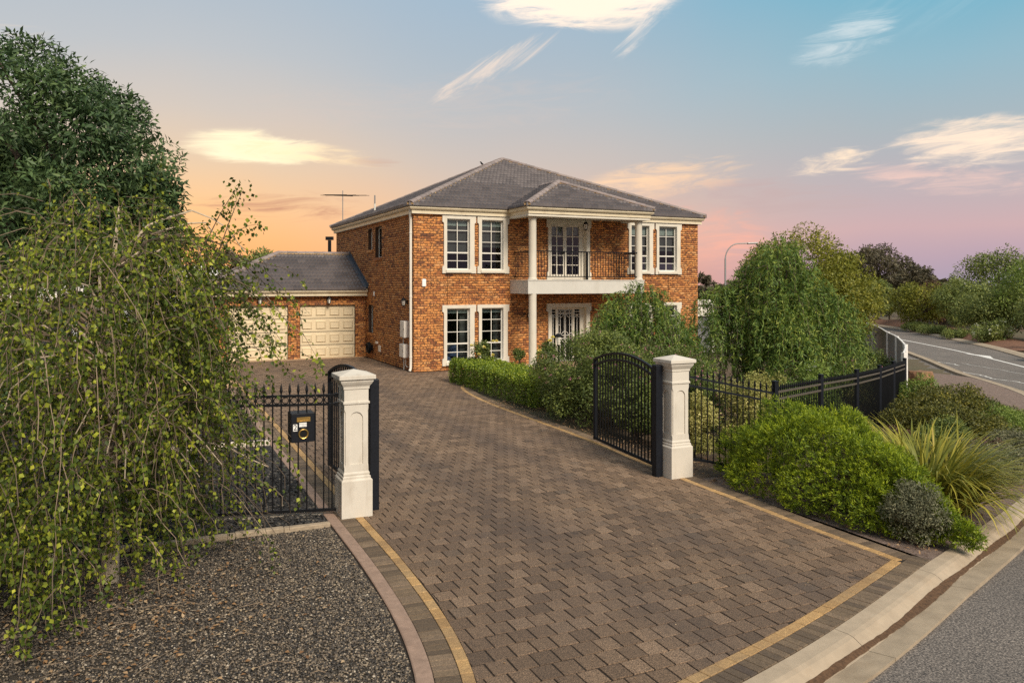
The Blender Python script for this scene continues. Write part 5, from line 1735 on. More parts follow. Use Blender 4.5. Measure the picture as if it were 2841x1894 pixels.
LBU, LBV, LBZ = 1.75, 9.755, 1.105
lb = empty('letterbox', (LBU, LBV, 0.92), 'black letterbox with brass slot and number 2 fixed to the left fence', 'letterbox')
mb = MB(); mb.box(LBU - 0.14, LBU + 0.14, LBV, LBV + 0.26, LBZ - 0.175, LBZ + 0.175); body = mb.build('body', 'black_soft', lb, bevel=0.006)
yf = LBV - 0.001
mb = MB()
for x0, x1, z0, z1 in ((-0.075, 0.085, 0.118, 0.13), (-0.075, 0.085, 0.075, 0.087), (-0.075, -0.060, 0.087, 0.118), (0.070, 0.085, 0.087, 0.118)): mb.box(LBU + x0, LBU + x1, yf - 0.012, yf, LBZ + z0, LBZ + z1)
mb.box(LBU - 0.060, LBU + 0.070, yf - 0.005, yf, LBZ + 0.087, LBZ + 0.118); mb.build('slot_frame', 'brass', lb)
mb = MB(); n = 28; rc = (LBU + 0.005, LBZ - 0.075)
vs_, fs_ = [], []
for r_, dy in ((0.064, 0), (0.062, -0.008), (0.055, -0.013), (0.047, -0.010), (0.042, 0.0)):
    for k in range(n): vs_.append((rc[0] + r_ * math.cos(2 * math.pi * k / n), yf + dy, rc[1] + r_ * math.sin(2 * math.pi * k / n)))
for j in range(4):
    for k in range(n): fs_.append((j * n + k, j * n + (k + 1) % n, (j + 1) * n + (k + 1) % n, (j + 1) * n + k))
mb.add(vs_, fs_); mb.build('newspaper_ring', 'brass', lb, smooth=True)
mb = MB(); mb.add([(rc[0] + 0.043 * math.cos(2 * math.pi * k / n), yf - 0.0015, rc[1] + 0.043 * math.sin(2 * math.pi * k / n)) for k in range(n)], [tuple(range(n))]); mb.build('newspaper_hole', 'void', lb)
mb = MB(); mb.box(LBU - 0.118, LBU - 0.068, yf - 0.003, yf, LBZ - 0.035, LBZ + 0.048); npl = mb.build('number_plate', 'sticker', lb)
text_mesh('2', 0.098, 'ink', (LBU - 0.093, yf - 0.0042, LBZ + 0.006), npl, 'house_number')
mb = MB(); mb.box(LBU - 0.045, LBU + 0.042, yf - 0.0025, yf, LBZ + 0.013, LBZ + 0.063); stk = mb.build('notice', 'sticker', lb)
text_mesh('NO JUNK MAIL', 0.0125, 'ink', (LBU - 0.002, yf - 0.0034, LBZ + 0.047), stk, 'notice_text')
text_mesh('Thankyou', 0.0125, 'ink', (LBU + 0.008, yf - 0.0034, LBZ + 0.027), stk, 'notice_text')

# ------------------------------------------------------------------ left garden edgings
def block_row(p, q, n, size, mat, label, gapf=0.02, hz=0.12, jit=0.01):
    p, q = Vector((*p, 0)), Vector((*q, 0))
    r_ = empty('garden_edging', p, label, 'garden edging', 'rows of garden edging')
    for i in range(n):
        a = p + (q - p) * ((i + gapf) / n); b = p + (q - p) * ((i + 1 - gapf) / n)
        j = Vector((random.gauss(0, jit), random.gauss(0, jit), 0)); z = Vector((0, 0, hz / 2 - 0.02 + random.gauss(0, 0.004)))
        mb = MB(); mb.bar(a + j + z, b + j + z, size, hz); mb.build('block', mat, r_, bevel=0.01)


block_row((2.02, 14.45), (-0.6, 14.75), 8, 0.13, 'block', 'row of pale blocks across the dark mulch behind the left fence', 0.03, 0.11)
block_row((1.9, 18.0), (-2.5, 18.6), 11, 0.16, 'tan_block', 'tan block row farther back in the left garden', 0.01, 0.14)
block_row((1.95, 23.3), (-3.0, 23.8), 12, 0.2, 'tan_block', 'low tan block border near the garage planting', 0.01, 0.22)
block_row((2.0, 9.36), (-1.2, 9.46), 6, 0.09, 'edge_stone', 'narrow concrete edging between gravel and dark mulch below the fence', 0.004, 0.06, 0.006)
mb = MB(); mb.sqstack(2.18, 22.9, [(0.14, -0.05), (0.14, 0.42), (0.155, 0.43), (0.155, 0.48), (0.12, 0.50)]); mb.build('bollard', 'tan_block', None, label='short square sandstone post at the left edge of the upper driveway', cat='post')

# ------------------------------------------------------------------ sheds and far buildings
sh = empty('carport', (-5, 22.8, 0), 'pale steel carport roof behind the weeping tree at the far left', 'carport')
mb = MB(); mb.box(-11, -1.4, 22.7, 22.78, 2.42, 2.72); mb.box(-1.48, -1.4, 22.78, 27, 2.42, 2.72); mb.build('fascia', 'shed_white', sh)
mb = MB(); mb.add([(-11, 22.78, 2.70), (-1.48, 22.78, 2.70), (-1.48, 27, 2.85), (-11, 27, 2.85)], [(0, 1, 2, 3)]); mb.build('roof_sheet', 'shed_white', sh)
for u_ in (-10, -6, -1.6):
    for v_ in (23, 26.8):
        mb = MB(); mb.box(u_ - 0.05, u_ + 0.05, v_ - 0.05, v_ + 0.05, 0, 2.45); mb.build('post', 'shed_grey', sh)
mb = MB(); mb.box(-11, -1.5, 26.9, 27, 0, 2.4); mb.build('rear_wall', 'shed_grey', sh)
s2 = empty('shed', (0, 41, 0), 'pale corrugated shed roof beyond the garage', 'shed')
mb = MB(); mb.box(-8, 3.6, 41.2, 46, 0, 2.95); mb.build('wall', 'shed_grey', s2)
vs_, fs_ = [], []
nr = 120
for i in range(nr + 1):
    x = -8.3 + 12.3 * i / nr; z = 0.03 * (i % 2)
    vs_ += [(x, 41, 2.98 + z), (x, 43.6, 3.75 + z), (x, 46.2, 2.98 + z)]
for i in range(nr): fs_ += [(3 * i, 3 * i + 3, 3 * i + 4, 3 * i + 1), (3 * i + 1, 3 * i + 4, 3 * i + 5, 3 * i + 2)]
mb = MB(); mb.add(vs_, fs_); mb.build('roof', 'shed_white', s2)
# white patio structure right of the house
pt = empty('pergola', (20.3, 27, 0), 'white patio frame with panels showing right of the house corner', 'pergola')
mb = MB(); mb.box(19.3, 22.2, 27.0, 27.1, 1.95, 2.15); mb.box(19.3, 22.2, 27.0, 27.1, 1.45, 1.6); mb.build('beam', 'shed_white', pt)
for u_ in (19.4, 20.8, 22.1):
    mb = MB(); mb.box(u_ - 0.06, u_ + 0.06, 27.0, 27.12, -0.1, 1.96); mb.build('post', 'shed_white', pt)
mb = MB(); mb.box(19.3, 22.2, 27.13, 27.16, 1.6, 1.95); mb.build('lattice_panel', 'shed_white', pt)
mb = MB(); mb.box(19.3, 22.2, 27.13, 27.16, -0.1, 1.45); mb.build('screen', 'light_fence', pt)
fh = empty('far_house', (76, 36, -1), 'pale roofed house half hidden by trees beyond the road', 'house')
mb = MB(); mb.box(70, 80, 42, 50, -1, 2.2); mb.build('wall', 'trim', fh)
mb = MB(); mb.add([(69.5, 41.5, 2.2), (80.5, 41.5, 2.2), (80.5, 50.5, 2.2), (69.5, 50.5, 2.2), (73, 46, 3.9), (77, 46, 3.9)], [(0, 1, 5, 4), (1, 2, 5), (2, 3, 4, 5), (3, 0, 4)]); mb.build('roof', 'red_roof', fh)

# lamps and posts
sl = empty('street_lamp', (30.0, 35.6, -0.9), 'tall grey street lamp with curved arm behind the trees right of the house', 'street lamp')
A = Vector((30.0, 35.6, 0)); arm = Vector((math.cos(TH), -math.sin(TH), 0))
mb = MB(); mb.tube([A + Vector((0, 0, -0.95)), A + Vector((0, 0, 4.2))] + [A + arm * (0.75 * (1 - math.cos(t))) + Vector((0, 0, 4.2 + 0.9 * math.sin(t))) for t in np.linspace(0.2, 1.5, 8)] + [A + arm * 1.3 + Vector((0, 0, 5.12))], [0.07, 0.05] + [0.035] * 9, 8); mb.build('pole', 'galv', sl, smooth=True)
mb = MB(); mb.bar(A + arm * 1.25 + Vector((0, 0, 5.11)), A + arm * 1.85 + Vector((0, 0, 5.13)), 0.2, 0.1); mb.build('lamp_head', 'galv', sl, bevel=0.03)
fl = empty('flood_light', (12.79, 60.24, 0), 'dark box-headed light pole behind the garage roof', 'light pole')
mb = MB(); mb.tube([(12.79, 60.24, -0.5), (12.79, 60.24, 6.1)], 0.13, 8); mb.build('pole', 'black', fl)
mb = MB(); mb.bar(Vector((12.79, 60.24, 6.25)) - arm * 0.28, Vector((12.79, 60.24, 6.25)) + arm * 0.28, 0.3, 0.26); mb.build('lamp_head', 'black', fl)
gl_ = empty('garden_lamp', (9.52, 17.63, 0), 'small black garden lamp post with lantern before the front door', 'garden lamp')
c = Vector((9.52, 17.63, 1.42))
mb = MB(); mb.tube([(c.x, c.y, 0), (c.x, c.y, 1.28)], 0.025, 8); mb.build('post', 'black', gl_)
mb = MB(); mb.lathe(c.x, c.y, [(0.03, 1.26), (0.05, 1.29), (0.052, 1.30)], 6); mb.lathe(c.x, c.y, [(0.10, 1.50), (0.105, 1.53), (0.06, 1.57), (0.015, 1.59)], 6); mb.build('lantern_frame', 'black', gl_)
mb = MB(); mb.lathe(c.x, c.y, [(0.045, 1.30), (0.085, 1.50)], 6); mb.build('lantern_glass', 'lantern_glass', gl_)
lp = empty('letterbox', (45.5, 27.5, -0.95), 'white letterbox on a grey timber post across the road', 'letterbox')
mb = MB(); mb.box(45.4, 45.6, 27.4, 27.6, -1, 0.25); mb.build('post', 'timber', lp)
mb = MB(); mb.box(45.25, 45.75, 27.25, 27.75, 0.25, 0.6); mb.build('box', 'white_trim', lp)
tf = empty('rail_fence', (61, 50, -1), 'weathered timber post and rail fence across the road', 'fence')
mb = MB(); mb.bar((59.5, 45.5, 0.35), (64.5, 53, 0.35), 0.12, 0.2); mb.build('rail', 'timber', tf)
for t in (0, 0.5, 1):
    x, y = 59.5 + 5 * t, 45.5 + 7.5 * t; mb = MB(); mb.box(x - 0.1, x + 0.1, y - 0.1, y + 0.1, -1, 0.5); mb.build('post', 'timber', tf)
# boulder on the verge
bm = bmesh.new(); bmesh.ops.create_icosphere(bm, subdivisions=3, radius=1)
for q in bm.verts:
    nq = q.co.normalized(); f = 1 + 0.18 * math.sin(nq.x * 5 + 1) * math.cos(nq.y * 4) + 0.10 * math.sin(nq.z * 7 + nq.x * 6) + random.gauss(0, 0.03)
    q.co = Vector((max(-0.8, min(0.8, nq.x * f)) * 0.45, max(-0.8, min(0.8, nq.y * f)) * 0.38, max(-0.6, min(0.62, nq.z * f)) * 0.55))
me = bpy.data.meshes.new('boulder'); bm.to_mesh(me); bm.free(); me.materials.append(M['rock'])
bo = bpy.data.objects.new('boulder', me); link(bo, None, (25.6, 19.75, -0.68)); tag(bo, 'brown boulder lying on the mulch verge at the end of the black fence', 'rock')

# ------------------------------------------------------------------ vegetation
def unit(V): return V / np.maximum(np.linalg.norm(V, axis=-1, keepdims=True), 1e-9)
def runit(n): return unit(rng.normal(size=(n, 3)))


def leaf_obj(name, P, D, Nn, L, W, mat, parent, rnd=None, fold=0.25, **kw):
    n = len(P)
    D = unit(D); S = unit(np.cross(D, Nn)); Nn = np.cross(S, D)
    L = np.broadcast_to(np.asarray(L, float), (n,))[:, None]; W = np.broadcast_to(np.asarray(W, float), (n,))[:, None]
    mid = P + D * L * 0.42
    V = np.stack([P, mid + S * W / 2 + Nn * W * fold, P + D * L, mid - S * W / 2 + Nn * W * fold], 1)
    f = np.array([(0, 1, 2), (0, 2, 3)])
    F = (f[None] + (np.arange(n) * 4)[:, None, None]).reshape(-1, 3)
    r = rng.random(n) if rnd is None else rnd
    return np_obj(name, V.reshape(-1, 3), F, mat, parent, rnd=np.repeat(r, 4), **kw)


def shell_clumps(c, radii, m, rmin, rmax, zlo=-0.6, inner=0.55):
    d = runit(m * 3); d = d[d[:, 2] > zlo][:m]
    f = inner + (1 - inner) * rng.random((len(d), 1)) ** 0.5
    r = rmin + (rmax - rmin) * rng.random(len(d))
    k = np.maximum(0.2, 1 - r[:, None] / np.asarray(radii)[None] * 0.8)
    return np.concatenate([np.asarray(c)[None] + d * np.asarray(radii)[None] * f * k, r[:, None]], 1)


def clump_leaves(cl, n, droop=0.2, flat=0.85, spread=0.75, shell=0.35, zmin=None):
    w = cl[:, 3] ** 2; idx = rng.choice(len(cl), n, p=w / w.sum())
    d = runit(n); rad = cl[idx, 3] * (shell + (1 - shell) * rng.random(n) ** 0.5)
    P = cl[idx, :3] + d * rad[:, None] * np.array([1, 1, flat])
    D = unit(d * 0.7 + rng.normal(size=(n, 3)) * spread + np.array([0, 0, -droop]))
    Nn = unit(d + rng.normal(size=(n, 3)) * 0.5 + np.array([0, 0, 0.5]))
    # colour value: per clump plus per leaf
    cv = rng.random(len(cl))
    r = np.clip(0.35 * cv[idx] + 0.65 * rng.random(n), 0, 1)
    if zmin is not None:
        k = P[:, 2] > zmin + rng.random(n) * 0.05
        P, D, Nn, r = P[k], D[k], Nn[k], r[k]
    return P, D, Nn, r


def tree(name, label, cat, u, v, zg, trunk_h, trunk_r, cl, n, L, W, mat, droop=0.2, group=None, bark='bark', limbs=10, zmin=None, spread=0.75, leafname='crown', flat=0.85, stem='trunk'):
    t = empty(name, (u, v, zg), label, cat, group)
    c = cl[:, :3].mean(0)
    mb = MB()
    top = Vector((u * 0.4 + c[0] * 0.6, v * 0.4 + c[1] * 0.6, zg + trunk_h))
    mb.tube([(u, v, zg - 0.1), (u + 0.02, v, zg + trunk_h * 0.4), top], [trunk_r * 1.25, trunk_r, trunk_r * 0.75], 8)
    for i in rng.choice(len(cl), min(limbs, len(cl)), replace=False):
        q = Vector(cl[i, :3]); mid = top.lerp(q, 0.5) + Vector((random.gauss(0, 0.1), random.gauss(0, 0.1), 0.08)) * (q - top).length
        mb.tube([top - Vector((0, 0, trunk_h * 0.2 * random.random())), mid, q], [trunk_r * 0.55, trunk_r * 0.33, trunk_r * 0.1], 5)
    mb.build(stem, bark, t, smooth=True)
    P, D, Nn, r = clump_leaves(cl, n, droop, spread=spread, zmin=zmin, flat=flat)
    leaf_obj(leafname, P, D, Nn, L * (0.7 + 0.6 * rng.random(len(P))), W * (0.7 + 0.6 * rng.random(len(P))), mat, t, r)
    return t


# big dark ash at the left
cl = np.concatenate([shell_clumps((-3.9, 29.4, 6.0), (5.3, 4.9, 5.1), 150, 0.5, 1.15, -0.85, 0.8), shell_clumps((-3.9, 29.4, 5.5), (3.4, 3.2, 3.6), 30, 0.9, 1.3, -0.9, 0.2),
                     shell_clumps((0.2, 27.6, 4.6), (1.4, 1.4, 2.6), 26, 0.4, 0.8, -0.9, 0.4)])
tree('ash_tree', 'tall dark green broad-crowned tree behind the weeping tree at left', 'tree', -3.9, 29.4, 0, 2.6, 0.28, cl, 90000, 0.22, 0.075, 'lf_ash', 0.35, limbs=40)

# ---- weeping birch in front of the left fence
def weeping_birch():
    B = np.array([-0.30, 8.50, 0.0])
    t = empty('weeping_birch', B, 'large weeping tree with small yellow-green leaves and pale twigs at left front', 'tree')
    R_ = np.array([math.cos(TH), -math.sin(TH)]); Fw = np.array([math.sin(TH), math.cos(TH)])
    mb = MB(); mb.tube([B, B + (0.03, 0.02, 0.7), B + (-0.02, 0.05, 1.5), B + (0.06, 0.0, 2.3), B + (0.03, 0.05, 3.0), B + (0.08, 0.08, 3.6)], [0.085, 0.07, 0.058, 0.045, 0.028, 0.010], 9)
    tw, twd = MB(), MB()
    PL, DL = [], []
    # limbs spread through the crown and bend over
    for i in range(64):
        az = 2 * math.pi * (i * 0.381966); h0 = 0.9 + 2.2 * ((i * 0.618) % 1.0); Rr = random.uniform(0.8, 1.5)
        d = np.array([math.cos(az), math.sin(az)]); rise = min(random.uniform(0.25, 0.7), 3.7 - h0)
        P = [np.array([B[0] + d[0] * Rr * q, B[1] + d[1] * Rr * q, h0 + rise * math.sin(q * 2.2) - 0.35 * q ** 3]) + rng.normal(0, 0.03, 3) * (q > 0) for q in np.linspace(0, 1, 8)]
        (tw if i % 3 else mb).tube(P, [0.013 * (1 - 0.8 * k / 7) + 0.002 for k in range(8)], 5)
    # hanging strands fill the crown
    top, bot = 3.78, 0.05
    for i in range(1900):
        rr = random.random() ** 0.55; az = random.uniform(0, 2 * math.pi)
        d = np.array([math.cos(az), math.sin(az)]); lat, fwd = d @ R_, d @ Fw
        Rmax = 0.98 if lat > 0 else 1.9
        if fwd < 0: Rmax = max(Rmax, 1.25 + 1.0 * -fwd * (1 - max(0, lat)))
        x, y = B[:2] + d * rr * Rmax * (1 + 0.12 * math.sin(5 * az))
        ztop = top - 1.0 * rr ** 3 + 0.22 * math.sin(3 * az + 1) * rr - 0.25 * random.random()
        z = ztop - (ztop - 0.55) * random.random() ** (1.25 if fwd > 0 else 0.95)
        latp = (np.array([x, y]) - B[:2]) @ R_
        # lower right of the crown is thin
        if latp > 0.5 and z < 1.5 and random.random() < 0.72: continue
        if latp > 0.9 and z < 2.0 and random.random() < 0.4: continue
        ln = min(random.choice([random.uniform(0.15, 0.5), random.uniform(0.3, 0.95)]), z - 0.05)
        o = np.array([d[0] + 0.8 * random.gauss(0, 1), d[1] + 0.8 * random.gauss(0, 1)]); out = random.uniform(0.08, 0.50)
        upk = random.uniform(0.0, 0.25)
        pts = []
        for k in range(7):
            q = k / 6
            e_ = out * (1 - (1 - q) ** 2)
            pts.append(np.array([x + o[0] * e_, y + o[1] * e_, z + upk * math.sin(min(1, q * 2.2) * math.pi) * 0.6 - ln * q ** 1.5]) + rng.normal(0, 0.013, 3))
        (tw if random.random() < 0.35 else twd).tube(pts, [0.0036 * (1 - 0.6 * k / 6) + 0.0009 for k in range(7)], 3, cap=False)
        bare = random.random() < 0.08 or (latp > 0.75 and z < 1.7 and random.random() < 0.75)
        nl = int((ln + 0.2) * (60 if not bare else 4))
        q = rng.random(nl) * 6; pa = np.array(pts); i0 = np.minimum(q.astype(int), 5); fr = (q - i0)[:, None]
        PL.append(pa[i0] * (1 - fr) + pa[i0 + 1] * fr)
        DL.append(unit(unit(pa[i0 + 1] - pa[i0]) * 0.5 + rng.normal(size=(nl, 3)) * 0.75 + np.array([0, 0, -0.55])))
    # skirt of low strands towards the street
    for i in range(420):
        lat_, fwd_ = random.uniform(-2.2, 0.35), random.uniform(-2.5, -0.5)
        if fwd_ < -1.6 and lat_ > -0.5: continue
        x, y = B[:2] + R_ * lat_ + Fw * fwd_
        z = random.uniform(0.35, 1.35) * (1.0 if fwd_ > -1.6 else 0.75); ln = min(random.uniform(0.2, 0.8), z - 0.03)
        a_ = random.uniform(0, 6.28); o = np.array([math.cos(a_), math.sin(a_)]) * random.uniform(0.1, 0.4)
        pts = [np.array([x + o[0] * q, y + o[1] * q, z + 0.08 * math.sin(q * 3) - ln * q ** 1.5]) + rng.normal(0, 0.012, 3) for q in np.linspace(0, 1, 7)]
        twd.tube(pts, 0.0026, 3, cap=False)
        nl = int((ln + 0.2) * 55); q = rng.random(nl) * 6; pa = np.array(pts); i0 = np.minimum(q.astype(int), 5); fr = (q - i0)[:, None]
        PL.append(pa[i0] * (1 - fr) + pa[i0 + 1] * fr)
        DL.append(unit(unit(pa[i0 + 1] - pa[i0]) * 0.5 + rng.normal(size=(nl, 3)) * 0.75 + np.array([0, 0, -0.55])))
    # long arching shoots that stand out of the crown
    for lat, fwd, z0, ext, dz in ((0.8, 0.1, 3.0, (0.75, 0.05), -0.75), (0.9, 0.2, 2.75, (0.5, 0.0), -0.5), (0.95, -0.1, 1.7, (0.55, -0.1), -0.5), (0.25, 0.3, 3.4, (0.10, 0.0), 0.45), (-0.6, 0.2, 3.3, (-0.5, 0.0), 0.0),
                                  (0.85, 0.0, 3.1, (0.40, 0.0), 0.48), (0.95, 0.1, 3.0, (0.30, 0.0), 0.55), (1.0, -0.1, 3.0, (0.45, 0.1), 0.2)):
        base = B + np.array([*(R_ * lat + Fw * fwd), z0])
        e2 = R_ * ext[0] + Fw * ext[1]
        pts = [base + np.array([e2[0] * q, e2[1] * q, 0.30 * math.sin(q * math.pi * 0.75) + dz * q ** 2]) for q in np.linspace(0, 1, 9)]
        twd.tube(pts, [0.007 * (1 - 0.75 * k / 8) for k in range(9)], 4, cap=False)
        if dz > 0.1:
            for pnt in pts[1:]:
                PL.append(np.repeat(pnt[None], 12, 0) + rng.normal(0, 0.05, (12, 3))); DL.append(unit(rng.normal(size=(12, 3)) * 0.6 + np.array([0, 0, -0.8])))
    mb.build('trunk', 'birch_bark', t, smooth=True)
    tw.build('twigs', 'twig', t); twd.build('dark_twigs', 'twig_dark', t)
    P = np.concatenate(PL); D = np.concatenate(DL)
    P = P + rng.normal(0, 0.022, P.shape)
    k = P[:, 2] > 0.03; P, D = P[k], D[k]; n = len(P)
    Nn = unit(rng.normal(size=(n, 3)) * 0.7 + np.array([0.2, -0.5, 0.35]))
    leaf_obj('crown', P, D, Nn, 0.045 * (0.6 + 0.6 * rng.random(n)), 0.034 * (0.6 + 0.6 * rng.random(n)), 'lf_birch', t, np.clip(rng.random(n) ** 1.2, 0, 1), fold=0.18)


weeping_birch()

# ---- pepper trees
def weeping_tree(name, label, lobes, mat, n_str, dens, L, W, zg, trunk):
    u, v = lobes[0][:2]
    t = empty(name, (u, v, zg), label, 'tree', 'weeping pepper trees')
    mb, tw = MB(), MB()
    mb.tube([(u, v, zg - 0.1), (u + 0.04, v, zg + 1.0), (u, v + 0.03, lobes[0][3] * 0.6), (u + 0.02, v, lobes[0][3] - 0.15)], [trunk, trunk * 0.8, trunk * 0.45, 0.012], 8)
    PL, DL = [], []
    wsum = sum(l[2] ** 2 for l in lobes)
    for cu_, cv_, Rr, top, bot in lobes:
        for i in range(9):
            a = random.uniform(0, 6.28); q = (cu_ + Rr * 0.7 * math.cos(a), cv_ + Rr * 0.7 * math.sin(a), bot + (top - bot) * random.uniform(0.5, 0.8))
            mb.tube([(u, v, zg + random.uniform(0.8, 1.6)), ((u + q[0]) / 2, (v + q[1]) / 2, q[2] + 0.1), q], [trunk * 0.4, trunk * 0.25, 0.008], 5)
        for _ in range(int(n_str * Rr ** 2 / wsum)):
            rr = math.sqrt(random.random()); a = random.uniform(0, 6.28)
            lump = 1 + 0.20 * math.sin(3 * a + cu_) + 0.14 * math.sin(7 * a) + random.gauss(0, 0.05)
            x, y = cu_ + Rr * lump * rr * math.cos(a), cv_ + Rr * lump * rr * math.sin(a)
            zs = top - (top - bot) * (0.10 * rr + 0.42 * rr ** 3) - random.random() ** 2 * (top - bot) * 0.55
            ln = random.uniform(0.2, 0.85) * min(1.0, (top - bot) / 3 + 0.3)
            ln = min(ln, max(0.15, zs - zg))
            o = 0.22 * rr + 0.05
            s = np.linspace(0, 1, 6)[:, None]
            pts = np.array([x, y, zs]) + np.concatenate([math.cos(a) * o * s ** 0.7, math.sin(a) * o * s ** 0.7, 0.08 * np.sin(s * 3) - ln * s ** 1.5], 1) + rng.normal(0, 0.015, (6, 3))
            nl = max(6, int(ln * dens)); q = rng.random(nl) * 5; i0 = np.minimum(q.astype(int), 4); fr = (q - i0)[:, None]
            PL.append(pts[i0] * (1 - fr) + pts[i0 + 1] * fr)
            DL.append(unit(unit(pts[i0 + 1] - pts[i0]) * 0.8 + rng.normal(size=(nl, 3)) * 0.85 + np.array([0, 0, -0.30])))
            if random.random() < 0.25: tw.tube(pts, 0.004, 3, cap=False)
    mb.build('trunk', 'bark', t, smooth=True); tw.build('twigs', 'twig_dark', t)
    P = np.concatenate(PL); D = np.concatenate(DL); n = len(P)
    Nn = unit(rng.normal(size=(n, 3)) * 0.7 + np.array([0, -0.3, 0.4]))
    leaf_obj('crown', P, D, Nn, L * (0.6 + 0.8 * rng.random(n)), W * (0.7 + 0.6 * rng.random(n)), mat, t)


weeping_tree('pepper_tree', 'smaller weeping feathery green tree in front of the right ground floor windows',
             [(11.06, 16.36, 1.0, 2.92, 0.2), (10.3, 16.4, 0.62, 2.3, 0.2), (12.0, 16.3, 0.62, 2.25, 0.1), (12.2, 15.9, 0.5, 1.6, 0.0)], 'lf_pep', 1500, 38, 0.105, 0.024, 0, 0.05)
weeping_tree('pepper_tree', 'large weeping feathery green tree right of the house behind the black fence',
             [(14.95, 15.7, 1.15, 4.12, -0.1), (13.75, 16.5, 0.85, 2.85, -0.1), (15.95, 14.85, 0.75, 2.85, -0.2), (14.5, 14.8, 0.85, 2.3, -0.2), (15.3, 15.3, 0.8, 3.4, 0.2), (14.4, 16.1, 0.7, 3.4, 0.4)], 'lf_pep', 3000, 38, 0.12, 0.026, -0.2, 0.09)

# ---- clipped box hedge
def box_hedge(u0, u1, v0, v1, h, n):
    t = empty('box_hedge', ((u0 + u1) / 2, (v0 + v1) / 2, 0), 'low clipped bright green box hedge along the driveway curve', 'hedge')
    mb = MB()
    for i in range(26):
        x, y = random.uniform(u0 + .2, u1 - .2), random.uniform(v0 + .2, v1 - .2); mb.tube([(x, y, -0.02), (x + random.gauss(0, .1), y + random.gauss(0, .1), h * 0.85)], [0.012, 0.004], 5)
    mb.build('stems', 'bark', t)
    P = rng.random((n, 3)) * 2 - 1
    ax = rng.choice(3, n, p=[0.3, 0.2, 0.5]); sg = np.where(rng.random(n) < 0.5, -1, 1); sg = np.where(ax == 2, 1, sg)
    dep = 1 - 0.35 * rng.random(n) ** 2
    P[np.arange(n), ax] = sg * dep
    rr = np.linalg.norm(P[:, :3] ** 6, axis=1, keepdims=True) ** (1 / 6); P = P / np.maximum(rr, 1) ** 0.6
    bump = 0.05 * np.sin(P[:, 0] * 7 + P[:, 1] * 23) + 0.05 * np.sin(P[:, 1] * 31)
    N0 = np.zeros((n, 3)); N0[np.arange(n), ax] = sg
    X = np.stack([(u0 + u1) / 2 + P[:, 0] * (u1 - u0) / 2, (v0 + v1) / 2 + P[:, 1] * (v1 - v0) / 2, h * (0.5 + 0.5 * P[:, 2])], -1) + N0 * bump[:, None] * 0.8 + rng.normal(0, 0.018, (n, 3))
    X[:, 2] = np.maximum(X[:, 2], 0.01)
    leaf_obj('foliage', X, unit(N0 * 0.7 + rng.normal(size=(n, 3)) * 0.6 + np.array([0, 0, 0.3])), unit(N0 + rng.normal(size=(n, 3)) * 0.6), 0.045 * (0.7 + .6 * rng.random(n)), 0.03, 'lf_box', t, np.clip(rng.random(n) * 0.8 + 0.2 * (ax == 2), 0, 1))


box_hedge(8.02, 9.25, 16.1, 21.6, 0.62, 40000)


def shrub(name, label, cat, u, v, rx, ry, h, n, L, W, mat, m=26, cr=(0.16, 0.3), droop=0.0, group=None, zg=None, spread=0.7, flowers=None, stem='bark', shell=0.3):
    zg = float(tz(u, v)) if zg is None else zg
    cl = np.concatenate([shell_clumps((u, v, zg + h * 0.42), (rx, ry, h * 0.6), m, *cr, -0.75, 0.6), shell_clumps((u, v, zg + h * 0.35), (rx * .6, ry * .6, h * 0.4), max(4, m // 4), *cr, -0.6, 0.2)])
    t = empty(name, (u, v, zg), label, cat, group)
    mb = MB()
    for i in rng.choice(len(cl), min(14, len(cl)), replace=False):
        q = cl[i, :3]; mb.tube([(u + random.gauss(0, rx * .12), v + random.gauss(0, ry * .12), zg - 0.05), ((u + q[0]) / 2, (v + q[1]) / 2, zg + (q[2] - zg) * 0.6), tuple(q)], [0.016, 0.010, 0.004], 5)
    mb.build('stems', stem, t)
    P, D, Nn, r = clump_leaves(cl, n, droop, spread=spread, zmin=zg + 0.01, shell=shell)
    leaf_obj('foliage', P, D, Nn, L * (0.7 + 0.6 * rng.random(len(P))), W * (0.7 + 0.6 * rng.random(len(P))), mat, t, r)
    if flowers:
        fm, fn_, fs = flowers
        k = P[:, 2] > zg + h * 0.35
        # keep blossoms on the outside
        c = np.array([u, v, zg + h * 0.4]); e = (((P - c) / np.array([rx, ry, h * 0.6])) ** 2).sum(1); k &= e > np.quantile(e, 0.72)
        idx = rng.choice(np.where(k)[0], fn_)
        Q = np.repeat(P[idx], 9, 0) + rng.normal(0, fs * 0.7, (fn_ * 9, 3))
        leaf_obj('flowers', Q, runit(len(Q)), unit(runit(len(Q)) + np.array([0, -.5, .5])), fs, fs * 0.8, fm, t)
    return t


shrub('flowering_shrub', 'large rounded pink-flowering green shrub beside the open right gate', 'shrub', 8.62, 14.35, 1.25, 1.9, 2.0, 50000, 0.055, 0.025, 'lf_shrub', 110, (0.2, 0.36), flowers=('pink', 110, 0.022), group='pink-flowering shrubs')
shrub('flowering_shrub', 'tall pink-flowering shrub in front of the smaller weeping tree', 'shrub', 10.2, 14.2, 1.25, 1.1, 1.75, 26000, 0.055, 0.024, 'lf_shrub', 60, (0.2, 0.36), flowers=('pink', 120, 0.022), group='pink-flowering shrubs')
shrub('flowering_shrub', 'pink-flowering shrub just behind the right pillar', 'shrub', 9.7, 12.3, 0.7, 0.7, 1.35, 11000, 0.05, 0.022, 'lf_shrub', 30, (0.16, 0.28), flowers=('pink', 60, 0.022), group='pink-flowering shrubs')
shrub('flowering_shrub', 'pink-flowering shrub inside the far end of the black fence', 'shrub', 18.9, 16.6, 0.9, 0.9, 1.45, 9000, 0.075, 0.035, 'lf_shrub', 30, (0.2, 0.34), flowers=('pink', 70, 0.03), group='pink-flowering shrubs')
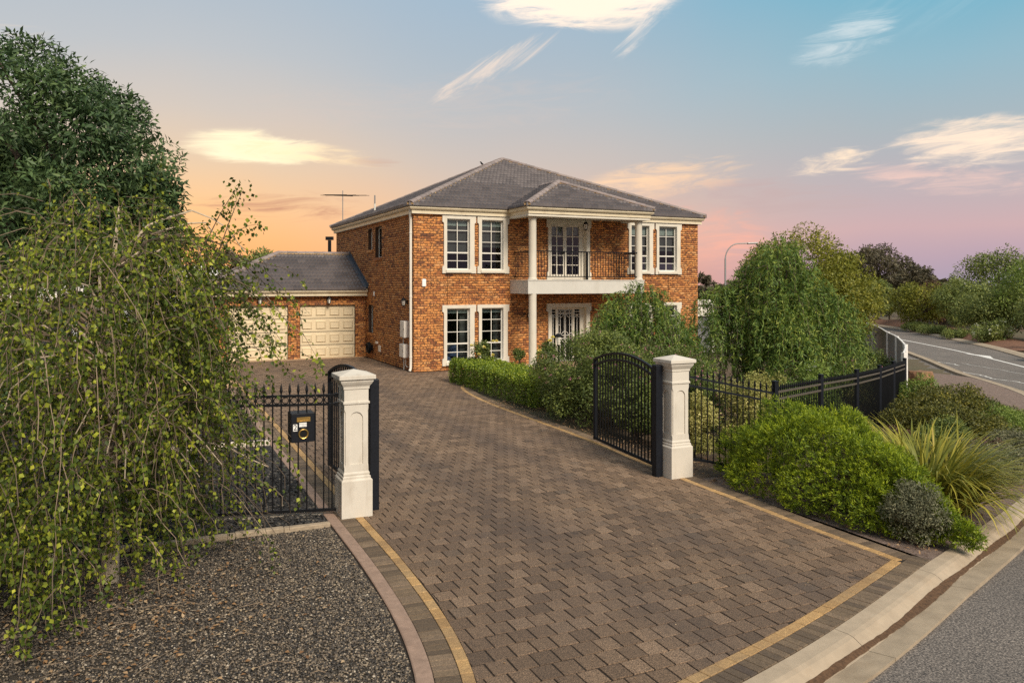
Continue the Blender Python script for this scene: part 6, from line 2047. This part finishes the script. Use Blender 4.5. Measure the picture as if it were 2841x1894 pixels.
shrub('variegated_shrub', 'yellow variegated shrub behind the fence next to the right pillar', 'shrub', 10.1, 11.5, 0.55, 0.5, 1.5, 7000, 0.05, 0.028, 'lf_var', 26, (0.14, 0.24), group='yellow variegated shrubs')
shrub('variegated_shrub', 'yellow variegated shrub below the large weeping tree', 'shrub', 11.1, 12.0, 0.6, 0.55, 1.45, 8000, 0.05, 0.028, 'lf_var', 28, (0.14, 0.24), group='yellow variegated shrubs')
shrub('variegated_shrub', 'small yellowish shrub inside the fence under the far pink shrub', 'shrub', 17.5, 15.0, 0.6, 0.6, 1.0, 5000, 0.06, 0.035, 'lf_var', 22, (0.14, 0.26), group='yellow variegated shrubs')
shrub('green_shrub', 'glossy shrub seen through the fence right beside the right pillar', 'shrub', 8.45, 10.9, 0.45, 0.5, 1.25, 7000, 0.06, 0.03, 'lf_var', 24, (0.12, 0.22), group='shrubs inside the right fence')
shrub('green_shrub', 'green shrub behind the open right gate leaf', 'shrub', 8.35, 12.4, 0.5, 0.5, 1.1, 6000, 0.06, 0.03, 'lf_shrub', 22, (0.12, 0.22), group='shrubs inside the right fence')
shrub('green_shrub', 'dark green shrub low behind the second fence panel', 'shrub', 13.2, 13.0, 0.8, 0.7, 1.15, 9000, 0.06, 0.03, 'lf_pep', 28, (0.16, 0.28), group='shrubs inside the right fence')
shrub('green_shrub', 'dark evergreen shrub along the pale steel fence', 'shrub', 22.0, 19.2, 1.1, 1.2, 1.75, 10000, 0.09, 0.04, 'lf_shrub', 36, (0.22, 0.38), group='shrubs inside the right fence')
shrub('green_shrub', 'dark evergreen shrub farther along the pale steel fence', 'shrub', 24.6, 22.0, 1.1, 1.2, 1.65, 8000, 0.10, 0.045, 'lf_shrub', 32, (0.22, 0.38), group='shrubs inside the right fence')
shrub('green_shrub', 'green shrub at the foot of the far fence posts', 'shrub', 19.9, 17.6, 0.8, 0.8, 1.4, 7000, 0.08, 0.04, 'lf_shrub', 28, (0.18, 0.32), group='shrubs inside the right fence')
shrub('white_rose_bush', 'rose bush with white blooms behind the middle of the black fence', 'rose', 14.0, 13.4, 0.6, 0.6, 1.55, 6000, 0.055, 0.03, 'lf_lime', 24, (0.13, 0.24), flowers=('white_rose', 7, 0.045))
# outside the right fence
shrub('spreading_shrub', 'broad dark yellow-green shrub on the corner outside the fence', 'shrub', 15.6, 11.35, 1.5, 0.85, 1.25, 22000, 0.05, 0.028, 'lf_dark', 70, (0.18, 0.32), group='low shrubs outside the right fence')
shrub('spreading_shrub', 'dark green shrub in front of the broad corner shrub', 'shrub', 13.7, 10.0, 0.85, 0.6, 1.0, 14000, 0.048, 0.028, 'lf_dark', 44, (0.14, 0.26), group='low shrubs outside the right fence')
shrub('spreading_shrub', 'grey-green shrub at the right edge near the kerb', 'shrub', 13.9, 8.95, 0.65, 0.5, 0.72, 9000, 0.04, 0.016, 'lf_grey', 36, (0.12, 0.22), group='low shrubs outside the right fence')
shrub('spreading_shrub', 'reddish low shrub against the foot of the black fence', 'shrub', 12.1, 9.85, 0.55, 0.4, 0.62, 6000, 0.04, 0.02, 'lf_red', 26, (0.1, 0.18), group='low shrubs outside the right fence')
shrub('spreading_shrub', 'green shrub between the juniper and the black fence', 'shrub', 10.8, 9.45, 0.75, 0.4, 0.85, 9000, 0.045, 0.022, 'lf_dark', 34, (0.12, 0.22), flowers=('pink', 16, 0.012), group='low shrubs outside the right fence')
shrub('spreading_shrub', 'bushy grey-green shrub right of the strappy grass beside the kerb', 'shrub', 11.05, 7.75, 0.62, 0.5, 0.78, 13000, 0.04, 0.014, 'lf_grey', 44, (0.12, 0.22), group='low shrubs outside the right fence')
shrub('spreading_shrub', 'small grey-green shrub at the kerb end of the juniper', 'shrub', 7.85, 6.12, 0.36, 0.42, 0.72, 12000, 0.035, 0.012, 'lf_grey', 40, (0.09, 0.17), group='low shrubs outside the right fence')
shrub('spreading_shrub', 'dull grey-brown shrub wedged between juniper and strappy grass', 'shrub', 8.55, 6.65, 0.32, 0.3, 0.62, 6000, 0.035, 0.012, 'lf_grey', 26, (0.08, 0.15), group='low shrubs outside the right fence')
shrub('spreading_shrub', 'reddish brown shrub behind the grass near the right edge', 'shrub', 12.6, 8.55, 0.6, 0.45, 0.62, 7000, 0.04, 0.016, 'lf_red', 30, (0.1, 0.2), group='low shrubs outside the right fence')
shrub('fern_plant', 'feathery green plant at the far end of the black fence', 'plant', 18.3, 14.15, 0.5, 0.5, 1.15, 4500, 0.11, 0.02, 'lf_lime', 18, (0.14, 0.26), droop=0.2)

for u_, v_, rx_, ry_, h_, mt, lab in ((14.5, 9.75, 0.8, 0.6, 0.85, 'lf_dark', 'olive shrub second from the right edge above the kerb'), (16.2, 10.7, 1.0, 0.7, 0.85, 'lf_lime', 'light olive grassy shrub at the right edge beyond the corner shrub'),
                                    (18.2, 12.3, 1.0, 0.8, 0.7, 'lf_dark', 'low olive shrub at the end of the planted corner by the road kerb'), (17.0, 12.6, 0.9, 0.6, 1.0, 'lf_dark', 'yellowish shrub against the fourth panel of the black fence'),
                                    (12.9, 9.5, 0.7, 0.5, 0.85, 'lf_shrub', 'deep green shrub behind the strappy grass'), (12.35, 8.05, 0.55, 0.35, 0.6, 'lf_grey', 'low grey shrub leaning over the kerb at the right edge'), (10.2, 8.35, 0.6, 0.45, 0.75, 'lf_dark', 'yellow-green shrub filling the gap behind the strappy grass'), (17.6, 11.5, 0.9, 0.5, 0.7, 'lf_lime', 'pale green low shrub farthest along the kerb'), (14.6, 11.5, 0.8, 0.5, 0.9, 'lf_dark', 'olive shrub against the second panel of the black fence'), (19.6, 13.4, 0.9, 0.6, 0.6, 'lf_shrub', 'low green shrub on the verge near the boulder'), (15.0, 8.95, 0.8, 0.45, 0.6, 'lf_grey', 'grey low shrub at the far right of the kerb')):
    shrub('spreading_shrub', lab, 'shrub', u_, v_, rx_, ry_, h_, 11000, 0.045, 0.02, mt, 44, (0.13, 0.25), group='low shrubs outside the right fence')

# ---- juniper
def juniper():
    u, v, zg = 8.22, 7.62, 0.0
    t = empty('juniper', (u, v, zg), 'wide bright green feathery juniper mound in front of the right fence', 'shrub')
    mb = MB()
    n = 8200
    d = runit(n * 3); d = d[d[:, 2] > -0.25][:n]
    rad = np.array([0.82, 1.85, 1.04])
    # lumps
    f = 1 + 0.07 * np.sin(d[:, 0] * 9 + d[:, 1] * 5) + 0.06 * np.sin(d[:, 1] * 13 + 2) + 0.05 * np.sin(d[:, 2] * 11 + d[:, 0] * 7)
    f = f * (1 - 0.20 * rng.random(len(d)) ** 2.0)
    O = d * rad * f[:, None]
    # the mound falls towards the kerb end
    k = 1 - 0.40 * np.clip((-O[:, 1]) / 1.95, -0.2, 1); O[:, 2] *= k
    kk_ = np.clip(-O[:, 1] / 1.85, 0, 1); O[:, 0] = O[:, 0] * (1 - 0.42 * kk_) - 0.22 * kk_
    O = O + np.array([u, v, zg + 0.06])
    N0 = unit(d / rad)
    A = unit(N0 * 0.55 + np.array([0, 0, 0.30]) + rng.normal(size=O.shape) * 0.45)
    m = 15
    s = rng.random((len(O), m, 1))
    P = O[:, None] + A[:, None] * s * 0.085 + rng.normal(0, 0.012, (len(O), m, 3))
    D = unit(A[:, None] + rng.normal(size=P.shape) * 0.5)
    P, D = P.reshape(-1, 3), D.reshape(-1, 3)
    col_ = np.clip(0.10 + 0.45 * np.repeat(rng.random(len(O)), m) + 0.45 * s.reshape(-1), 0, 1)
    kk = P[:, 2] > 0.01
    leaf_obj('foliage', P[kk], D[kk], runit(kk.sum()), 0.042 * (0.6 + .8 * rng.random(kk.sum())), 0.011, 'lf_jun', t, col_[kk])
    for i in range(60):
        q = O[rng.integers(len(O))]; mb.tube([(u + random.gauss(0, .2), v + random.gauss(0, .5), -0.03), tuple((q * 0.5 + np.array([u, v, 0.25]) * 0.5)), tuple(q)], [0.02, 0.012, 0.004], 5)
    mb.build('stems', 'bark', t)


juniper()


def grass_clump(u, v, zg, nb, lmin, lmax, label, rr=0.35):
    t = empty('strap_grass', (u, v, zg), label, 'grass clump')
    V, F, R_ = [], [], []
    K = 8
    for i in range(nb):
        a = random.uniform(0, 6.28); r0 = rr * math.sqrt(random.random()); x, y = u + r0 * math.cos(a), v + r0 * math.sin(a)
        a2 = a + random.gauss(0, 0.6); ln = random.uniform(lmin, lmax); tilt = 0.12 + 0.75 * (r0 / rr) * random.random() + random.random() * 0.25
        bend = random.uniform(0.8, 2.3); w = random.uniform(0.009, 0.018); rv = random.random()
        p = np.array([x, y, zg]); th = tilt; s_ = np.array([-math.sin(a2), math.cos(a2), 0])
        b0 = len(V)
        for k in range(K):
            ww = w * (1 - (k / (K - 1)) ** 2.5) + 0.0006
            V += [p - s_ * ww, p + s_ * ww]; R_ += [min(1, rv * 0.75 + 0.3 * k / K)] * 2
            th_ = th + bend * (k / (K - 1)) ** 1.4
            p = p + np.array([math.cos(a2) * math.sin(th_), math.sin(a2) * math.sin(th_), math.cos(th_)]) * ln / (K - 1)
            if k: F.append((b0 + 2 * k - 2, b0 + 2 * k - 1, b0 + 2 * k + 1, b0 + 2 * k))
    np_obj('blades', np.array(V), np.array(F), 'lf_grass', t, rnd=np.array(R_), kind='stuff')


grass_clump(9.25, 7.05, -0.06, 1500, 0.8, 1.5, 'big clump of arching yellow-green strap leaves beside the juniper', 0.5)

# ---- roses
def bloom(p, r, mat, parent):
    n = 34
    d = runit(n); d[:, 2] = np.abs(d[:, 2]) * 0.8 - 0.1; d = unit(d)
    leaf_obj('bloom', np.array(p) + d * r * 0.25 * rng.random((n, 1)), d, runit(n), r * 1.1, r * 1.0, mat, parent, fold=0.35)


def standard_rose(u, v, stem_h, r, label, blooms, mat='yellow_rose', n=1500):
    t = empty('standard_rose', (u, v, 0), label, 'rose', 'standard roses before the house')
    mb = MB(); mb.tube([(u, v, -0.02), (u + 0.01, v, stem_h)], [0.016, 0.012], 6); mb.build('stem', 'bark', t)
    mb = MB(); mb.box(u + 0.03, u + 0.055, v - 0.012, v + 0.012, -0.02, stem_h); mb.build('stake', 'black', t)
    cl = shell_clumps((u, v, stem_h + r * 0.55), (r, r, r * 0.95), 16, r * 0.25, r * 0.5, -0.7, 0.4)
    P, D, Nn, rr_ = clump_leaves(cl, n, 0.15)
    leaf_obj('foliage', P, D, Nn, 0.055 * (0.7 + .6 * rng.random(len(P))), 0.034, 'lf_shrub', t, rr_)
    for dx, dy, dz in blooms: bloom((u + dx, v + dy, stem_h + dz), 0.052, mat, t)


standard_rose(8.80, 20.9, 0.72, 0.34, 'standard rose with yellow blooms before the lower left windows', [(-0.36, -0.1, 0.36), (-0.08, -0.32, 0.32), (0.22, -0.25, 0.08), (0.2, -0.3, 0.48), (0.4, -0.1, 0.46), (-0.2, -0.25, 0.12)])
standard_rose(10.05, 21.1, 0.62, 0.22, 'small standard rose without blooms beside the left porch column', [], n=800)
standard_rose(9.55, 18.3, 0.95, 0.30, 'yellow standard rose left of the garden lamp', [(-0.25, -0.1, 0.1), (-0.05, -0.25, 0.42), (0.06, -0.2, 0.5), (-0.3, -0.15, 0.16)], n=1300)
standard_rose(11.4, 19.6, 0.95, 0.26, 'pale yellow standard rose right of the garden lamp', [(-0.05, -0.25, 0.2), (0.1, -0.2, 0.05)], n=900)

# ---- dark planting left of the garage and in the left garden
shrub('garage_shrub', 'dark shrub against the left corner of the garage', 'shrub', 1.35, 28.6, 0.9, 1.2, 1.7, 12000, 0.08, 0.035, 'lf_ash', 40, (0.2, 0.4), group='dark shrubs left of the garage')
shrub('garage_shrub', 'dark low shrub left of the sandstone post', 'shrub', 1.2, 25.6, 0.9, 1.3, 1.2, 10000, 0.07, 0.03, 'lf_ash', 40, (0.18, 0.34), group='dark shrubs left of the garage')
shrub('garage_shrub', 'dark shrub under the carport edge behind the weeping tree', 'shrub', -1.2, 24.8, 1.3, 1.0, 1.8, 10000, 0.08, 0.035, 'lf_ash', 40, (0.25, 0.42), group='dark shrubs left of the garage')
shrub('garage_shrub', 'dark bare-stemmed shrub deep in the left garden', 'shrub', -2.6, 17.5, 1.2, 1.4, 1.7, 9000, 0.07, 0.03, 'lf_ash', 40, (0.22, 0.4), group='dark shrubs left of the garage')

# ---- background trees: (name, label, u, v, top z, radius, material, leaves, clumps, leaf size, gap)
def far_tree(name, label, u, v, top, r, mat, n, m, L, zb=-0.95, squash=1.0, open_=False, cat='tree', group='trees across the road'):
    if group == 'trees across the road': r *= 1.4; top = zb + (top - zb) * 1.14
    h = top - zb
    cz = zb + h * (0.68 if open_ else 0.54); rz = (top - cz)
    cr = (r * 0.16, r * 0.34) if not open_ else (r * 0.14, r * 0.28)
    cl = shell_clumps((u, v, cz), (r * 1.05, r * 1.05 * squash, rz * 1.05), m, *cr, -0.95, 0.55)
    tree(name, label, cat, u, v, zb, h * (0.45 if open_ else 0.3), max(0.06, r * 0.06), cl, n, L, L * 0.42, mat, 0.3, group, limbs=16 if open_ else 8, spread=0.8)


far_tree('round_tree', 'rounded yellow-green tree rising behind the large weeping tree', 28.3, 28.7, 5.85, 2.8, 'lf_yel', 26000, 110, 0.15, group='trees beside the house')
far_tree('round_tree', 'second yellow-green crown right behind the large weeping tree', 30.6, 28.4, 4.7, 2.3, 'lf_yel', 16000, 80, 0.15, group='trees beside the house')
far_tree('gum_tree', 'tall open brownish gum tree on the skyline across the road', 80.2, 67.4, 6.7, 3.0, 'lf_gum', 8000, 60, 0.34, open_=True)
far_tree('gum_tree', 'lower open gum tree right of the tallest gum', 77.6, 60.9, 4.25, 1.9, 'lf_gum', 5000, 40, 0.32, open_=True)
far_tree('gum_tree', 'small gum tree just left of the street lamp', 51.6, 64.2, 4.0, 0.95, 'lf_gum', 2500, 20, 0.3, open_=True, group='trees beside the house')
far_tree('gum_tree', 'dark gum tree just right of the street lamp', 57.2, 67.1, 3.4, 1.6, 'lf_gum', 3500, 30, 0.3, group='trees beside the house')
far_tree('roadside_tree', 'green bushy tree at the left end of the roadside row', 57.6, 51.4, 2.85, 1.5, 'lf_far', 6000, 45, 0.22)
far_tree('roadside_tree', 'small green tree next to the timber rail fence', 63.5, 53.6, 2.9, 1.4, 'lf_far', 5000, 40, 0.22)
far_tree('roadside_tree', 'light yellow-green feathery tree right of the rail fence', 57.4, 44.4, 2.75, 1.75, 'lf_yel', 8000, 55, 0.2)
far_tree('roadside_tree', 'reddish brown tree in the middle of the roadside row', 61.3, 45.4, 2.75, 1.6, 'lf_red', 6000, 45, 0.22)
far_tree('roadside_tree', 'mid green bushy tree right of the reddish tree', 56.6, 40.1, 2.68, 1.75, 'lf_far', 8000, 55, 0.2)
far_tree('roadside_tree', 'broad green bushy tree behind the white letterbox', 53.2, 35.2, 2.35, 1.85, 'lf_far', 9000, 60, 0.19)
far_tree('roadside_tree', 'bright green tall tree at the right edge of the picture', 53.4, 32.6, 4.25, 1.9, 'lf_lime', 9000, 60, 0.19)
far_tree('roadside_tree', 'large dark round tree behind the bright green tree', 65.0, 42.5, 5.2, 2.6, 'lf_far', 9000, 60, 0.24)
far_tree('roadside_tree', 'thin topped tree on the skyline above the reddish tree', 71.0, 51.0, 3.3, 1.6, 'lf_far', 4500, 36, 0.24)
far_tree('roadside_tree', 'dark bush filling the gap under the thin topped tree', 66.8, 49.0, 2.3, 2.2, 'lf_far', 6000, 50, 0.24)
far_tree('roadside_tree', 'dark bush at the far right behind the letterbox', 50.6, 29.6, 2.2, 1.8, 'lf_far', 7000, 50, 0.2)
shrub('flowering_shrub', 'white-flowering bush under the roadside trees left of the letterbox post', 'shrub', 48.3, 32.2, 1.4, 1.2, 1.7, 6000, 0.13, 0.06, 'lf_far', 40, (0.25, 0.45), zg=-0.95, flowers=('white_rose', 40, 0.05))
shrub('roadside_bush', 'low green bush on the far verge at the right edge', 'shrub', 40.2, 24.2, 0.9, 0.8, 0.6, 4500, 0.08, 0.03, 'lf_lime', 24, (0.15, 0.26), zg=-0.9)
for i, (u_, v_, r_, lab) in enumerate([(50.5, 36.0, 1.2, 'low green ground shrub in front of the broad roadside tree'), (53.2, 40.0, 1.2, 'low green ground shrub left of the white-flowering bush'), (55.2, 43.0, 1.2, 'low scrub at the foot of the feathery roadside tree')]):
    shrub('roadside_bush', lab, 'shrub', u_, v_, r_, r_, 0.7, 3500, 0.13, 0.05, 'lf_far', 26, (0.2, 0.36), zg=-0.9)
far_tree('skyline_tree', 'dark tree on the skyline left of the garage ridge', 9.4, 72.8, 5.85, 2.3, 'lf_far', 6000, 50, 0.3, zb=-0.1, group='skyline trees behind the garage')
far_tree('skyline_tree', 'lower dark tree above the garage hip', 13.2, 81.8, 5.6, 2.2, 'lf_far', 5000, 44, 0.3, zb=-0.1, group='skyline trees behind the garage')
far_tree('skyline_tree', 'open topped tree on the skyline beside the weeping twigs', 7.2, 78.8, 5.95, 1.6, 'lf_gum', 3500, 30, 0.3, zb=-0.1, open_=True, group='skyline trees behind the garage')
far_tree('skyline_tree', 'small tree tops just left of the light pole', 16.0, 92.0, 5.0, 2.6, 'lf_far', 4500, 40, 0.34, zb=-0.1, group='skyline trees behind the garage')
# a distant wooded rise closes the horizon
n = 26000
az = rng.random(n) * 2.6 - 1.3 + 0.35; dist = 150 + 190 * rng.random(n)
X = dist * np.sin(az); Y = dist * np.cos(az)
hh = (3.6 + 1.6 * np.sin(az * 17) + 1.0 * np.sin(az * 41 + 2)) * rng.random(n) ** 0.7
leaf_obj('distant_wood', np.stack([X, Y, hh - 1.0], -1), runit(n), runit(n), 2.6, 1.6, 'lf_gum', None, kind='stuff', label='low dark line of distant trees along the horizon', cat='trees')

# ---- litter on the gravel
n = 700
U = -0.2 + rng.normal(0, 0.75, n); W = 7.6 + rng.normal(0, 1.1, n)
k = (U < uL(W) - 0.5) & (W > 4.2) & (W < 9.3); U, W = U[k], W[k]; n = len(U)
D = runit(n); D[:, 2] *= 0.15
leaf_obj('fallen_leaves', np.stack([U, W, np.full(n, 0.016)], -1), D, unit(runit(n) * 0.3 + np.array([0, 0, 1])), 0.045, 0.03, 'litter', gb, kind='stuff')
mb = MB()
for i in range(150):
    x, y = -0.1 + random.gauss(0, 0.75), random.uniform(5.0, 9.2)
    if x > uL(y) - 0.6: continue
    a = random.uniform(0, 3.14); l = random.uniform(0.08, 0.35)
    mb.tube([(x, y, 0.014), (x + l / 2 * math.cos(a), y + l / 2 * math.sin(a), 0.024 + random.random() * 0.02), (x + l * math.cos(a + .3), y + l * math.sin(a + .3), 0.014)], 0.0025, 3)
mb.build('fallen_twigs', 'twig', gb, kind='stuff')
n = 420
U = uL(8) + rng.random(n) * 5.0; W = 4.6 + rng.random(n) * 14
k = np.array([uL(w) + 0.05 < u < uR(w) and w > vB(u) + 0.05 for u, w in zip(U, W)]); U, W = U[k], W[k]; n = len(U)
D = runit(n); D[:, 2] *= 0.1
leaf_obj('driveway_litter', np.stack([U, W, np.full(n, 0.005)], -1), D, unit(runit(n) * 0.2 + np.array([0, 0, 1])), 0.020 * (0.4 + rng.random(n)), 0.012, 'litter', drive, rnd=0.5 + 0.5 * rng.random(n), kind='stuff')
# bark mulch chips on the planted beds
n = 16000
U = 7.4 + rng.random(n) * 8; W = 5.5 + rng.random(n) * 12
k = (W > np.interp(U, KS[:, 0], KS[:, 1]) + 0.05) & (U > 7.42) & ~((W > 20.8)); U, W = U[k], W[k]; n = len(U)
D = runit(n); D[:, 2] *= 0.2
leaf_obj('bark_mulch', np.stack([U, W, tz(U, W) + 0.004], -1), D, unit(runit(n) * 0.5 + np.array([0, 0, 1])), 0.05 * (0.5 + rng.random(n)), 0.02, 'litter', bpy.data.objects['verge'], rnd=rng.random(n) * 0.8, kind='stuff')
